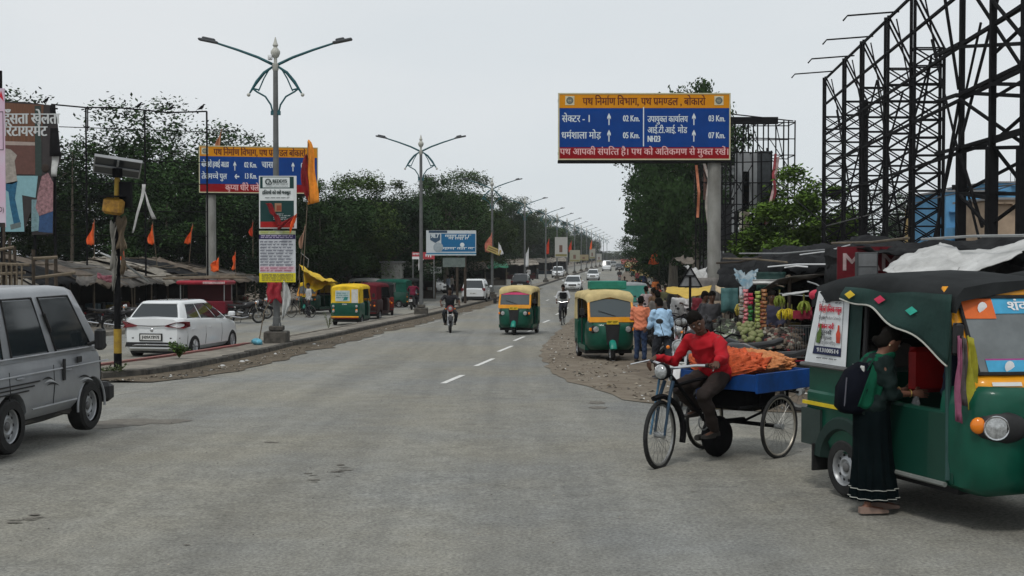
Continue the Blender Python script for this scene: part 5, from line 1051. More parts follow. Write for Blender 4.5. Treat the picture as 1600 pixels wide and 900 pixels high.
au('red roofed electric rickshaw right behind the yellow and green one', 583, 61, R(-12), canvas((.10, .012, .018), 'maroon_canvas'), pal((.03, .012, .012), rough=.4), M_PLAS)
au('red fronted rickshaw beside the yellow and green one, facing away', 594, 66, R(10), M_BC, pal((.14, .015, .01), rough=.4), M_PLAS)
au('dark green auto rickshaw parked side on, behind the red roofed one', 609, 78, R(75), M_GC, M_DGRN)
au('black canopied auto rickshaw with a pale rear sheet, next to the maroon scooter rider', 640, 84, R(-10), M_BC, M_PLAS, M_PLAS)
au('grey roofed auto rickshaw parked farther back between the yellow awning and the rickshaw row', 565, 84, R(80), pal((.2, .2, .19)), M_DGRN)
au('green roofed auto rickshaw half hidden at the back of the left row', 585, 90, R(70), pal((.25, .26, .2)), M_DGRN)
au('pale roofed auto rickshaw at the back, just right of the yellow awning', 540, 92, R(-60), pal((.28, .27, .25)), M_DGRN)
GB = 'auto rickshaws on the right verge'
au('dark auto rickshaw seen from behind, far down the right verge', 1014, 130, R(-10), M_CRM, M_PLAS, M_PLAS, group=GB)
au('cream roofed auto rickshaw next to the far dark one', 1000, 150, R(-6), M_CRM, M_DGRN, group=GB)
au('auto rickshaw with a maroon roof in the far right crowd', 992, 190, R(170), M_RC, M_DGRN, group=GB)
au('farthest auto rickshaw on the right, showing a yellow top', 982, 240, R(170), M_YC, M_DGRN, group=GB)
au('yellow topped auto rickshaw under the far left trees', 764, 168, R(-50), M_YC, M_GRN, group=GA)
# jeep with green tinted windscreen behind the parked auto
jp = small_car('van', 'pale grey van with green tinted windscreen behind the parked auto rickshaw', 982, 55, R(184), None, paint=pal((.2, .215, .22), rough=.4)); jp['category'] = 'van'
for ch in jp.children:
    if ch.name.startswith('windscreen'): ch.data = ch.data.copy(); ch.data.materials[0] = mat('green_glass', (.03, .15, .12), .1, var=.3, scale=1.2)
jp.scale = (.95, .9, .84)
# ---- big near rickshaw on the right
big = thing('cargo_rickshaw', 'large green three wheeler with black canvas roof and a school advert on its side', 'auto rickshaw')
ha = R(-90 - 0) ; a_ = R(70); f_ = Vector((cos(a_), -sin(a_), 0)); n_ = Vector((sin(a_), cos(a_), 0))
RW = Vector((2.90, 10.62, 0)); big.location = RW + n_ * .60; big.rotation_euler.z = math.atan2(f_.y, f_.x) - pi / 2       # local +Y forward, +X = near side, origin under rear axle
# rear tub
q = MB(); rs = []
for y, w_, z0, z1 in [(-.62, .62, .42, 1.06), (-.58, .66, .38, 1.08), (.0, .68, .36, 1.08), (.30, .68, .36, 1.08)]:
    rs.append([(-w_ * .95, y, z0), (w_ * .95, y, z0), (w_, y, z0 + .06), (w_, y, z1 - .24), (w_ - .02, y, z1 - .22), (w_ - .02, y, z1), (-w_ + .02, y, z1), (-w_ + .02, y, z1 - .22), (-w_, y, z1 - .24), (-w_, y, z0 + .06)])
q.loft(rs); tb_ = q.build('rear_body', M_GRN, big, smooth=35); c = MB()
for sx in (-1, 1): c.cyl((sx * .4, 0, .26), (sx * .9, 0, .26), .31, 22)
cut(tb_, c)
for sx in (-1, 1):
    q = MB(); q.box(*((.675, -.60, .735, .70, .30, .765) if sx > 0 else (-.70, -.60, .735, -.675, .30, .765))); q.build('yellow_line', mat('yellow_line_paint', (.6, .45, .02), .4), big)
    q = MB(); q.box(*((.672, -.62, .38, .697, -.33, .70) if sx > 0 else (-.697, -.62, .38, -.672, -.33, .70))); q.build('lower_grey_panel', pal((.03, .045, .04)), big)
    q = MB(); q.torus((sx * .64, 0, .26), .36, .085, 'x', 18, 6, -.15, pi - .1, flat=.9); q.build('mudguard', mat('green_black_mudguard', (.012, .028, .024), .5), big, smooth=35)
    q = MB(); q.box(*sorted((sx * .56, sx * .72))[:1], -.42, .16, max(sx * .56, sx * .72), -.40, .40); q.build('mud_flap', M_RUB, big)
    wheel(big, sx * .62, 0, .245, .14, side=sx, spokes=5, rimm=pal((.3, .31, .31), rough=.35, metal=.6))
for k in range(5): q = MB(); q.bbox(.69, .30, .46 + k * .045, .72, .39, .48 + k * .045, .006); q.build('vent_louvre', pal((.16, .17, .17)), big)
# floor, side sill, front cowl
q = MB(); q.box(-.66, .28, .34, .66, 1.36, .42); q.build('floor', M_DGRN, big)
q = MB(); q.loft([[(x, y, z) for x, z in ((.60, .32), (.68, .32), (.68, .86), (.66, .88), (.60, .88))] for y in (.50, 1.30)]); q.build('near_side_panel', M_DGRN, big)
q = MB(); q.loft([[(x, y, z) for x, z in ((-.60, .32), (-.68, .32), (-.68, .86), (-.66, .88), (-.60, .88))] for y in (.50, 1.30)]); q.build('far_side_panel', M_DGRN, big)
q = MB(); q.tube([(.70, .25, .33), (.70, 1.32, .33)], .02, 6); q.build('sill_rail', pal((.15, .16, .15)), big)
q = MB(); rs = []
for y, w_, z0, z1 in [(1.22, .67, .27, 1.06), (1.44, .675, .265, 1.09), (1.56, .66, .27, 1.09), (1.65, .615, .29, 1.08), (1.71, .53, .32, 1.06), (1.735, .40, .36, 1.03)]:
    rs.append([(-w_ * .8, y, z0), (w_ * .8, y, z0), (w_ * .96, y, z0 + .06), (w_, y, z0 + .25), (w_, y, z1 - .15), (w_ * .97, y, z1 - .04), (w_ * .9, y, z1), (-w_ * .9, y, z1), (-w_ * .97, y, z1 - .04), (-w_, y, z1 - .15), (-w_, y, z0 + .25), (-w_ * .96, y, z0 + .06)])
q.loft(rs); q.build('front_cowl', M_GRN, big, smooth=50)
def G(x, h, off=0): return (x, 1.66 - h * .34 + off - .12 * (x / .6) ** 2, 1.02 + h * .80)
q = MB(); q.grid(lambda u, v: G((2 * u - 1) * .63, lerp(0, .185, v), .035), 10, 2); q.grid(lambda u, v: G((2 * u - 1) * .63, lerp(.90, 1.0, v), .03), 10, 2)
for sx in (-1, 1): q.grid(lambda u, v: G(sx * lerp(.575, .65, u), lerp(.0, 1, v), .03), 1, 8)
o = q.build('windscreen_frame', M_YEL, big, smooth=True); bake(o, ('SOLIDIFY', dict(thickness=.04)))
q = MB()
for pts in ([(-.58, .2), (.58, .2)], [(-.58, .90), (.58, .90)], [(-.575, .2), (-.575, .9)], [(.575, .2), (.575, .9)]): q.tube([G(lerp(pts[0][0], pts[1][0], k / 6), lerp(pts[0][1], pts[1][1], k / 6), .045) for k in range(7)], .016, 5)
q.build('windscreen_seal', M_RUB, big)
q = MB(); q.grid(lambda u, v: G((2 * u - 1) * .575, lerp(.2, .90, v), .035), 10, 4); q.build('windscreen', mat('pale_grey_glass', (.13, .145, .15), .15, var=.3, scale=2, spec=.6), big, smooth=True)  # pale grey glass colour, mottled by noise
def gband(nm, m, x0, x1, h0, h1, off=.042, n=8): q = MB(); q.grid(lambda u, v: G(lerp(x0, x1, u), lerp(h0, h1, v), off), n, 2); return q.build(nm, m, big, smooth=True)
M_SKY = pal((.06, .32, .52), rough=.4); M_ORS = pal((.62, .13, .03), rough=.4)
gband('top_blue_sticker', M_SKY, -.57, .33, .745, .885); gband('orange_sticker', M_ORS, .33, .57, .70, .885); gband('lower_blue_sticker', M_SKY, -.57, .50, .215, .32); gband('lower_sticker_edge', pal((.3, .05, .2)), -.57, .50, .32, .335)
fnG = lambda x0, h0: (lambda p: G(x0 - p[0], h0 + p[2] / .87, .047))
q = MB(); text(q, 'शंकर पार्वती', 0, 0, .07, 0, .62, bold=.004, fn=fnG(.22, .775)); text(q, 'ला ॐ ला', 0, 0, .06, 0, .5, bold=.006, fn=fnG(.02, .235)); q.build('sticker_lettering', M_WHITE, big)
for x, h in ((.42, .80), (.34, .262)): q = MB(); q.lathe([(.045, 0), (.001, .006)], (0, 0, 0), 'y', 12); q.v = [(v[0] + G(x, h, .046)[0], v[1] * .5 + G(x, h, .05)[1], v[2] + G(x, h, .05)[2]) for v in q.v]; q.build('flower_print', M_WHITE, big)
q = MB(); q.grid(lambda u, v: G(lerp(.28, .50, u), lerp(.09, .125, v), .045), 3, 1); q.build('maker_badge', M_PLATE, big)
q = MB(); q.ball((0, 1.74, 1.09), .05, 12, 8, sy=.3); q.build('round_badge', M_BLACK, big)
for sx in (-1, 1):
    HM = Matrix.Translation((sx * .545, 1.665, .80)) @ Matrix.Rotation(-sx * R(33), 4, 'Z')        # housing sits on the curved corner
    q = MB(); q.M = HM; q.ball((-sx * .045, 0, 0), .19, 22, 12, sy=.34, sz=.62); q.build('headlight_surround', M_PLAS, big, smooth=True)
    q = MB(); q.M = HM; q.lathe([(.001, .020), (.05, .014), (.078, .002), (.084, -.03)], (-sx * .005, .058, .0), 'y', 18, cap=False); q.build('headlight', M_LAMPW, big, smooth=True)
    q = MB(); q.M = HM; q.torus((-sx * .005, .056, .0), .084, .008, 'y', 20, 5); q.build('headlight_ring', M_CHROME, big, smooth=True)
    q = MB(); q.M = HM; q.ball((sx * .115, .022, .012), .062, 12, 8, sx=.95, sy=.62, sz=1.0); q.build('indicator', M_LAMPO, big, smooth=True)
q = MB(); q.tube([(.62, 1.40, 1.40), (.74, 1.50, 1.42)], .015, 5); q.bbox(.70, 1.49, 1.32, .80, 1.53, 1.56, .02); q.build('side_mirror', M_PLAS, big)
for k, (c, x0, wd, L) in enumerate([((.32, .30, .03), .69, .09, .55), ((.07, .06, .06), .75, .06, .5), ((.22, .07, .12), .79, .04, .62)]):
    o = cloth('mirror_ribbon', pal(c, var=.3), None, lambda u, v: (x0 - .02 + wd * (u - .5) * (.6 + .8 * v) - .05 * v * (k == 0), 1.545 + .02 * sin(u * 7 + v * 6), 1.44 - L * v + .03 * u), 5, 9); o.parent = big
SM = Matrix.Translation((.06, 1.74, 0)) @ Matrix.Rotation(R(-32), 4, 'Z') @ Matrix.Translation((-.06, -1.74, 0)); w_ = wheel(big, .06, 1.84, .245, .14, side=1, name='front_wheel'); w_.matrix_basis = SM; q = MB(); q.torus((.06, 1.86, .30), .32, .13, 'x', 18, 8, -.1, pi - .3, flat=1.25); o = q.build('front_mudguard', M_PLAS, big, smooth=True); o.matrix_basis = SM; q = MB(); q.tube([(.17, 1.84, .26), (.20, 1.76, .5), (.12, 1.66, .7)], .02, 6); q.tube([(.17, 1.84, .26), (.22, 1.98, .34)], .015, 6); o = q.build('fork_arm', M_STEEL, big, smooth=True); o.matrix_basis = SM
q = MB(); q.box(-.56, -.5, .24, .56, 1.3, .36); q.build('chassis', M_PLAS, big)
# canvas roof with rounded shoulders, rear quarter canvas, near side flap
q = MB(); rs = []
for y, z, w_ in [(-.66, 1.66, .56), (-.58, 1.75, .62), (-.2, 1.82, .67), (.5, 1.85, .69), (1.1, 1.81, .68), (1.38, 1.78, .66)]:
    rs.append([(-w_, y, z - .16), (-w_ * 1.01, y, z - .05), (-w_ * .9, y, z + .03), (-w_ * .5, y, z + .07), (0, y, z + .085), (w_ * .5, y, z + .07), (w_ * .9, y, z + .03), (w_ * 1.01, y, z - .05), (w_, y, z - .16), (w_ * .93, y, z - .07), (0, y, z + .02), (-w_ * .93, y, z - .07)])
q.loft(rs); q.build('canopy', mat('charcoal_canvas', (.024, .026, .027), .9, spec=.06, var=.25, scale=2.5, bump=.35, bscale=9), big, smooth=60)
def Q(y, h, off=0): return (lerp(.675, .635, h) + off, y + (.16 * h if y < -.4 else 0), lerp(1.07, 1.72, h))
q = MB(); q.grid(lambda u, v: Q(lerp(-.62, .20, u), v), 8, 6); q.grid(lambda u, v: (lerp(-1, 1, u) * lerp(.66, .58, v), -.63 + .05 * v, lerp(1.07, 1.7, v)), 8, 6); q.grid(lambda u, v: (lambda p: (-p[0], p[1], p[2]))(Q(lerp(-.62, .20, u), v)), 8, 6); o = q.build('rear_canvas', mat('green_black_canvas', (.012, .035, .03), .7, var=.25, scale=3, bump=.3), big, smooth=True)
q = MB(); q.tube([(.70, -.62, 1.09), (.70, .30, 1.09)], .018, 6); q.build('tub_rail', pal((.12, .12, .12)), big)
q = MB(); q.grid(lambda u, v: Q(lerp(-.60, .03, u), lerp(.06, 1.03, v), .012 + .004 * sin(u * 9)), 10, 6); po = q.build('school_poster', pal((.62, .64, .65), var=.08), big, smooth=True)
def PF(off): return lambda p: Q(-.555 + p[0] * 1.03, .10 + p[2] * 1.18, off)
M_PK = pal((.02, .02, .03), var=0); M_PR = pal((.55, .02, .05), var=0)
def pm(nm, m, fnc): q = MB(); fnc(q); q.build(nm, m, po)
pm('poster_frame', M_PK, lambda q: [q.add([PF(.020)(p) for p in ((a, 0, b), (c, 0, b), (c, 0, e), (a, 0, e))], [(0, 1, 2, 3)]) for a, b, c, e in ((.06, .07, .50, .075), (.06, .70, .50, .707), (.06, .075, .065, .70), (.495, .075, .50, .70))])
pm('phone_band', pal((.015, .02, .06), var=0), lambda q: q.add([PF(.020)(p) for p in ((.06, 0, .075), (.50, 0, .075), (.50, 0, .165), (.06, 0, .165))], [(0, 1, 2, 3)]))
pm('phone_number', M_WHITE, lambda q: text(q, '9113100514', .12, .10, .042, 0, .35, bold=.003, fn=PF(.024)))
pm('school_title', M_PR, lambda q: text(q, 'किड्ज पब्लिक स्कूल', .155, .56, .062, 0, .32, bold=.003, fn=PF(.024)))
pm('admission_line', M_PR, lambda q: text(q, 'नामांकन जारी', .15, .37, .05, 0, .23, bold=.003, fn=PF(.024)))
pm('school_details', M_PK, lambda q: (text(q, '(An English Medium School)', .1, .475, .035, 0, .37, fn=PF(.024)), text(q, 'पुपुनकी', .19, .305, .04, 0, .16, bold=.002, fn=PF(.024)), text(q, 'गोप मुहल्ला', .16, .245, .034, 0, .2, bold=.001, fn=PF(.024)), text(q, '(नियर हनुमान मंदिर)', .12, .19, .032, 0, .3, fn=PF(.024)), scribble(q, .09, .2, .655, .02, 0, 2, fn=PF(.024)), scribble(q, .25, .3, .655, .02, 0, 3, fn=PF(.024)), scribble(q, .38, .48, .655, .02, 0, 4, fn=PF(.024)), scribble(q, .1, .5, .745, .018, 0, 5, fn=PF(.024)), scribble(q, .15, .45, .02, .02, 0, 6, fn=PF(.024))))
def figp(q, x, z, s): q.add([PF(.025)(p) for p in ((x - .02, 0, z), (x + .03, 0, z), (x + .035, 0, z + s * .5), (x + .015, 0, z + s * .72), (x + .012, 0, z + s), (x - .01, 0, z + s), (x - .012, 0, z + s * .72), (x - .03, 0, z + s * .5))], [tuple(range(8))])
pm('green_figure_print', pal((.08, .13, .03), var=.5), lambda q: figp(q, .105, .20, .22)); pm('red_figure_print', pal((.5, .06, .03), var=.4), lambda q: figp(q, .45, .22, .2))
pm('seal_print', pal((.55, .25, .22), var=0), lambda q: [q.add([PF(.024)((.115 + r1 * cos(a * .524), 0, .59 + r1 * 1.4 * sin(a * .524))) for r1 in (.034, .026)] + [PF(.024)((.115 + r1 * cos((a + 1) * .524), 0, .59 + r1 * 1.4 * sin((a + 1) * .524))) for r1 in (.034, .026)], [(0, 1, 3, 2)]) for a in range(12)])
def flp(u, v): return (.69 + .05 * v + .025 * sin(u * 9 + v * 3) * v, lerp(.02, 1.36, u), 1.76 - v * lerp(.10, .52, u ** 1.6) - .02 * sin(u * 15) * v + .03 * (1 - u))
o = cloth('side_flap', mat('green_black_canvas', ()), big, flp, 24, 8)
q = MB(); q.tube([flp(k / 24, 1.0) for k in range(25)], .008, 5); q.build('flap_hem', pal((.4, .4, .36)), o)
for u, c in ((.10, (.6, .42, .03)), (.38, (.5, .03, .08)), (.70, (.03, .35, .26))):
    q = MB(); p0 = Vector(flp(u, .45)); q.add([p0 + Vector((.02, -.07, 0)), p0 + Vector((.025, 0, -.035)), p0 + Vector((.02, .08, 0)), p0 + Vector((.01, 0, .035))], [(0, 1, 2, 3)]); q.build('diamond_patch', pal(c), o)
q = MB(); q.tube([(.66, 1.30, .36), (.665, 1.30, 1.76)], .022, 8); q.build('front_post', mat('teal_grey_post', (.03, .07, .065), .4), big); q = MB(); q.tube([(.64, .22, 1.06), (.62, .25, 1.74)], .022, 8); q.build('rear_post', M_PLAS, big)
q = MB(); q.bbox(-.6, -.45, .62, .6, .1, .74, .04); q.bbox(-.6, -.5, .74, .6, -.38, 1.3, .04); q.build('passenger_seat', M_INT, big)
q = MB(); q.bbox(-.5, .72, .6, .5, 1.0, .7, .03); q.build('driver_seat', M_INT, big); q = MB(); q.bbox(-.1, .66, .95, .56, .74, 1.32, .05); q.build('red_seat_back', mat('red_rexine', (.25, .008, .008), .5, var=.2), big)
q = MB(); q.box(-.66, .3, .9, -.62, 1.2, 1.75); q.build('far_side_curtain', M_BC, big)
q = MB(); q.ball((.58, -.56, 1.70), .085, 12, 8, sx=.8, sz=.6); q.build('red_roof_patch', pal((.45, .03, .06)), big)
steel_rims(big, .245)
# second big rickshaw roof just showing at the right edge
o = dup(big, (5.9, 13.4, 0), big.rotation_euler.z, 'second black canvas roofed three wheeler, only its rear roof corner showing at the right edge')
# ================================================================== PEOPLE
import numpy as np
def skin(c=(.10, .05, .03)): return pal(c, var=.12, rough=.55)
def cap(q, a, b, ra, rb, n=10):
    a, b = Vector(a), Vector(b); d = (b - a); L = d.length or .01; u = d / L
    pts = [a - u * ra * .96, a - u * ra * .7, a - u * ra * .3, a, a.lerp(b, .5), b, b + u * rb * .3, b + u * rb * .7, b + u * rb * .96]
    q.tube(pts, [ra * .25, ra * .7, ra * .95, ra, (ra + rb) / 2 * 1.03, rb, rb * .95, rb * .7, rb * .25], n)
def hand(q, w, d, side, s=1, curl=.5):
    """five-fingered hand; d = direction of the fingers, side = direction of the thumb"""
    d = Vector(d).normalized(); w = Vector(w); t = Vector(side); t = (t - d * t.dot(d)).normalized(); nrm = d.cross(t)
    q.loft([[w + d * y * s + t * (cos(a * pi / 4) * wx) * s + nrm * sin(a * pi / 4) * th * s for a in range(8)] for y, wx, th in ((-.02, .024, .02), (.02, .034, .018), (.06, .042, .015), (.085, .038, .012))])
    for k, (off, L, r_) in enumerate([(.032, .072, .0085), (.011, .082, .009), (-.011, .076, .0085), (-.032, .058, .0075)]):
        p = w + (d * .08 + t * off) * s; pts = [p]; dd = d.copy(); c_ = curl * (1 + .12 * k)
        for j, f in enumerate((.42, .33, .25)): dd = (dd - nrm * c_ * .75).normalized() if True else dd; p = p + dd * L * f * s; pts.append(p)
        q.tube(pts, [r_ * s, r_ * s, r_ * .9 * s, r_ * .7 * s], 6)
    p = w + (d * .02 + t * .03) * s; q.tube([p, p + (d * .03 + t * .03 - nrm * .01) * s, p + (d * .062 + t * .034 - nrm * .025 * (1 + curl)) * s], [.013 * s, .0105 * s, .008 * s], 6)
def rem(o, vox, tex=0):
    m = [('REMESH', dict(mode='VOXEL', voxel_size=vox)), ('SMOOTH', dict(factor=.6, iterations=4))]
    bake(o, *m)
    if tex:
        me = o.data; n = len(me.vertices); co = np.empty(n * 3); no = np.empty(n * 3); me.vertices.foreach_get('co', co); me.vertices.foreach_get('normal', no); co = co.reshape(-1, 3); no = no.reshape(-1, 3)
        x, y, z = co.T; a = np.sin(x * 13 + 2.1 * np.sin(z * 11 + y * 5)) * np.sin(z * 19 + 2.4 * np.sin(x * 9 - y * 8)); b = np.sin(y * 31 + z * 37 + 2 * np.sin(x * 23)) * np.sin(x * 29 - z * 17 + 1.5 * np.sin(y * 19)); c = 1 - np.abs(np.sin(z * 24 + x * 14 + 1.8 * np.sin(y * 12 + x * 7)))
        co += no * (tex * (.55 * a + .3 * b + .6 * (c ** 2 - .3)))[:, None]; me.vertices.foreach_set('co', co.ravel()); me.update()
    return o
STAND = dict(hip=(0, 0, .93), chest=(0, .01, 1.25), neck=(0, -.01, 1.44), head=(0, .03, 1.60), sL=(-.185, -.01, 1.40), sR=(.185, -.01, 1.40), eL=(-.24, -.03, 1.12), eR=(.24, -.03, 1.12), wL=(-.25, .06, .87), wR=(.25, .06, .87), hL=(-.09, 0, .90), hR=(.09, 0, .90), kL=(-.10, .03, .48), kR=(.10, .03, .48), aL=(-.11, -.02, .08), aR=(.11, -.02, .08))
def pose(**k): d = dict(STAND); d.update(k); return d
def person(label, J, loc, rz, shirt, pants, sk=(.09, .045, .028), hair=(.008, .007, .006), sleeve='long', legs='long', s=1, near=False, group=None, hands=None, shoes=(.03, .025, .02), female=False, skirt=None, collar=False, face_down=0, long_hair=False, lean_face=None, belly=0):
    t = thing('person', label, 'person', loc, rz, group, s); J = {k: Vector(v) for k, v in J.items()}; vox = .013 if near else .022
    sx = (J['sR'] - J['sL']).normalized(); up = (J['neck'] - J['hip']).normalized(); fw = up.cross(sx).normalized()
    hu = (J['head'] - J['neck']).normalized(); hf = lean_face or (fw - hu * fw.dot(hu)); hf = Vector(hf); hf = (hf - hu * hf.dot(hu)).normalized(); hs = hf.cross(hu).normalized()
    def tor(q, g, z0=-.12, z1=1.0):
        rows = [(J['hip'] - up * .10, .13, .10), (J['hip'], .165, .115), (J['hip'].lerp(J['chest'], .45), .14, .105 + belly), (J['chest'], .165, .118), (J['chest'].lerp(J['neck'], .55), .175, .105), (J['chest'].lerp(J['neck'], .85), .12, .075), (J['neck'], .06, .055)]
        if female: rows[2] = (rows[2][0], .125, .10); rows[3] = (rows[3][0], .155, .13)
        q.loft([[c + sx * (a + g) * cos(k * pi / 8) + fw * (b + g) * sin(k * pi / 8) for k in range(16)] for c, a, b in rows])
    # body
    q = MB(); tor(q, 0); cap(q, J['neck'] - up * .03, J['head'] - hu * .05, .055, .05)
    for S in 'LR':
        cap(q, J['s' + S], J['e' + S], .05, .038); cap(q, J['e' + S], J['w' + S], .037, .025); cap(q, J['h' + S], J['k' + S], .082, .052); cap(q, J['k' + S], J['a' + S], .05, .034)
        foot = J.get('f' + S, Vector((0, 1, 0))); foot = Vector(foot).normalized(); cap(q, J['a' + S] - foot * .03 - Vector((0, 0, .04)), J['a' + S] + foot * .13 - Vector((0, 0, .055)), .035, .025)
    H = J['head']
    def hp(x, y, z): return H + hs * x + hf * y + hu * z
    prof = [(-.125, .03, .045, .03), (-.105, .048, .065, .012), (-.07, .06, .08, .006), (-.03, .068, .088, .0), (.01, .074, .094, -.004), (.05, .073, .095, -.008), (.085, .062, .082, -.01), (.11, .040, .055, -.01), (.122, .012, .018, -.01)]
    q.loft([[hp(a * cos(k * pi / 8), o_ + b * sin(k * pi / 8), z) for k in range(16)] for z, a, b, o_ in prof])
    q.loft([[hp(w_ * cos(k * pi / 3), y, z + h_ * sin(k * pi / 3)) for k in range(6)] for y, z, w_, h_ in ((.07, .0, .012, .03), (.095, -.015, .014, .022), (.108, -.028, .014, .012))])      # nose
    for e in (-1, 1): q.loft([[hp(e * (.07 + x), -.005 + .02 * cos(k * pi / 4), -.01 + .032 * sin(k * pi / 4)) for k in range(8)] for x in (-.01, .012)])
    body = q.build('body', skin(sk), t); rem(body, vox)
    # fingers keep their own thin geometry inside the same mesh
    m2 = MB(); m2.v = [tuple(v.co) for v in body.data.vertices]; m2.f = [tuple(p.vertices) for p in body.data.polygons]; m2.mi = [0] * len(m2.f)
    for S, sg in (('L', 1), ('R', -1)):
        hd = (hands or {}).get(S, {}); d = hd.get('d') or (J['w' + S] - J['e' + S]).normalized(); side = hd.get('t') or (fw + sx * sg * .3)
        hand(m2, J['w' + S] + Vector(d).normalized() * .015, d, side, 1.0, hd.get('curl', .35))
    # lips and brow
    old = body; body = m2.build('body', skin(sk), t, smooth=True); bpy.data.objects.remove(old); body.data.polygons.foreach_set('use_smooth', [True] * len(body.data.polygons))
    for e in (-1, 1):
        q = MB(); q.ball(hp(e * .03, .081, .012), .012, 8, 6); q.build('eye', pal((.25, .22, .2), var=0), t, smooth=True); q = MB(); q.ball(hp(e * .03, .0885, .011), .0062, 7, 5); q.build('pupil', M_BLACK, t, smooth=True)
        q = MB(); q.tube([hp(e * .012, .09, .033), hp(e * .03, .089, .04), hp(e * .048, .078, .034)], .0045, 5); q.build('eyebrow', pal(hair, var=0), t)
    q = MB(); q.tube([hp(-.024, .079, -.062), hp(0, .089, -.060), hp(.024, .079, -.062)], [.004, .0065, .004], 6); q.build('lips', pal((sk[0] * 1.1, sk[1] * .7, sk[2] * .8), var=0), t)
    # hair
    q = MB(); rows = [(-.075, .058, .05, -.045), (-.04, .074, .062, -.04), (0, .082, .078, -.03), (.045, .083, .096, -.014), (.085, .074, .094, -.010), (.115, .052, .068, -.012), (.134, .02, .026, -.014)]
    q.loft([[hp(a * cos(k * pi / 9), o_ + b * sin(k * pi / 9) * (1 + .05 * sin(k * 3)), z) for k in range(18)] for z, a, b, o_ in rows])
    if long_hair: q.ball(hp(0, -.115, -.055), .04, 10, 8); q.ball(hp(0, -.07, -.05), .06, 10, 8)
    h_ = q.build('hair', pal(hair, var=.3, rough=.95, spec=.06), t); rem(h_, .012, .004)
    # shirt
    q = MB(); tor(q, .034 if near else .024)
    for S in 'LR':
        if sleeve == 'long': cap(q, J['s' + S], J['e' + S], .064, .058); cap(q, J['e' + S], J['e' + S].lerp(J['w' + S], .9), .057, .044)
        elif sleeve == 'roll': cap(q, J['s' + S], J['e' + S], .066, .055); cap(q, J['e' + S], J['e' + S].lerp(J['w' + S], .3), .054, .047)
        else: cap(q, J['s' + S], J['s' + S].lerp(J['e' + S], .6), .064, .062)
    sh = q.build('shirt', pal(shirt, var=.13, rough=.8, scale=5), t); rem(sh, vox * 1.15, .021 if near else .013)
    if collar: q = MB(); c0 = J['neck'] + up * .01; q.loft([[c0 + up * z + (sx * cos(k * pi / 6) + fw * sin(k * pi / 6)) * r_ for k in range(12)] for z, r_ in ((-.035, .085), (.02, .068))], cap=False); q.build('collar', pal(shirt, var=.13, rough=.8, scale=5), sh, smooth=True)
    if skirt is None:
        q = MB(); c0 = J['hip']; q.loft([[c0 + up * z + sx * a * cos(k * pi / 7) + fw * b * sin(k * pi / 7) for k in range(14)] for z, a, b in ((-.12, .14, .10), (-.04, .178, .128), (.06, .165, .122))])
        for S in 'LR':
            cap(q, J['h' + S], J['k' + S], .10, .078)
            if legs == 'long': cap(q, J['k' + S], J['k' + S].lerp(J['a' + S], .93), .076, .062)
            else: cap(q, J['k' + S], J['k' + S].lerp(J['a' + S], .08), .068, .066)
        rem(q.build('trousers', pal(pants, var=.15, rough=.8, scale=5), t), vox * 1.2, .018 if near else .012)
    else: skirt(t, J)
    for S in 'LR':
        foot = Vector(J.get('f' + S, Vector((0, 1, 0)))).normalized(); sd = foot.cross(Vector((0, 0, 1))).normalized(); a0 = J['a' + S]
        if foot.z < -.3: sd = Vector((1, 0, 0))
        upf = sd.cross(foot).normalized(); q = MB()
        q.loft([[a0 + foot * y - upf * (.078 if z_ < 0 else .078 - hh) + sd * w_ * e for e, z_ in ((-1, -1), (1, -1), (.85, 1), (-.85, 1))] for y, w_, hh in ((-.075, .028, .05), (-.05, .038, .06), (.03, .042, .05), (.11, .046, .035), (.17, .036, .028), (.19, .018, .02))])
        q.build('shoe', pal(shoes, var=.1, rough=.5), t, smooth=50)
    return t
# ================================================================== TWO-WHEELERS
def thin_wheel(par, y, r, tr=.018, spokes=18, name='wheel', x=0, steer=0, hub=.03, rimc=None, rim_r=None):
    M_ = Matrix.Translation((x, y, r)) @ Matrix.Rotation(steer, 4, 'Z')
    q = MB(); q.M = M_; q.torus((0, 0, 0), r - tr, tr, 'x', 34, 8); w_ = q.build(name, M_RUB, par, smooth=True)
    q = MB(); q.M = M_; q.torus((0, 0, 0), r - tr * 2.1, tr * .6, 'x', 30, 6); q.build('rim', rimc or pal((.3, .3, .29), rough=.35, metal=.7), w_, smooth=True)
    q = MB(); q.M = M_
    for k in range(spokes):
        a = 2 * pi * k / spokes; a2 = a + (.35 if k % 2 else -.35); h_ = hub * (1 if k % 2 else -1)
        q.tube([(h_, hub * .7 * cos(a2), hub * .7 * sin(a2)), (0, (r - tr * 2.2) * cos(a), (r - tr * 2.2) * sin(a))], .0022 if tr < .03 else .004, 3)
    o = q.build('spokes', pal((.22, .22, .21), rough=.4, metal=.6), w_); o['kind'] = 'stuff'
    q = MB(); q.M = M_; q.cyl((-hub * 1.3, 0, 0), (hub * 1.3, 0, 0), hub * .8, 12); q.build('hub', M_STEEL, w_); return w_
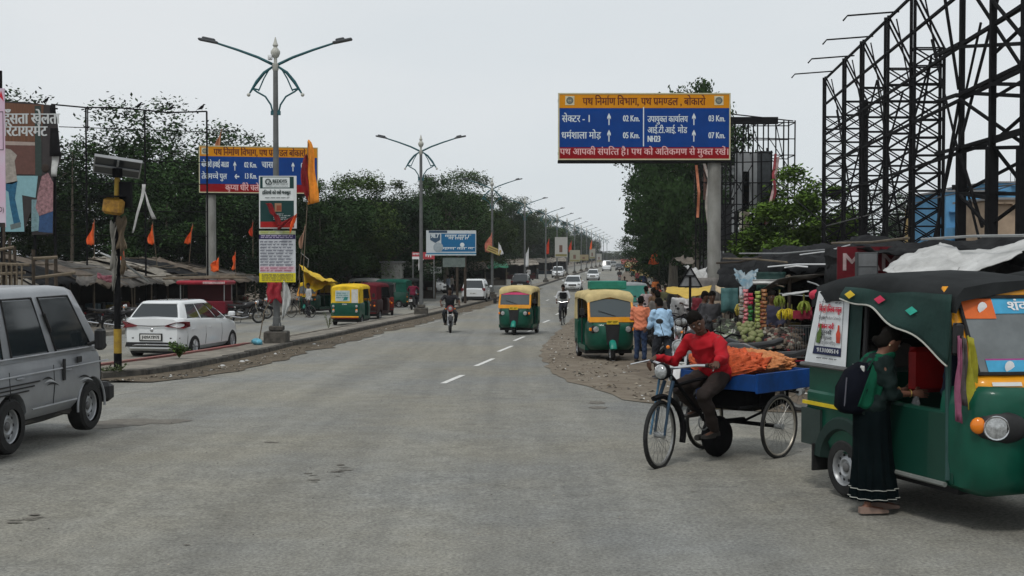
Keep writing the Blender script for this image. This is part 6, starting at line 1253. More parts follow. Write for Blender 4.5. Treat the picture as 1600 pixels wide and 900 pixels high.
def motorbike(label, tank=(.015, .015, .017), loc=(0, 0, 0), rz=0, group=None, scooter=False, headface=(.5, .5, .5)):
    t = thing('scooter' if scooter else 'motorcycle', label, 'scooter' if scooter else 'motorcycle', loc, rz, group); T = pal(tank, rough=.3, var=.05, coat=.5)
    r = .22 if scooter else .30; y0, y1 = (-.62, .62) if scooter else (-.66, .66)
    for y, nm in ((y0, 'rear_wheel'), (y1, 'front_wheel')): thin_wheel(t, y, r, .055 if scooter else .045, 10, nm, hub=.06)
    if scooter:
        q = MB(); q.loft([[(x * w_, y, z) for x, z in ((-1, z0), (1, z0), (1.05, (z0 + z1) / 2), (.7, z1), (-.7, z1), (-1.05, (z0 + z1) / 2))] for y, w_, z0, z1 in ((-.9, .08, .55, .72), (-.75, .17, .3, .76), (-.3, .18, .28, .74), (-.1, .12, .3, .6))]); q.build('rear_body', T, t, smooth=50)
        q = MB(); q.bbox(-.18, -.15, .25, .18, .35, .31, .02); q.build('footboard', M_PLAS, t); q = MB(); q.loft([[(x * w_, y, z) for x in (-1, -.5, .5, 1)] + [(x * w_, y - .05, z) for x in (1, .5, -.5, -1)] for y, z, w_ in ((.33, .28, .2), (.42, .6, .22), (.36, .95, .12))]); q.build('leg_shield', T, t, smooth=50)
    else:
        q = MB(); q.tube([(0, .48, .86), (0, .1, .55), (0, -.1, .36)], .025, 8); q.tube([(0, .45, .80), (0, .25, .4), (0, -.05, .34)], .02, 8); q.tube([(-.1, -.85, .72), (-.12, -.3, .66), (0, .3, .76)], .018, 6); q.tube([(.1, -.85, .72), (.12, -.3, .66), (0, .3, .76)], .018, 6); q.tube([(-.09, -.1, .36), (-.09, y0, r)], .02, 6); q.tube([(.09, -.1, .36), (.09, y0, r)], .02, 6); q.tube([(-.11, -.45, .66), (-.1, -.6, .34)], .03, 8); q.tube([(.11, -.45, .66), (.1, -.6, .34)], .03, 8); q.build('frame', M_BLACK, t, smooth=True)
        q = MB(); q.bbox(-.13, -.12, .26, .13, .25, .44, .04); q.cyl((0, .10, .42), (0, .2, .66), .085, 12); [q.cyl((0, .10 + k * .018, .44 + k * .04), (0, .105 + k * .018, .452 + k * .04), .11, 12) for k in range(5)]; q.build('engine', pal((.07, .07, .07), metal=.6, rough=.4), t)
        q = MB(); q.loft([[(x * w_, y, zc + z * h_) for x, z in ((-.6, -1), (.6, -1), (1, -.3), (.9, .5), (.45, 1), (-.45, 1), (-.9, .5), (-1, -.3))] for y, w_, zc, h_ in ((-.12, .06, .74, .05), (-.04, .12, .78, .09), (.15, .155, .82, .12), (.35, .14, .84, .11), (.44, .05, .84, .06))]); q.build('fuel_tank', T, t, smooth=50)
    q = MB(); zs = .76 if scooter else .78; q.loft([[(x * w_, y, z0 + z) for x, z in ((-1, 0), (1, 0), (1, .05), (.7, .08), (-.7, .08), (-1, .05))] for y, w_, z0 in ((-.80, .09, zs + .06), (-.6, .14, zs), (-.25, .14, zs - .03), (-.02, .09, zs - .02))]); q.build('seat', M_PLAS, t, smooth=50)
    for sx in (-1, 1):
        q = MB(); q.tube([(sx * .085, y1 + .01, r), (sx * .085, .50, .92)], .022, 7); q.build('fork', M_CHROME if not scooter else M_PLAS, t, smooth=True)
        q = MB(); q.tube([(sx * .24, .42, 1.04), (sx * .30, .40, 1.22)], .006, 4); q.ball((sx * .31, .40, 1.26), .055, 10, 6, sy=.25, sz=.7); q.build('mirror', M_PLAS, t)
        q = MB(); q.ball((sx * .17, .52, .90), .028, 8, 6); q.build('indicator', M_LAMPO, t)
    q = MB(); q.tube([(-.36, .33, 1.02), (-.2, .42, 1.05), (-.06, .5, .98), (.06, .5, .98), (.2, .42, 1.05), (.36, .33, 1.02)], .014, 7); q.build('handlebar', M_BLACK, t, smooth=True)
    q = MB(); q.lathe([(.001, .06), (.06, .05), (.085, .02), (.09, -.02), (.06, -.1)], (0, .62, .92), 'y', 16, cap=False); hl = q.build('headlight', M_LAMPW, t, smooth=True); q = MB(); q.torus((0, .64, .92), .09, .014, 'y', 18, 6); q.build('headlight_ring', M_CHROME, hl)
    for y, nm in ((y0, 'rear_mudguard'), (y1, 'front_mudguard')): q = MB(); q.torus((0, y, r), r + .045, .055, 'x', 16, 6, .5, pi - (.2 if y < 0 else .6), flat=1.1); q.build(nm, T if y > 0 else M_PLAS, t, smooth=True)
    q = MB(); q.tube([(.12, .2, .30), (.15, -.1, .26), (.17, -.5, .32), (.17, -.85, .38)], [.02, .025, .04, .045], 8); q.build('exhaust', M_CHROME if not scooter else M_PLAS, t, smooth=True)
    q = MB(); q.bbox(-.07, -.93, .66, .07, -.86, .73, .015); q.build('tail_lamp', M_LAMPR, t); plate(t, 0, -.93, .50, .2, .14, M_PLATE, face=-1); plate(t, 0, .74, .64, .22, .07, M_PLATE, face=1, nm='front_plate')
    q = MB(); q.tube([(-.08, -.05, .3), (-.28, -.1, .03)], .012, 5); q.build('side_stand', M_BLACK, t)
    return t
def bicycle(label, loc, rz, group=None):
    t = thing('bicycle', label, 'bicycle', loc, rz, group)
    for y, nm in ((-.52, 'rear_wheel'), (.55, 'front_wheel')): thin_wheel(t, y, .33, .018, 16, nm)
    q = MB()
    for a, b in (((0, .40, .85), (0, -.15, .80)), ((0, .42, .78), (0, -.05, .30)), ((0, -.18, .88), (0, -.05, .30)), ((.03, -.15, .78), (.05, -.52, .33)), ((-.03, -.15, .78), (-.05, -.52, .33)), ((.03, -.05, .3), (.05, -.52, .33)), ((-.03, -.05, .3), (-.05, -.52, .33)), ((.04, .42, .8), (.05, .55, .33)), ((-.04, .42, .8), (-.05, .55, .33)), ((0, .40, .95), (0, .43, .72))): q.tube([a, b], .014, 6)
    q.build('frame', M_BLACK, t, smooth=True); q = MB(); q.bbox(-.07, -.32, .90, .07, -.08, .96, .03); q.build('saddle', M_PLAS, t)
    q = MB(); q.tube([(-.27, .22, 1.0), (-.25, .38, 1.02), (0, .42, .98), (.25, .38, 1.02), (.27, .22, 1.0)], .011, 6); q.build('handlebar', M_CHROME, t); q = MB(); q.tube([(.05, -.05, .3), (.07, .05, .18)], .01, 5); q.tube([(-.05, -.05, .3), (-.07, -.15, .42)], .01, 5); q.bbox(.05, .0, .16, .15, .09, .18, .005); q.bbox(-.15, -.2, .41, -.05, -.11, .43, .005); q.build('pedals', M_PLAS, t); return t
RIDE = pose(hip=(0, -.28, .92), chest=(0, -.22, 1.22), neck=(0, -.19, 1.40), head=(0, -.15, 1.55), sL=(-.19, -.20, 1.36), sR=(.19, -.20, 1.36), eL=(-.36, .06, 1.16), eR=(.36, .06, 1.16), wL=(-.34, .30, 1.06), wR=(.34, .30, 1.06), hL=(-.10, -.24, .86), hR=(.10, -.24, .86), kL=(-.24, .18, .70), kR=(.24, .18, .70), aL=(-.19, -.02, .36), aR=(.19, -.02, .36))
def on(root, y=0, z=0): return root.location + Vector((0, 0, z))
b_ = motorbike('black motorcycle with round chromed headlight, coming towards the camera left of centre', loc=gnd(703, 46.8), rz=R(180 + 4)); 
person('rider in black shirt on the oncoming motorcycle beside the median', RIDE, b_.location, b_.rotation_euler.z, (.015, .015, .018), (.02, .022, .025), sleeve='short', hands={'L': dict(curl=1.1), 'R': dict(curl=1.1)})
for ch in list(b_.children):
    if ch.name.startswith('side_stand'): bpy.data.objects.remove(ch)
q = MB(); q.torus((0, .68, .92), .10, .016, 'y', 18, 6); q.build('red_headlight_guard', pal((.3, .04, .04)), b_)
s_ = motorbike('dark scooter seen from behind on the left carriageway, with a white number plate', loc=gnd(646, 74), rz=R(-6), scooter=True)
person('scooter rider in a maroon shirt seen from behind near the second lamp post', RIDE, s_.location, s_.rotation_euler.z, (.13, .008, .03), (.02, .02, .025))
c_ = bicycle('upright black bicycle coming towards the camera right of the moving auto rickshaw', gnd(880, 53.5), R(172))
CYC = pose(hip=(0, -.2, 1.0), chest=(0, -.08, 1.30), neck=(0, 0, 1.46), head=(0, .05, 1.61), sL=(-.18, -.03, 1.42), sR=(.18, -.03, 1.42), eL=(-.28, .06, 1.18), eR=(.28, .06, 1.18), wL=(-.26, .24, 1.04), wR=(.26, .24, 1.04), hL=(-.09, -.18, .94), hR=(.09, -.18, .94), kL=(-.11, .16, .78), kR=(.11, .2, .62), aL=(-.11, -.06, .50), aR=(.11, .06, .24))
cyc_ = person('cyclist in a white shirt with dark vest pedalling towards the camera', CYC, c_.location, c_.rotation_euler.z, (.42, .43, .44), (.02, .02, .025), sleeve='roll')
q = MB(); q.bbox(-.15, .0, 1.12, .15, .12, 1.40, .03); q.build('vest', M_BLACK, cyc_)
b2_ = bicycle('black bicycle standing beside the yellow awning at the left', gnd(470, 62), R(70)); person('man in a white shirt standing behind the bicycle near the yellow awning', STAND, gnd(482, 62.6), R(120), (.45, .45, .44), (.03, .03, .035))
# parked motorcycles
BIKES = 'motorcycles parked by the stalls'
bk0 = motorbike('black motorcycle parked in front of the red cart, headlight to the right', loc=gnd(380, 55), rz=R(-70), group=BIKES)
for px, d, rz, lb, tk in [(200, 46, -75, 'dark motorcycle parked just right of the striped solar post', None), (170, 48, -60, 'motorcycle parked behind the mirror of the silver minivan', None), (224, 50, -80, 'motorcycle with an orange tank parked behind the white hatchback', (.4, .1, .02)), (396, 60, -60, 'second motorcycle right of the red cart, farther back', None), (632, 79, 60, 'motorcycle parked between the dark rickshaws and the scooter rider', (.2, .2, .2))]:
    o = dup(bk0, gnd(px, d), R(rz), lb, BIKES)
    if tk: recolor(o, pal((.015, .015, .017), rough=.3, var=.05, coat=.5), pal(tk, rough=.3, var=.05, coat=.5))
BR = 'motorcycles parked along the right verge'
for px, d, rz, lb, tk in [(1012, 36, 160, 'motorcycle with a bright front wheel behind the man in orange', None), (1030, 39, 150, 'second motorcycle in the right verge row, behind the man in pale blue', (.2, .02, .02)), (1022, 44, 165, 'motorcycle third from the front in the right verge row', None), (1046, 41, 200, 'motorcycle beside the foot of the triangular sign', (.03, .05, .15)), (1063, 37, 120, 'dark motorcycle under the yellow awning on the right', None), (1018, 62, 160, 'motorcycle in the crowd beyond the grey van', (.25, .05, .04)), (1024, 75, 170, 'motorcycle farther back near the far dark auto rickshaw', None), (1010, 88, 175, 'motorcycle at the far end of the right verge row', (.2, .2, .2)), (1030, 100, 170, 'distant motorcycle in front of the right stalls', None)]:
    o = dup(bk0, gnd(px, d), R(rz), lb, BR)
    if tk: recolor(o, pal((.015, .015, .017), rough=.3, var=.05, coat=.5), pal(tk, rough=.3, var=.05, coat=.5))
o = dup(bk0, gnd(1180, 17.6), R(60), 'large black motorcycle parked behind the blue cart tray', BR); o2 = dup(bk0, gnd(1070, 18.2), R(165), 'motorcycle with a white fuel tank directly behind the man in red', BR)
recolor(o2, pal((.015, .015, .017), rough=.3, var=.05, coat=.5), pal((.55, .55, .54), rough=.3, var=.05, coat=.5))
# pedestrians
person('man in an orange shirt and dark blue trousers standing beside the parked auto rickshaw', pose(eR=(.27, .05, 1.14), wR=(.22, .26, 1.16), eL=(-.25, .02, 1.12), wL=(-.2, .24, 1.10)), gnd(1001, 30.4), R(-25), (.62, .20, .11), (.02, .035, .075), near=True, sleeve='roll', s=.93, collar=True)
person('man in a pale blue shirt and dark trousers walking away on the verge', pose(chest=(0, .06, 1.22), neck=(0, .10, 1.40), head=(0, .16, 1.53), sL=(-.19, .07, 1.36), sR=(.19, .07, 1.36), eL=(-.25, .10, 1.08), eR=(.25, .08, 1.08), wL=(-.2, .3, 1.0), wR=(.22, .26, .98), kL=(-.10, .14, .50), aL=(-.10, .03, .09), kR=(.11, -.08, .48), aR=(.12, -.32, .20), fR=(0, .8, -.6)), gnd(1036, 24.4), R(25), (.33, .50, .68), (.025, .028, .035), near=True, s=.95, sleeve='roll', collar=True, shoes=(.05, .05, .055))
PG = 'people standing about on the right verge'
P1 = person('man in a grey checked shirt behind the man in pale blue', pose(wL=(-.1, .24, 1.05), wR=(.1, .24, 1.05)), gnd(1028, 34.5), R(10), (.12, .11, .10), (.02, .02, .022), group=PG)
def pc(px, d, rz, lb, c, g=PG, src=None, s=1):
    o = dup(src or P1, gnd(px, d), R(rz), lb, g, s=s)
    for ch in o.children:
        if ch.name.startswith('shirt'): ch.data = ch.data.copy(); ch.data.materials[0] = pal(c, var=.15, rough=.8)
    return o
P2 = person('man in a white shirt under the yellow awning, left one of two', pose(eL=(-.3, .1, 1.2), wL=(-.2, .3, 1.25)), gnd(1061, 40), R(160), (.5, .5, .5), (.02, .02, .03), group=PG)
pc(1078, 40.5, 200, 'man in a white shirt under the yellow awning, right one of two', (.5, .48, .48)); pc(1090, 39.5, 120, 'person in a maroon shirt beside the pole of the big direction sign', (.16, .02, .03)); pc(1010, 47, 30, 'person in a pale pink shirt among the parked motorcycles', (.35, .28, .28), src=P2)
pc(1008, 70, 170, 'person in pink standing beyond the grey van', (.4, .15, .14)); pc(998, 84, 0, 'dark dressed person walking on the right edge of the road', (.03, .03, .03), src=P2); pc(976, 98, 170, 'dark dressed person in the middle distance on the right lane', (.03, .03, .035)); pc(1030, 58, 90, 'person in red far back in the right crowd', (.3, .04, .03), src=P2)
pc(1016, 110, 20, 'distant person in white at the right stalls', (.5, .5, .48)); pc(1040, 52, 200, 'person in an olive shirt behind the parked motorcycles', (.08, .08, .04)); pc(1100, 30, 250, 'stall keeper in dark clothes left of the fruit stall', (.03, .03, .035), src=P2)
PL = 'people along the left shops'
pc(783, 150, 60, 'person in white by the far left shops', (.5, .5, .5), PL); pc(700, 105, 60, 'person under the blue billboard, left one', (.1, .12, .15), PL); pc(706, 107, -60, 'person under the blue billboard, right one', (.2, .19, .17), PL, P2); pc(840, 175, 60, 'distant person in dark clothes left of the white crossover', (.04, .05, .05), PL); pc(826, 165, 0, 'distant person in white left of the white crossover', (.35, .35, .35), PL, P2)
pc(989, 61, 10, 'head and shoulders of a dark dressed person showing above the grey van', (.02, .02, .02), src=P2, s=1.08)
# far oncoming riders
mb2 = dup(b_, gnd(968, 150), R(176), 'distant motorcycle on the right lane'); pc(968, 150, 176, 'distant rider in dark clothes on the right lane', (.03, .03, .03), None, None); mb3 = dup(b_, gnd(1004, 96), R(176), 'motorcycle coming forward near the right edge, far back')
# ================================================================== TRICYCLE CART
HD = math.atan2(.715, -.70) ; cart = thing('tricycle_cart', 'motorised tricycle cart with spoked wheels and a bright blue load tray', 'cart', Vector((2.42, 13.15, gz(13.15))), 0)
hdv = Vector((-.705, -.709, 0)); cart.rotation_euler.z = math.atan2(hdv.y, hdv.x) - pi / 2
for sx in (-1, 1): thin_wheel(cart, 0, .335, .019, 30, 'rear_wheel', x=sx * .47, hub=.035, rimc=pal((.36, .33, .28), rough=.35, metal=.6))
thin_wheel(cart, 1.38, .34, .022, 30, 'front_wheel', steer=R(12), hub=.04)
M_BFR = mat('blue_frame_paint', (.02, .05, .09), .5, var=.3, scale=8, c2=(.02, .035, .05)); M_BTR = mat('blue_tray_paint', (.006, .062, .26), .5, var=.25, scale=4, c2=(.008, .035, .12))
q = MB()
for a, b, r_ in [((0, 1.22, .92), (.0, .62, .40), .02), ((0, 1.20, .80), (0, .55, .86), .02), ((0, .5, .95), (0, .62, .40), .018), ((0, .62, .38), (0, -.05, .36), .028), ((-.45, 0, .335), (.45, 0, .335), .022), ((-.3, .1, .55), (-.3, .1, .8), .018), ((.3, .1, .55), (.3, .1, .8), .018), ((-.32, -.4, .55), (-.32, .5, .55), .018), ((.32, -.4, .55), (.32, .5, .55), .018), ((-.32, -.4, .55), (.32, -.4, .55), .018), ((0, 0, .335), (-.32, -.3, .55), .014), ((.3, 0, .335), (.32, .1, .55), .014), ((-.3, 0, .335), (-.32, .1, .55), .014), ((.32, -.38, .55), (.32, -.38, .82), .018), ((-.32, -.38, .55), (-.32, -.38, .82), .018)]: q.tube([a, b], r_, 7)
q.build('frame', M_BLACK, cart, smooth=True)
q = MB()
for sx in (-1, 1): q.tube([(sx * .06, 1.385, .34), (sx * .06, 1.30, .72), (sx * .05, 1.24, .86)], [.013, .018, .02], 7)
q.build('fork', M_BFR, cart, smooth=True); q = MB(); q.tube([(.085, 1.42, .34), (.09, 1.27, .90)], .012, 6); q.build('fork_brace', pal((.06, .14, .22)), cart)
q = MB(); q.torus((0, 1.38, .34), .375, .028, 'x', 12, 5, 1.3, pi + .3, flat=1.3); q.build('front_mudguard', M_BLACK, cart)
q = MB(); q.tube([(-.42, 1.02, 1.02), (-.25, 1.12, 1.02), (0, 1.20, .98), (.25, 1.12, 1.02), (.42, 1.02, 1.02)], .014, 7); q.tube([(0, 1.2, .98), (0, 1.22, .86)], .02, 7); q.build('handlebar', M_CHROME, cart)
for sx in (-1, 1): q = MB(); q.tube([(sx * .32, 1.08, 1.02), (sx * .44, 1.0, 1.02)], .02, 8); q.build('grip', M_RUB, cart)
q = MB(); q.tube([(.40, 1.04, 1.03), (.52, 1.2, .99)], .008, 5); q.tube([(-.40, 1.04, 1.03), (-.50, 1.2, .99)], .008, 5); q.build('brake_lever', M_CHROME, cart)
q = MB(); q.lathe([(.001, .05), (.045, .045), (.07, .02), (.075, -.01)], (0, 1.36, .96), 'y', 18, cap=False); hl = q.build('headlight', M_LAMPW, cart, smooth=True); q = MB(); q.lathe([(.078, .012), (.086, .0), (.075, -.06), (.03, -.11)], (0, 1.36, .96), 'y', 18, cap=False); q.build('headlight_shell', M_BLACK, hl, smooth=True)
q = MB(); q.bbox(-.1, .32, .74, .1, .64, .82, .03); q.build('saddle', M_PLAS, cart)
q = MB(); q.box(-.46, -.62, .80, .46, .40, .83); q.build('tray_floor', M_BTR, cart)
for nm, a in (('tray_side', (-.48, -.64, .70, -.455, .42, .90)), ('tray_side', (.455, -.64, .70, .48, .42, .90)), ('tray_end', (-.455, -.64, .72, .455, -.615, .89)), ('tray_end', (-.455, .395, .72, .455, .42, .89))): q = MB(); q.bbox(*a, .006); q.build(nm, M_BTR, cart)
q = MB(); q.bbox(.20, .30, .56, .30, .40, .80, .01); q.build('tray_bracket', M_BTR, cart); q = MB(); q.bbox(-.25, -.3, .48, .3, .2, .72, .04); q.build('under_box', M_BLACK, cart)
q = MB(); q.lathe([(.06, -.10), (.17, -.08), (.21, -.03), (.21, .03), (.17, .08), (.06, .10)], (.05, .36, .22), 'x', 22); q.build('motor_drum', M_BLACK, cart, smooth=40); q = MB(); q.tube([(.12, .62, .22), (.16, .3, .21), (.16, .1, .22)], [.03, .045, .04], 9); q.build('silencer', pal((.04, .038, .035)), cart, smooth=True)
q = MB(); q.torus((.04, .60, .40), .09, .008, 'x', 18, 5); q.build('chain_ring', M_STEEL, cart)
for sx, z, y in ((-1, .26, .66), (1, .52, .56)): q = MB(); q.tube([(sx * .05, .6, .40), (sx * .09, y, z)], .011, 6); q.bbox(*sorted((sx * .09, sx * .19))[:1], y - .04, z - .015, max(sx * .09, sx * .19), y + .04, z + .015, .005); q.build('pedal', M_BLACK, cart)
q = MB(); q.cyl((.40, -.12, .44), (.40, -.12, .64), .07, 12); q.build('yellow_can', pal((.10, .08, .01)), cart)
def sack(label, y0, y1, z, w_, h_, c, seed):
    q = MB(); n = 22
    def fn(u, v):
        a = 2 * pi * u; y = lerp(y0, y1, v); e = max(0.0, 1 - abs(2 * v - 1) ** 3.2) ** .5; nn = noise.noise(Vector((cos(a) * 2, v * 6, sin(a) * 2 + seed))) * .16 + noise.noise(Vector((cos(a) * 6, v * 16, sin(a) * 6 + seed))) * .12
        vo = noise.voronoi(Vector((cos(a) * w_, y, sin(a) * h_)) * 13 + Vector((seed * 5, 0, 0)))[0][0]; nn += .07 - .17 * min(vo, .8)
        return (w_ * e * cos(a) * (1 + nn), y, z + max(0, h_ * e * (.55 + .55 * sin(a)) * (1 + nn)))
    q.grid(fn, 110, 70); o = q.build('produce_sack', mat('orange_net_%d' % seed, c, .7, var=.35, scale=16, c2=tuple(x * .45 for x in c), bump=.8, bscale=45), smooth=True); tag(o, label, 'sack', 'net sacks on the blue cart'); o.matrix_world = Matrix.Translation(cart.location) @ Matrix.Rotation(cart.rotation_euler.z, 4, 'Z') @ Matrix.Translation((.0, 0, 0)); return o
sack('orange net sack of vegetables at the rider end of the blue cart tray', .02, .46, .835, .44, .27, (.70, .13, .045), 1); sack('orange net sack of potatoes lying across the rear of the blue cart tray', -.56, .06, .835, .43, .22, (.66, .26, .10), 2)
q = MB(); [q.tube([(.05, -.1, .95), (.08 + .1 * cos(k), -.1 + .12 * sin(k), 1.06)], [.012, .03], 5) for k in (0, 1.5, 3, 4.5)]; kn = q.build('sack_knot', pal((.6, .2, .1))); kn.parent = bpy.data.objects['produce_sack']
CR = cart.rotation_euler.z
rid = person('man in a red shirt riding the tricycle cart with one arm out on the handlebar', pose(hip=(0, .46, .90), chest=(0, .58, 1.14), neck=(0, .68, 1.29), head=(.02, .76, 1.41), sL=(-.19, .66, 1.235), sR=(.19, .66, 1.235), eL=(-.34, .82, 1.07), eR=(.31, .74, 1.0), wL=(-.40, 1.00, 1.06), wR=(.36, 1.00, 1.06), hL=(-.10, .50, .85), hR=(.10, .50, .85), kL=(-.16, .88, .70), kR=(.15, .88, .76), aL=(-.14, .68, .34), aR=(.14, .60, .52)), cart.location, CR, (.36, .006, .013), (.022, .016, .014), sk=(.085, .043, .028), near=True, sleeve='long', legs='long', hands={'L': dict(d=(-.2, .6, -.5), t=(1, 0, .3), curl=1.2), 'R': dict(d=(.2, .6, -.5), t=(-1, 0, .3), curl=1.2)}, collar=True, s=1, shoes=(.02, .018, .016), lean_face=(-.56, .82, -.12))
# ================================================================== WOMAN BESIDE THE BIG RICKSHAW
def skirt(t, J):
    q = MB()
    rows = [(1.02, .15, .125), (.93, .192, .15), (.75, .18, .155), (.5, .17, .165), (.3, .18, .18), (.12, .19, .20)]
    def ring(z, a, b): 
        f = .022 * max(0, (1 - z) / .9)
        return [((a + f * sin(k * 1.9 + z * 3)) * cos(k * pi / 20), (b + f * sin(k * 1.9 + z * 3)) * sin(k * pi / 20) + .04 * (1 - z), z) for k in range(40)]
    zz = [1.02, .97, .9, .8, .7, .6, .5, .4, .3, .2, .12]; q.loft([ring(z, interp([(r_[0], r_[1]) for r_ in rows[::-1]], z), interp([(r_[0], r_[2]) for r_ in rows[::-1]], z)) for z in zz]); o = q.build('long_dress', pal((.003, .006, .007), var=.3, rough=.95, spec=.04), t, smooth=True)
    for z in (.22, .14): 
        q = MB(); rg = ring(z, interp([(r_[0], r_[1]) for r_ in rows[::-1]], z) + .006, interp([(r_[0], r_[2]) for r_ in rows[::-1]], z) + .006); q.tube(rg + [rg[0]], .004, 4); q.build('hem_line', pal((.35, .36, .33)), o)
wl = Vector((xd(1362, 9.95), 9.95, 0))
wom = person('woman in a long dark green dress looking down at her hands beside the large rickshaw', pose(hip=(0, 0, .95), chest=(0, .05, 1.22), neck=(0, .09, 1.38), head=(0, .17, 1.50), sL=(-.16, .07, 1.33), sR=(.16, .07, 1.33), eL=(-.2, .10, 1.06), eR=(.2, .10, 1.06), wL=(-.1, .34, 1.06), wR=(.1, .34, 1.05), kL=(-.09, .06, .48), kR=(.09, -.02, .48), aL=(-.09, .12, .09), aR=(.09, -.06, .09)), wl, R(-83), (.003, .011, .010), (.01, .01, .01), sk=(.16, .075, .05), near=True, female=True, skirt=skirt, sleeve='roll', long_hair=True, s=.91, lean_face=(0, .86, -.5), hands={'L': dict(d=(.15, 1, .05), t=(.3, 0, 1), curl=.3), 'R': dict(d=(-.1, 1, .0), t=(-.5, 0, 1), curl=.2)}, shoes=(.22, .15, .12))
q = MB(); q.ball((.172, .105, 1.475), .007, 6, 5); q.v = [(a - .09, b + .03, c) for a, b, c in q.v]; q.build('earring', pal((.6, .5, .3)), wom)
for S in (-1, 1): q = MB(); q.torus((S * .115, .31, 1.055), .032, .004, 'y', 14, 5); q.build('bangle', pal((.5, .35, .1), metal=.8, rough=.3), wom)
WM = Matrix.Translation(wl) @ Matrix.Rotation(R(-83), 4, 'Z') @ Matrix.Scale(.91, 4)
def place(o, label, cat, M_=WM): tag(o, label, cat); o.matrix_world = M_; return o
bp = bpy.data.objects.new('backpack', None); COL.objects.link(bp); tag(bp, 'dark blue backpack hanging on the back of the woman in the dark green dress', 'backpack'); bp.matrix_world = WM
q = MB(); q.loft([[((w_) * x, y0 + dy * k, z) for x, k in ((-1, 0), (-1, .6), (-.6, 1), (.6, 1), (1, .6), (1, 0))] for z, w_, y0, dy in ((.88, .10, -.12, -.14), (.93, .15, -.10, -.20), (1.1, .155, -.08, -.21), (1.25, .14, -.05, -.16), (1.32, .08, -.03, -.08))]); o = q.build('bag_body', pal((.005, .006, .010), var=.3, rough=.9, spec=.05), bp, smooth=60)
for sx in (-1, 1): q = MB(); q.tube([(sx * .09, -.06, 1.30), (sx * .11, .03, 1.36), (sx * .12, .15, 1.28), (sx * .13, .13, 1.1), (sx * .12, -.08, .98)], .016, 6); q.build('strap', pal((.01, .012, .018)), bp)
q = MB(); q.tube([(.10, -.28, .95), (.12, -.27, 1.2)], .006, 5); q.build('zip', pal((.1, .1, .12)), bp)
M_SCARF = mat('bright_green_scarf', (.005, .07, .038), .9, var=.3, scale=4, bump=.3, spec=.1)
sc_ = bpy.data.objects.new('green_scarf', None); COL.objects.link(sc_); q = MB(); q.torus((0, 0, 0), .088, .034, 'z', 22, 8); q.v = [(a * 1.05, .075 + b * 1.0 + .02 * sin(a * 30), 1.365 + c * 1.2 + .35 * b * .4 + .008 * sin(a * 60 + b * 40)) for a, b, c in q.v]; q.build('neck_wrap', M_SCARF, sc_, smooth=True)
cloth('hanging_tail', M_SCARF, sc_, lambda u, v: (.12 + .045 * sin(min(1, v * 1.6) * pi * .5) + .012 * sin(u * 10 + v * 4), .10 - .19 * u * (.6 + .4 * v) - .10 * v, 1.385 - .03 * u - .42 * v + .02 * sin(u * 8)), 10, 12); cloth('rear_tail', M_SCARF, sc_, lambda u, v: ((u - .5) * .26, -.03 - .10 * v + .012 * sin(u * 16), 1.37 - .16 * v - .03 * abs(u - .5)), 10, 6)
place(sc_, 'bright green scarf draped over the shoulders of the woman in the dark dress', 'scarf')
q = MB(); q.bbox(-.10, -.135, 1.12, .14, -.11, 1.30, .02); pt = q.build('white_patch', pal((.5, .5, .48)), bp); 
hb_ = cloth('carrier_bag', mat('thin_plastic_bag', (.10, .105, .11), .25, var=.5, scale=9, bump=.6, bscale=14, alpha=.82), None, lambda u, v: ((.03 + .085 * sin(min(1, v * 1.25) * pi * .62)) * cos(2 * pi * u) * (1 + .18 * sin(u * 19 + v * 7)) + .10, .37 + (.02 + .06 * sin(min(1, v * 1.25) * pi * .62)) * sin(2 * pi * u), 1.03 - .58 * v), 28, 12); place(hb_, 'thin crumpled plastic bag hanging from the hands of the woman beside the large rickshaw', 'bag')
# driver seen inside the big rickshaw
SIT = pose(hip=(0, 0, .80), chest=(0, .04, 1.08), neck=(0, .06, 1.27), head=(0, .10, 1.42), sL=(-.19, .05, 1.23), sR=(.19, .05, 1.23), eL=(-.26, .12, .98), eR=(.27, .10, .98), wL=(-.2, .36, .95), wR=(.3, .30, .86), hL=(-.1, .04, .76), hR=(.1, .04, .76), kL=(-.13, .44, .74), kR=(.13, .44, .74), aL=(-.13, .42, .45), aR=(.13, .42, .45))
bm_ = Matrix.Translation(big.location) @ Matrix.Rotation(big.rotation_euler.z, 4, 'Z')
person('driver in dark blue sitting inside the large rickshaw, an arm resting on its side', SIT, bm_ @ Vector((.12, .88, 0)), big.rotation_euler.z, (.015, .02, .04), (.02, .02, .02), near=True, hands={'R': dict(curl=.5)})
person('passenger with a pale scarf sitting in the shade at the back of the large rickshaw', SIT, bm_ @ Vector((.1, -.25, 0)), big.rotation_euler.z, (.12, .11, .10), (.02, .02, .02))
for sc2, rr_ in ((A1, A1), (A2, A2)):
    person('driver in khaki behind the windscreen of the %s auto rickshaw' % ('moving' if sc2 is A1 else 'parked'), SIT, sc2.matrix_basis @ Vector((0, -.05, -.18)), sc2.rotation_euler.z, (.12, .09, .05), (.05, .04, .03)) if sc2 is A1 else None
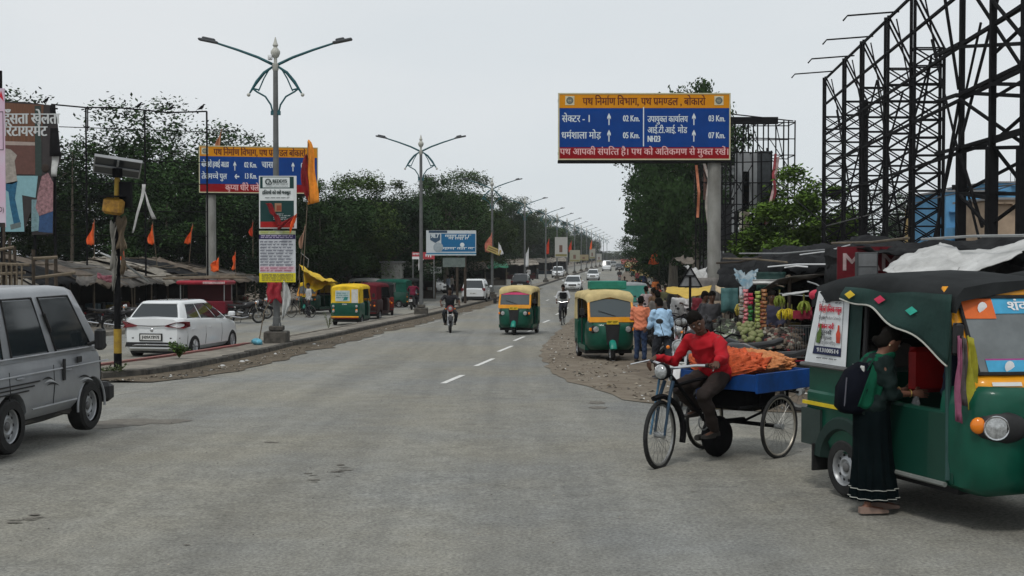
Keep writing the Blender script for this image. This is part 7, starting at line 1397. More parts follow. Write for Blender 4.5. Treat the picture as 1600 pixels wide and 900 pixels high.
# ================================================================== STALLS
def tarp(label, corners, m, nu=16, nv=10, sag=.12, wr=.05, seed=0, name='tarpaulin', group=None, cat='tarpaulin', droop=0, parent=None):
    a, b, c, d = [Vector(p) for p in corners]
    def fn(u, v):
        p = a.lerp(b, u).lerp(d.lerp(c, u), v); p.z -= sag * 4 * u * (1 - u) * (1 - .5 * v) * (1 + .9 * noise.noise(Vector((u * 3.1, v * 1.5, seed * 1.7))))
        p.z += wr * (noise.noise(Vector((u * 5, v * 3.3, seed))) * 1.5 + noise.noise(Vector((u * 13 + v * 9, v * 11 - u * 5, seed))) * .8 - .7 * abs(noise.noise(Vector((u * 9 - v * 7, v * 8, seed + 3))))); p.x += wr * .8 * noise.noise(Vector((u * 5, v * 5, seed + 9)))
        if v < .12: p.z -= droop * (1 + noise.noise(Vector((u * 9, 0, seed)))) * (1 - v / .12)
        return p
    q = MB(); q.grid(fn, nu, nv); o = q.build(name, m, parent, smooth=True); bake(o, ('SOLIDIFY', dict(thickness=.012)))
    if parent is None: tag(o, label, cat, group)
    return o
M_DK = mat('near_black_boards', (.016, .013, .011), .9, var=.4, scale=4)  # near-black mottled boards for stall walls and the cage base
def stall(label, P0, P1, depth, hf, hb, roofm, seed, goods=True, side=1, group=None, wallm=None):
    """open fronted stall between ground points P0 and P1 (its front edge); depth goes to the side given by side"""
    P0, P1 = Vector(P0), Vector(P1); t = thing('market_stall', label, 'stall', (0, 0, 0), 0, group); r = random.Random(seed)
    ax = (P1 - P0); L = ax.length; ax /= L; nn = Vector((-ax.y, ax.x, 0)) * side
    def W(u, v, z): p = P0 + ax * u + nn * v; return Vector((p.x, p.y, gz(p.y) + z))
    n = max(2, int(L / 1.3)); 
    for k in range(n + 1):
        u = L * k / n; q = MB(); q.tube([W(u, 0, -.05), W(u + r.uniform(-.08, .08), r.uniform(-.05, .05), hf)], .035, 6); q.build('post', M_BAMBOO if r.random() < .6 else M_DARKW, t)
    for k in (0, 1): q = MB(); q.tube([W(L * k, depth, -.05), W(L * k, depth, hb)], .04, 6); q.build('rear_post', M_DARKW, t)
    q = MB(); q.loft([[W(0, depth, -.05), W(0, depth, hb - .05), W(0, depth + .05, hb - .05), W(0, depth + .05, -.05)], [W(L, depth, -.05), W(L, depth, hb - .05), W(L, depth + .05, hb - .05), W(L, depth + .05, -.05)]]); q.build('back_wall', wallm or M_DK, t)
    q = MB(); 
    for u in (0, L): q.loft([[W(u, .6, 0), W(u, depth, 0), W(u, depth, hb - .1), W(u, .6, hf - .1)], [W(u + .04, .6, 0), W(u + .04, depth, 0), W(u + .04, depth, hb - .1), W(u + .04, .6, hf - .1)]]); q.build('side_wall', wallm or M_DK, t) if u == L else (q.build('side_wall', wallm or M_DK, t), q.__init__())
    for k in range(3): v = depth * k / 2; q = MB(); q.tube([W(-.2, v, lerp(hf, hb, k / 2)), W(L + .2, v + r.uniform(-.1, .1), lerp(hf, hb, k / 2) + r.uniform(-.03, .06))], .03, 5); q.build('roof_pole', M_BAMBOO, t)
    if goods:
        q = MB(); p = [W(.15, .25, .62), W(L - .15, .25, .62), W(L - .15, 1.1, .68), W(.15, 1.1, .68)]; q.loft([p, [x - Vector((0, 0, .05)) for x in p]]); q.build('counter', M_DARKW, t)
        q = MB(); p = [W(.15, .28, .0), W(L - .15, .28, .0), W(L - .15, .28, .57), W(.15, .28, .57)]; q.loft([p, [x + nn * .03 for x in p]]); q.build('counter_front', pal(r.choice([(.03, .022, .016), (.015, .025, .035), (.05, .042, .034), (.05, .01, .01)]), var=.3), t)
        for k in range(int(L * 2.4)):
            u = r.uniform(.3, L - .3); v = r.uniform(.35, 1.0); s_ = r.uniform(.08, .18); z = .68; c = r.choice([(.08, .06, .04), (.2, .19, .17), (.13, .03, .02), (.03, .05, .06), (.14, .11, .03), (.015, .015, .015)]); q = MB(); p = W(u, v, z); q.bbox(p.x - s_, p.y - s_, p.z, p.x + s_, p.y + s_, p.z + s_ * r.uniform(.8, 2), .015); q.build('packed_goods', pal(c, var=.3), t)
    for k in range(2 if L > 2.5 else 1):
        u0, u1 = (L * k / 2 - .25, L * (k + 1) / 2 + .25) if L > 2.5 else (-.25, L + .25); rm = roofm[(seed + k) % len(roofm)]
        tarp('', [W(u0, -.55, hf - .12), W(u1, -.55, hf - .1), W(u1, depth + .2, hb + .06), W(u0, depth + .2, hb + .06)], rm, seed=seed * 3 + k, name='roof_sheet', parent=t, wr=.09, sag=.08, droop=.14)
        # sticks and rope laid over the roof
        q = MB(); q.tube([W(u0, r.uniform(.2, depth), hf + .30), W(u1 + .4, r.uniform(.2, depth), hf + .36 + r.uniform(0, .2))], .025, 5); q.build('roof_stick', M_BAMBOO, t)
    return t
RM = [M_TARPG, mat('bleached_tarpaulin', (.30, .27, .23), .75, var=.35, scale=1.6, bump=.5, bscale=6, c2=(.12, .11, .09)), M_TARPK, mat('brown_sacking', (.16, .13, .10), .85, var=.4, scale=2.4, bump=.5, bscale=8, c2=(.07, .055, .045))]
LS = 'ramshackle stalls along the left footpath'
def lx(d): return med(d) - 11.0
lbs = ['stall with a pale ribbed roof just above the roof of the silver minivan', 'stall with a sagging roof sheet left of the striped solar post', 'dim stall behind the striped solar post', 'stall behind the rear of the white hatchback', 'stall left of the grey sign pole, seen over the white hatchback', 'stall behind the red cart', 'stall at the far right end of the left row, beside the lamp post boards']
dd_ = [42, 46, 50, 54, 58, 62, 66.5, 71.5]
for i in range(7):
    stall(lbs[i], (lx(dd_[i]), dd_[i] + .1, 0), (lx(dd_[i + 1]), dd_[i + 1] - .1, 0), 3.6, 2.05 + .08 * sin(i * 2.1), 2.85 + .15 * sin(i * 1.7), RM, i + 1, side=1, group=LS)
tarp('grey cloth awning stretched out at the front of the left stalls', [at(118, 441, 44), at(150, 438, 45.5), at(152, 429, 47), at(120, 430, 46)], M_TARPG, seed=3, sag=.15); tarp('faded pink cloth hanging from the front of a left stall', [at(152, 434, 45), at(180, 436, 47), at(180, 428, 47), at(152, 427, 45.5)], pal((.22, .06, .08), var=.3), seed=4)
# yellow awning
ya = thing('yellow_awning', 'bright yellow tarpaulin awning sloping down beside the left auto rickshaws', 'awning')
tarp('', [at(528, 442, 66), at(474, 424, 64), at(468, 413, 67), at(523, 440, 69)], mat('yellow_tarpaulin', (.62, .40, .01), .6, var=.2, scale=2, bump=.3), seed=5, name='sheet', parent=ya, wr=.1); tarp('', [at(498, 452, 65), at(476, 449, 65), at(474, 424, 66), at(520, 440, 67)], mat('yellow_tarpaulin', ()), seed=6, name='side_sheet', parent=ya, wr=.06)
for px, y in ((474, 424), (526, 442), (468, 413)): a = at(px, y, 67); q = MB(); q.tube([(a.x, a.y, gz(67)), a], .03, 6); q.build('pole', M_BAMBOO, ya)
q = MB(); q.tube([at(470, 395, 66), at(482, 405, 66), at(481, 418, 66)], .02, 5); q.build('bent_rod', M_STEEL, ya)
# red cart with bamboo on top
rc = thing('food_cart', 'dark red wheeled food cart with bamboo poles laid on its roof', 'cart', gnd(322, 55), R(-8)); M_CR = mat('cart_red', (.13, .008, .018), .5, var=.25, scale=3)
q = MB(); q.bbox(-1.05, -.5, .45, 1.05, .5, 1.0, .03); q.build('cart_body', M_CR, rc); q = MB(); q.bbox(-1.15, -.62, 1.72, 1.15, .62, 1.9, .06); q.build('cart_roof', mat('cart_roof_red', (.3, .02, .035), .45, var=.2), rc); q = MB(); q.bbox(-1.0, .35, 1.0, 1.0, .42, 1.72, .01); q.build('back_panel', pal((.06, .008, .01)), rc)
for x in (-1, 1):
    for y in (-.45, .45): q = MB(); q.tube([(x, y, 1.0), (x, y, 1.74)], .025, 6); q.build('post', M_STEEL, rc)
    thin_wheel(rc, -.05, .3, .02, 12, x=x * .85)
q = MB(); q.bbox(.1, -.632, 1.76, 1.1, -.621, 1.86, .003); q.build('white_lettering_band', pal((.45, .3, .3), var=.5, scale=20), rc)
for k in range(4): q = MB(); q.tube([(-1.9 + .2 * k, -.2 + .1 * k, 1.97 + .05 * (k % 2)), (1.9 - .3 * k, -.1 + .12 * k, 2.02 + .03 * k)], [.05, .03], 7); tag(q.build('bamboo_pole', M_BAMBOO), ['longest bamboo pole on the red cart, front one', 'bamboo pole second from the front on the red cart', 'short bamboo pole near the back of the red cart roof', 'shortest bamboo pole at the back of the red cart roof'][k], 'pole', 'bamboo poles on the red cart').matrix_world = Matrix.Translation(rc.location) @ Matrix.Rotation(R(-8), 4, 'Z')
# timber racks behind the van
wr_ = thing('timber_rack', 'rough rack of wooden posts and rails above the roof of the silver minivan', 'rack', gnd(40, 38))
o0 = wr_.location
def rb2(p, q_, r_, nm='post', m=None): q = MB(); q.tube([Vector(p) - o0, Vector(q_) - o0], r_, 6); q.build(nm, m or M_DARKW, wr_)
for px, y0 in ((6, 350), (15, 372), (23, 385), (52, 390), (73, 404), (87, 398)): a = at(px, y0, 38 if px < 40 else 39); rb2((a.x, a.y, gz(38)), a, .06 if px > 40 else .045)
for (a, b) in (((-10, 412), (46, 414)), ((0, 428), (40, 426)), ((52, 404), (90, 402)), ((-10, 392), (22, 386)), ((55, 434), (118, 426))): rb2(at(a[0], a[1], 37.9), at(b[0], b[1], 38), .05, 'rail', M_BAMBOO)
for k in range(5): a = at(2 + k * 8, 412, 37.9); rb2(a, a - Vector((0, 0, .75)), .03, 'picket', M_BAMBOO)
q = MB(); q.tube([at(157, 395, 43), at(192, 410, 43), at(232, 440, 45)], .04, 5); tag(q.build('leaning_pole', M_STEEL), 'pale pole leaning across the solar post above the stall roofs', 'pole')
# ---- right side
RS = 'stalls along the right verge'
def rx(d): return 3.9 + .093 * d
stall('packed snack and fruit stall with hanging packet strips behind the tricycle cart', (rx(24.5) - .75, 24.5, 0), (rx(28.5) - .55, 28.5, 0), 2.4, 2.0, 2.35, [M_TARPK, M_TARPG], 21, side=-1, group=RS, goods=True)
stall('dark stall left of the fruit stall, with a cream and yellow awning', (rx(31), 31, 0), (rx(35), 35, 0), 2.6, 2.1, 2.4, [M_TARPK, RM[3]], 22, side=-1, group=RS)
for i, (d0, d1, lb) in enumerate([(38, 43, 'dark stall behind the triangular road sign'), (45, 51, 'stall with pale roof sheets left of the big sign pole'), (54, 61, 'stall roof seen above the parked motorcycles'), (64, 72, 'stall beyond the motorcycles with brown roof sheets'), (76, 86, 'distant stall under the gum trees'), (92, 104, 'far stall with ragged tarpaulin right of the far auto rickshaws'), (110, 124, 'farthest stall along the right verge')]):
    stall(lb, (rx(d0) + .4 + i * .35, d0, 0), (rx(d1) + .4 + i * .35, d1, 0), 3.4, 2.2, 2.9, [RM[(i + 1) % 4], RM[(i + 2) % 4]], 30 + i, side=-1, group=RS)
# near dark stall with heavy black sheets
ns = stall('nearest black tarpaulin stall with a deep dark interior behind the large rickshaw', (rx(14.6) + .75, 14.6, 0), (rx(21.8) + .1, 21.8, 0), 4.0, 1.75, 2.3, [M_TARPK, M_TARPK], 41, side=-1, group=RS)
tarp('black tarpaulin hanging low along the front of the nearest right stall', [at(1290, 432, 22), at(1640, 478, 14), at(1640, 392, 14.6), at(1290, 386, 22.5)], M_TARPK, 30, 10, sag=.05, wr=.10, seed=51, droop=.25)
tarp('crumpled black sheet heaped over the roofs right of the middle scaffold', [at(1178, 412, 27), at(1330, 396, 23), at(1345, 376, 25), at(1195, 386, 29)], M_TARPK, 40, 14, sag=.05, wr=.09, seed=52, droop=.2)
tarp('ragged dark sheet over the fruit stall roof', [at(1120, 436, 28), at(1290, 442, 24), at(1300, 402, 26), at(1128, 398, 30)], M_TARPK, 40, 14, sag=.06, wr=.09, seed=53, droop=.15)
tarp('ridge of dark sheeting along the top of the nearest right stall', [at(1330, 388, 19), at(1640, 398, 15), at(1640, 366, 16.5), at(1330, 374, 21)], mat('dusty_black_tarpaulin', (.028, .029, .030), .85, var=.4, scale=3, c2=(.009, .009, .010), bump=.5, bscale=8, spec=.05), 44, 14, wr=.08, seed=54)
wt_ = thing('white_tarpaulin', 'dirty white tarpaulin tied in a peak over the nearest right stall', 'tarpaulin')
PT = [[(1383, 423), (1400, 430), (1430, 435), (1465, 432), (1510, 428), (1545, 418), (1600, 395)], [(1384, 421), (1402, 410), (1432, 404), (1470, 405), (1512, 410), (1548, 402), (1605, 386)], [(1384, 421), (1406, 402), (1440, 390), (1474, 379), (1500, 392), (1550, 390), (1605, 374)]]
def wtf(u, v):
    f = u * 6; i = min(int(f), 5); f -= i; g_ = v * 2; j = min(int(g_), 1); g_ -= j
    def L(r_, i, f): return (lerp(r_[i][0], r_[i + 1][0], f), lerp(r_[i][1], r_[i + 1][1], f))
    a, b = L(PT[j], i, f), L(PT[j + 1], i, f); p = at(lerp(a[0], b[0], g_), lerp(a[1], b[1], g_), 16.2 + 1.3 * v - 1.6 * u)
    p.z += .018 * noise.noise(Vector((u * 20, v * 5, 1))) + .012 * noise.noise(Vector((u * 40, v * 14, 2))); p.y += .16 * noise.noise(Vector((u * 11, v * 4, 3))) + .05 * sin(u * 40 + v * 6); return p
q = MB(); q.grid(wtf, 60, 20); o = q.build('sheet', M_TARPW, wt_, smooth=True); bake(o, ('SOLIDIFY', dict(thickness=.008)))
q = MB(); q.tube([at(1427, 434, 16), at(1427, 448, 16)], .006, 4); q.build('tie_string', M_WHITE, wt_)
# red shop board and grey box sign
sb = thing('shop_board', 'dark red shop board with white letters half hidden under the black tarpaulins', 'sign', at(1308, 437, 18.9), R(-6)); k_ = 18.9 / FPX
q = MB(); q.box(0, 0, 0, 1.35, .04, .50); q.build('board', pal((.10, .005, .010), var=.25), sb); q = MB(); text(q, 'MAMA', .06, .14, .24, -.008, 1.15, bold=.006); scribble(q, .35, .9, .05, .05, -.008, 4); q.build('lettering', pal((.32, .24, .24), var=.5, scale=6), sb)
gb = thing('grey_box_sign', 'small grey metal box on posts in front of the dark red shop board', 'box', at(1339, 440, 17.5)); k_ = 17.5 / FPX; w2, h2 = 33 * k_, 46 * k_
q = MB(); q.bbox(0, 0, 0, w2, .12, h2, .01); q.build('box', pal((.05, .052, .055), var=.2), gb); q = MB(); q.box(.02, -.006, h2 * .52, w2 - .02, -.001, h2 - .02); q.build('upper_panel', pal((.13, .135, .14), var=.2), gb); q = MB(); q.box(.02, -.006, .02, w2 - .02, -.001, h2 * .48); q.build('lower_panel', pal((.10, .105, .11), var=.2), gb); q = MB(); q.tube([(w2 / 2, .06, -1.75), (w2 / 2, .06, 0)], .03, 6); q.build('post', M_BLACK, gb)
tarp('blue and white crumpled sheet on the edge of the fruit stall roof', [at(1150, 436, 26), at(1184, 438, 26), at(1186, 420, 27), at(1148, 420, 27)], mat('pale_blue_sheet', (.10, .22, .30), .5, var=.5, scale=4, c2=(.3, .33, .34)), 12, 8, wr=.09, seed=61)
tarp('white scrap of sheet tucked on the roofs left of the fruit stall', [at(1134, 418, 29), at(1158, 418, 29), at(1154, 408, 30), at(1134, 409, 30)], M_TARPW, 8, 6, wr=.05, seed=62); tarp('white plastic sheet over the far stall roofs beside the big sign pole', [at(1085, 428, 42), at(1106, 432, 42), at(1104, 418, 44), at(1068, 414, 44)], M_TARPW, 10, 6, wr=.1, seed=63)
tarp('yellow awning cloth stretched under the triangular road sign', [at(1040, 456, 38), at(1108, 458, 36), at(1112, 447, 38), at(1042, 449, 40)], mat('mustard_cloth', (.50, .34, .06), .7, var=.15), 14, 6, wr=.03, sag=.12, seed=64); tarp('cream awning cloth right of the big sign pole', [at(1118, 454, 34), at(1137, 444, 33), at(1137, 436, 34), at(1118, 446, 35)], pal((.42, .33, .2), var=.2), 10, 6, wr=.03, seed=65)
tarp('thin white shelf sheet over the banana display', [at(1222, 462, 22.5), at(1264, 455, 22), at(1264, 453, 22.5), at(1222, 459, 23)], M_TARPW, 8, 3, wr=.01, sag=.0, seed=66)
# triangular sign seen from behind
ts_ = thing('triangular_sign', 'back of a grey triangular road sign on a thin dark post', 'road sign', gnd(1078, 30)); z0, z1 = zd(448, 30) - gz(30), zd(417, 30) - gz(30); hw_ = 18.5 * 30 / FPX
q = MB(); q.prism([(-hw_, z0), (hw_, z0), (0, z1)], -.012, 0, 'y'); q.build('plate', pal((.20, .205, .21), var=.2), ts_)
for a, b in (((-hw_, z0), (hw_, z0)), ((hw_, z0), (0, z1)), ((0, z1), (-hw_, z0)), ((-hw_ * .45, z0 + (z1 - z0) * .55), (hw_ * .45, z0 + (z1 - z0) * .55))): q = MB(); q.tube([(a[0], -.02, a[1]), (b[0], -.02, b[1])], .022, 4); q.build('edge_bar', M_BLACK, ts_)
q = MB(); q.tube([(0, -.04, -.05), (0, -.04, z0 + (z1 - z0) * .5)], .03, 6); q.build('post', M_BLACK, ts_); q = MB(); q.tube([(0, -.045, .55), (0, -.045, .95)], .036, 8); q.build('white_band', M_WHITE, ts_)
# snack strips, bananas, fruit
PS = 'strips of snack packets hanging at the fruit stall'
for i, (px, c1_, c2_, y0, y1) in enumerate([(1165, (.5, .03, .06), (.55, .3, .3), 452, 512), (1173, (.35, .01, .03), (.45, .04, .08), 458, 478), (1172, (.01, .16, .03), (.02, .10, .02), 478, 516), (1184, (.38, .38, .12), (.2, .3, .05), 455, 515), (1194, (.25, .04, .02), (.3, .2, .08), 452, 520), (1191, (.3, .1, .04), (.15, .04, .02), 470, 520), (1159, (.4, .35, .3), (.1, .1, .1), 462, 500)]):
    a = at(px, y0, 22.6); t = thing('packet_strip', ['pink and red packet strip, leftmost bright one', 'dark red short packet strip, top second from left', 'green packet strip hanging below the short dark red one', 'yellow green packet strip in the middle of the display', 'reddish brown packet strip at the right of the display', 'brown packet strip just in front of the reddish one', 'dull grey packet strip at the left end of the display'][i], 'snack strip', a, 0, PS); k = 22.6 / FPX; n = int((y1 - y0) / 6.2); me = None
    for j in range(n):
        if me is None: q = MB(); q.loft([[(x * w_, y * th, z) for x, y in ((-1, 0), (-.5, 1), (.5, 1), (1, 0), (.5, -1), (-.5, -1))] for z, w_, th in ((0, .052, .004), (-.012, .048, .02), (-.045, .05, .03), (-.062, .052, .004))]); o = q.build('packet', pal(c1_, rough=.25, var=.4, scale=30, c2=c2_), t, smooth=40); me = o
        else: o = me.copy(); COL.objects.link(o); o.parent = t
        o.location = (.006 * sin(j * 2.3), .01 * cos(j * 3), -j * 6.2 * k * .98); o.rotation_euler.z = .5 * sin(j * 1.9 + i)
def banana_bunch(label, px, py, d, n, c, s=1):
    a = at(px, py, d); t = thing('banana_bunch', label, 'bananas', a, 0, 'bunches of bananas at the fruit stall', s)
    q = MB(); q.tube([(0, 0, .12), (0, 0, -.02)], .015, 6); q.build('stalk', pal((.12, .12, .03)), t)
    for k in range(n):
        b = 2 * pi * k / n + .3 * (k % 3); q = MB(); cx, cy = cos(b), sin(b); z = -.02 * (k % 3); q.tube([(0, 0, z), (cx * .07, cy * .07, -.03 + z), (cx * .10, cy * .10, -.10 + z), (cx * .075, cy * .075, -.17 + z), (cx * .06, cy * .06, -.185 + z)], [.008, .018, .021, .016, .005], 6); q.build('banana', pal(c, var=.15, rough=.5), t, smooth=True)
banana_bunch('yellow banana bunch left of the middle one at the fruit stall', 1222, 483, 22, 10, (.46, .36, .02), .85); banana_bunch('ripe yellow banana bunch in the middle of the bunches', 1231, 482, 22, 10, (.5, .37, .02), .85); banana_bunch('yellow orange banana bunch at the right of the group', 1237, 484, 22, 9, (.42, .3, .03), .8); banana_bunch('green yellow banana bunch hanging higher, under the roof of the fruit stall', 1218, 462, 22.4, 12, (.16, .2, .03), .9); banana_bunch('dull banana bunch left of the packet strips', 1157, 474, 23, 11, (.32, .26, .05)); banana_bunch('green banana bunch near the poster of the large rickshaw', 1256, 470, 21.5, 9, (.18, .22, .03)); banana_bunch('yellow banana bunch seen through the open side of the large rickshaw', 1386, 515, 15.5, 8, (.6, .48, .03))
g0 = None
for k in range(34):
    px, py = (1152 + (k % 6) * 6.5 + 2 * (k // 6), 508 + (k // 6) * 4.5); px += rnd.uniform(-4, 4); py += rnd.uniform(-2.5, 2.5); a = at(px, py, 22.2 - .12 * (k // 6))
    if g0 is None: q = MB(); q.ball((0, 0, 0), .052, 12, 8, sz=.92); g0 = q.build('green_mango', pal((.17, .21, .08), var=.3, scale=9, c2=(.20, .18, .09)), smooth=True); o = g0
    else: o = g0.copy(); COL.objects.link(o)
    o.location = a; o.scale = (1 + .2 * sin(k),) * 3; tag(o, 'pale green round fruit in the heap below the packet strips', 'fruit', 'green fruit heaped below the packet strips')
q = MB()
for k in range(230): py = rnd.uniform(514, 545); a = at(rnd.uniform(1196, 1250) + 6 * sin(py), py, 22.3 - (py - 512) * .018); q.cm = rnd.choice((0, 0, 0, 1, 1, 2, 3)); q.ball(a, rnd.uniform(.03, .065), 6, 4, sz=rnd.uniform(.6, 1))
tag(q.build('vegetable_heap', [pal((.035, .028, .024), var=.3), pal((.13, .10, .075), var=.3), pal((.16, .05, .045), var=.3), pal((.25, .24, .2), var=.3)]), 'heap of dull grey brown vegetables on the fruit stall counter', 'vegetables', kind='stuff')
q = MB()
for k in range(200): py = rnd.uniform(500, 540); a = at(rnd.uniform(1118, 1152), py, 23.7 - (py - 498) * .018); q.cm = rnd.choice((0, 0, 1, 2, 3)); q.ball(a, rnd.uniform(.03, .075), 6, 4, sz=rnd.uniform(.5, 1))
tag(q.build('leafy_heap', [pal((.05, .06, .04), var=.4), pal((.16, .19, .12), var=.4), pal((.3, .3, .27), var=.3), pal((.03, .028, .025), var=.3)]), 'heap of leafy vegetables beside the pole of the big sign', 'vegetables', kind='stuff')
cg = thing('grille_cage', 'dark barred cage standing at the right end of the fruit stall', 'cage', gnd(1248, 21.5)); 
for k in range(11): q = MB(); q.tube([(-.14 + k * .045, 0, .55), (-.14 + k * .045, 0, 1.1)], .005, 4); q.build('bar', M_GREY, cg)
for z in (.55, 1.1): q = MB(); q.tube([(-.16, 0, z), (.33, 0, z)], .012, 4); q.build('frame_bar', M_GREY, cg)
q = MB(); q.box(-.14, -.02, .15, .3, .25, .5); q.build('red_crate_panel', pal((.3, .02, .04), var=.3), cg); q = MB(); q.box(-.16, .02, 0, .33, .3, .54); q.build('base', M_DK, cg)
q = MB(); q.box(-.1, -.03, 1.22, .2, -.01, 1.36); q.build('red_tag', pal((.22, .02, .04), var=.3), cg)
q = MB(); q.tube([(xd(1218, 22.2), 22.2, gz(22) + 1.65), (xd(1270, 21.5), 21.5, gz(22) + 1.62)], .01, 4); tag(q.build('hanging_rod', M_STEEL), 'thin rod across the fruit stall carrying the banana bunches', 'rod')
bs = dup(bpy.data.objects['market_stall'], None) if False else None
# clutter on the right hand roofs and among the parked motorcycles
CL = ['bent pale stick lying across the black roof sheets', 'thin bamboo lying across the black roof sheets', 'rope stretched over the black roof sheets', 'grey plank resting on the black roof sheets']
for i, (a, b, r_, m) in enumerate([((1130, 404, 27), (1230, 410, 24.5), .02, M_BAMBOO), ((1155, 396, 28), (1290, 390, 25), .015, M_STEEL), ((1200, 417, 25), (1290, 413, 23), .014, M_WHITE), ((1120, 411, 29), (1190, 402, 27), .025, M_DARKW), ((1226, 418, 24.4), (1262, 417, 24), .016, M_WHITE), ((1300, 380, 21), (1420, 372, 17.5), .02, M_BAMBOO), ((1440, 374, 17), (1600, 368, 15), .018, M_STEEL), ((1250, 398, 25), (1330, 382, 22), .012, M_WHITE), ((1262, 440, 22.5), (1288, 452, 22), .014, M_STEEL), ((1180, 432, 25.5), (1225, 448, 24), .012, M_BAMBOO)]):
    m_ = ((a[0] + b[0]) / 2, (a[1] + b[1]) / 2 + (3 if i % 2 else -2), (a[2] + b[2]) / 2); q = MB(); q.tube([at(*a), at(*m_), at(*b)], r_, 5); tag(q.build('roof_stick', m), CL[i % 4], 'stick', 'sticks and ropes over the black roofs')
for i, (px, py, d, w_, h_, c, lb) in enumerate([(1196, 437, 24.5, .5, .10, (.45, .45, .44), 'small white label board hanging under the fruit stall roof'), (1140, 450, 26, .35, .5, (.05, .12, .12), 'teal sheet hanging at the left of the fruit stall'), (1160, 448, 25.8, .12, .22, (.4, .42, .44), 'small pale notice hanging beside the teal sheet'), (1262, 480, 21.6, .3, .22, (.2, .02, .04), 'dark red tag sheet hanging behind the right banana bunch'), (1205, 425, 25, .6, .35, (.02, .05, .045), 'dark green sheet tucked under the black roof'), (1120, 470, 31, .4, .7, (.2, .16, .12), 'brown sack cloth hanging beside the big sign pole'), (1102, 434, 40, .9, .8, (.16, .15, .14), 'grey panel wall behind the big sign pole')]):
    a = at(px, py, d); cl_ = cloth('hanging_cloth', pal(c, var=.3), None, lambda u, v: (w_ * (u - .5), .03 * sin(u * 9 + i) + .02 * sin(v * 7), -h_ * v * (1 + .06 * sin(u * 11))), 6, 6); cl_.location = a; tag(cl_, lb, 'cloth')
for k, (px, d, rz, lb, tk) in enumerate([(1052, 33, 185, 'motorcycle partly behind the man in pale blue, right side', (.02, .02, .02)), (1088, 33, 140, 'maroon motorcycle at the foot of the big sign pole', (.12, .01, .02)), (1005, 52, 170, 'motorcycle just right of the grey van', (.02, .02, .03)), (1034, 47, 150, 'silver motorcycle in the middle of the right verge row', (.25, .25, .26)), (1070, 46, 200, 'dark motorcycle behind the two men in white', (.02, .02, .02)), (1042, 68, 180, 'red motorcycle in the crowd beyond the white shirts', (.25, .02, .02)), (1108, 24.5, 80, 'black motorcycle in front of the pole of the big sign', (.015, .015, .018)), (1150, 20.5, 100, 'black scooter like motorcycle in front of the vegetable heaps', (.012, .012, .014))]):
    o = dup(bk0, gnd(px, d), R(rz), lb, BR)
    recolor(o, pal((.015, .015, .017), rough=.3, var=.05, coat=.5), pal(tk, rough=.3, var=.05, coat=.5))
for k, (px, d, rz, lb, c, s_) in enumerate([(1022, 42, 40, 'man in a dull brown shirt between the parked motorcycles', (.12, .07, .04), None), (1048, 47, 250, 'man in black behind the two men in white', (.015, .015, .015), 1), (1000, 76, 10, 'person in a red top beyond the grey van', (.35, .03, .04), 1), (1012, 64, 190, 'person in cream beyond the grey van', (.4, .36, .3), None), (1024, 90, 180, 'person in orange in the far right crowd', (.5, .15, .04), None), (1006, 120, 10, 'far person in dark blue on the right edge', (.03, .04, .1), 1), (996, 140, 190, 'far person in maroon on the right edge', (.2, .03, .04), None), (1112, 28.5, 200, 'seated vendor shape in dark grey beside the vegetable heap', (.05, .05, .055), None), (1206, 24.3, 180, 'stall keeper in a dark shirt inside the fruit stall', (.03, .03, .05), None)]):
    pc(px, d, rz, lb, c, src=P2 if s_ else None)
# broken white frame on the black motorcycle
q = MB(); q.tube([at(1185, 547, 17.4), at(1195, 555, 17.4), at(1197, 562, 17.3), at(1190, 575, 17.3)], .012, 5); q.tube([at(1195, 555, 17.4), at(1210, 570, 17.4)], .01, 5); tag(q.build('bent_wire', M_WHITE), 'thin bent white wire sticking up from the black motorcycle', 'wire')
# left far shops
LF = 'shops beyond the left carriageway'
for i, (px, d, lb, rm) in enumerate([(608, 96, 'low shop with a tin roof behind the row of auto rickshaws', RM[0]), (700, 118, 'dark shop under the blue billboard', RM[3]), (742, 140, 'shop with a green sheet roof right of the blue billboard', pal((.02, .14, .08), var=.2)), (800, 175, 'far shop behind the fourth lamp post', RM[1]), (832, 215, 'farther pale shop behind the parked white cars', RM[1]), (858, 250, 'cream shop behind the far lamp post boards', RM[1])]):
    x = xd(px, d); stall(lb, (x - 3.5, d, 0), (x + 3.5, d + 1, 0), 3, 2.3, 2.7, [rm], 60 + i, side=1, group=LF)
tarp('yellow awning of the far shop right of the blue billboard', [at(735, 412, 132), at(764, 412, 132), at(762, 407, 134), at(737, 407, 134)], mat('yellow_tarpaulin', ()), 8, 4, wr=.05, seed=71)
# far dense market on the right: coloured awnings
for i, (px, py, d, c) in enumerate([(985, 408, 210, (.2, .05, .04)), (1000, 405, 180, (.25, .08, .06)), (1022, 402, 150, (.18, .15, .13)), (1036, 405, 118, (.1, .1, .09)), (1052, 402, 92, (.05, .05, .05)), (1075, 405, 75, (.14, .12, .1)), (994, 412, 200, (.35, .3, .15)), (1012, 410, 160, (.3, .12, .1))]):
    k = d / FPX; a = at(px, py, d); tarp(['dull red awning at the far end of the right verge', 'brick red awning over the far right crowd', 'grey brown roof sheet over the far right stalls', 'dark grey roof sheet under the gum trees', 'black roof sheet behind the triangular sign', 'brown roof sheet above the yellow awning', 'cream awning at the far end of the right verge', 'pinkish awning beside the far dark auto rickshaw'][i], [a + Vector((-14 * k, 0, -4 * k)), a + Vector((14 * k, 0, -4 * k)), a + Vector((14 * k, 2.5, 3 * k)), a + Vector((-14 * k, 2.5, 3 * k))], pal(c, var=.35), 10, 5, wr=.15, seed=80 + i)
flag('bright orange flag on the far right stalls, below the gum trees', 1030, 386, 95, 1.3, 1.1, M_ORF, pole=2.2, seed=31, group='orange flags on the right')
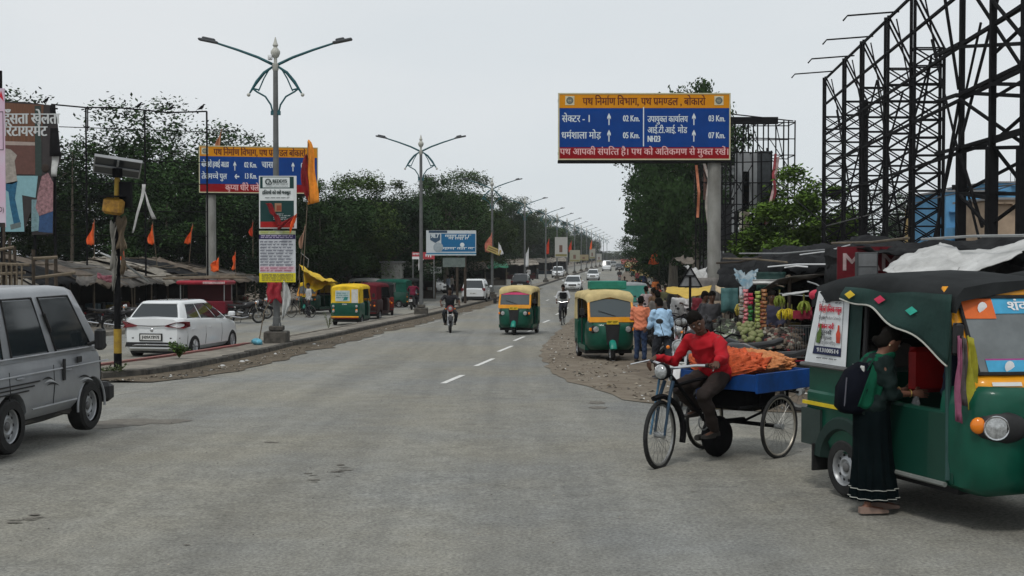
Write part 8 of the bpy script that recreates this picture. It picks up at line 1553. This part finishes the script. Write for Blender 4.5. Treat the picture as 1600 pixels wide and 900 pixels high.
# median weeds, bag, hanging things
def weed(name, label, p, h, n, c, s, ls):
    t = thing(name, label, 'plant', p); q = MB(); f = MB()
    for k in range(n):
        a = rnd.uniform(0, 6.3); L = rnd.uniform(.4, 1) * s; tip = Vector((cos(a) * L, sin(a) * L * .8, h * rnd.uniform(.5, 1))); q.tube([(0, 0, 0), tip * .5 + Vector((0, 0, .06)), tip], .005, 4)
        for j in range(7):
            b = tip.lerp(Vector((0, 0, .05)), j * .11); d = Vector((rnd.gauss(0, 1), rnd.gauss(0, 1), rnd.gauss(.4, .5))).normalized() * ls; sd = d.cross(Vector((0, 0, 1))).normalized() * ls * .28; f.add([b, b + d * .5 + sd, b + d, b + d * .5 - sd], [(0, 1, 2, 3)])
    q.build('stems', pal((.06, .08, .02)), t); f.build('leaves', pal(c, var=.35, rough=.7), t)
pm_ = gp(279, 560); weed('weed', 'bushy green weed growing on the median in front of the white hatchback', (xd(279, 28.6), 28.6, gz(28.6) + .19), .34, 46, (.07, .13, .025), .28, .10)
weed('weed', 'thin weed on the median in front of the yellow and green auto rickshaw', (xd(513, 46.5), 46.5, gz(46.5) + .15), .6, 12, (.10, .12, .05), .3, .07); weed('weed', 'small scruffy weed at the foot of the striped solar post', (xd(172, 23.6), 23.7, gz(23.7) + .02), .28, 30, (.05, .075, .025), .3, .07)
o = None; q = MB(); q.ball((0, 0, 0), .14, 12, 8, sx=1.2, sz=.75); o = q.build('plastic_bag', pal((.10, .32, .42), var=.4, scale=7, rough=.35), smooth=True)
for v in o.data.vertices: v.co *= 1 + .35 * noise.noise(v.co * 9)
o.location = (xd(402, 35.4), 35.4, gz(35.4) + .26); tag(o, 'crumpled light blue plastic bag lying on the median by the nearest lamp post', 'plastic bag')
for i, (px, d, s_) in enumerate([(345, 29.5, .07), (352, 30, .05), (420, 33, .05), (467, 38, .05), (300, 27.8, .06)]):
    q = MB(); q.ball((0, 0, 0), s_, 8, 6, sz=.6); o = q.build('litter_scrap', M_TARPW, smooth=True)
    for v in o.data.vertices: v.co *= 1 + .5 * noise.noise(v.co * 14 + Vector((i, 0, 0)))
    o.location = (mf(d) + .35, d, gz(d) + .05); tag(o, 'crumpled white scrap lying in the dirt along the median kerb', 'litter', 'white scraps along the median kerb')
# ================================================================== HAZE
hz = MB(); hz.box(-905, -125, -3.2, 905, 1405, 18.5); hzo = tag(hz.build('haze', mat('haze_air', (1, 1, 1), var=0)), kind='stuff')
m = hzo.data.materials[0]; t_ = m.node_tree; t_.nodes.clear(); o_ = t_.nodes.new('ShaderNodeOutputMaterial'); v_ = t_.nodes.new('ShaderNodeVolumePrincipled'); v_.inputs['Color'].default_value = (.97, .985, 1, 1); v_.inputs['Density'].default_value = .00026; v_.inputs['Anisotropy'].default_value = .3
t_.links.new(v_.outputs[0], o_.inputs['Volume'])
bpy.data.scenes.remove(TMP)
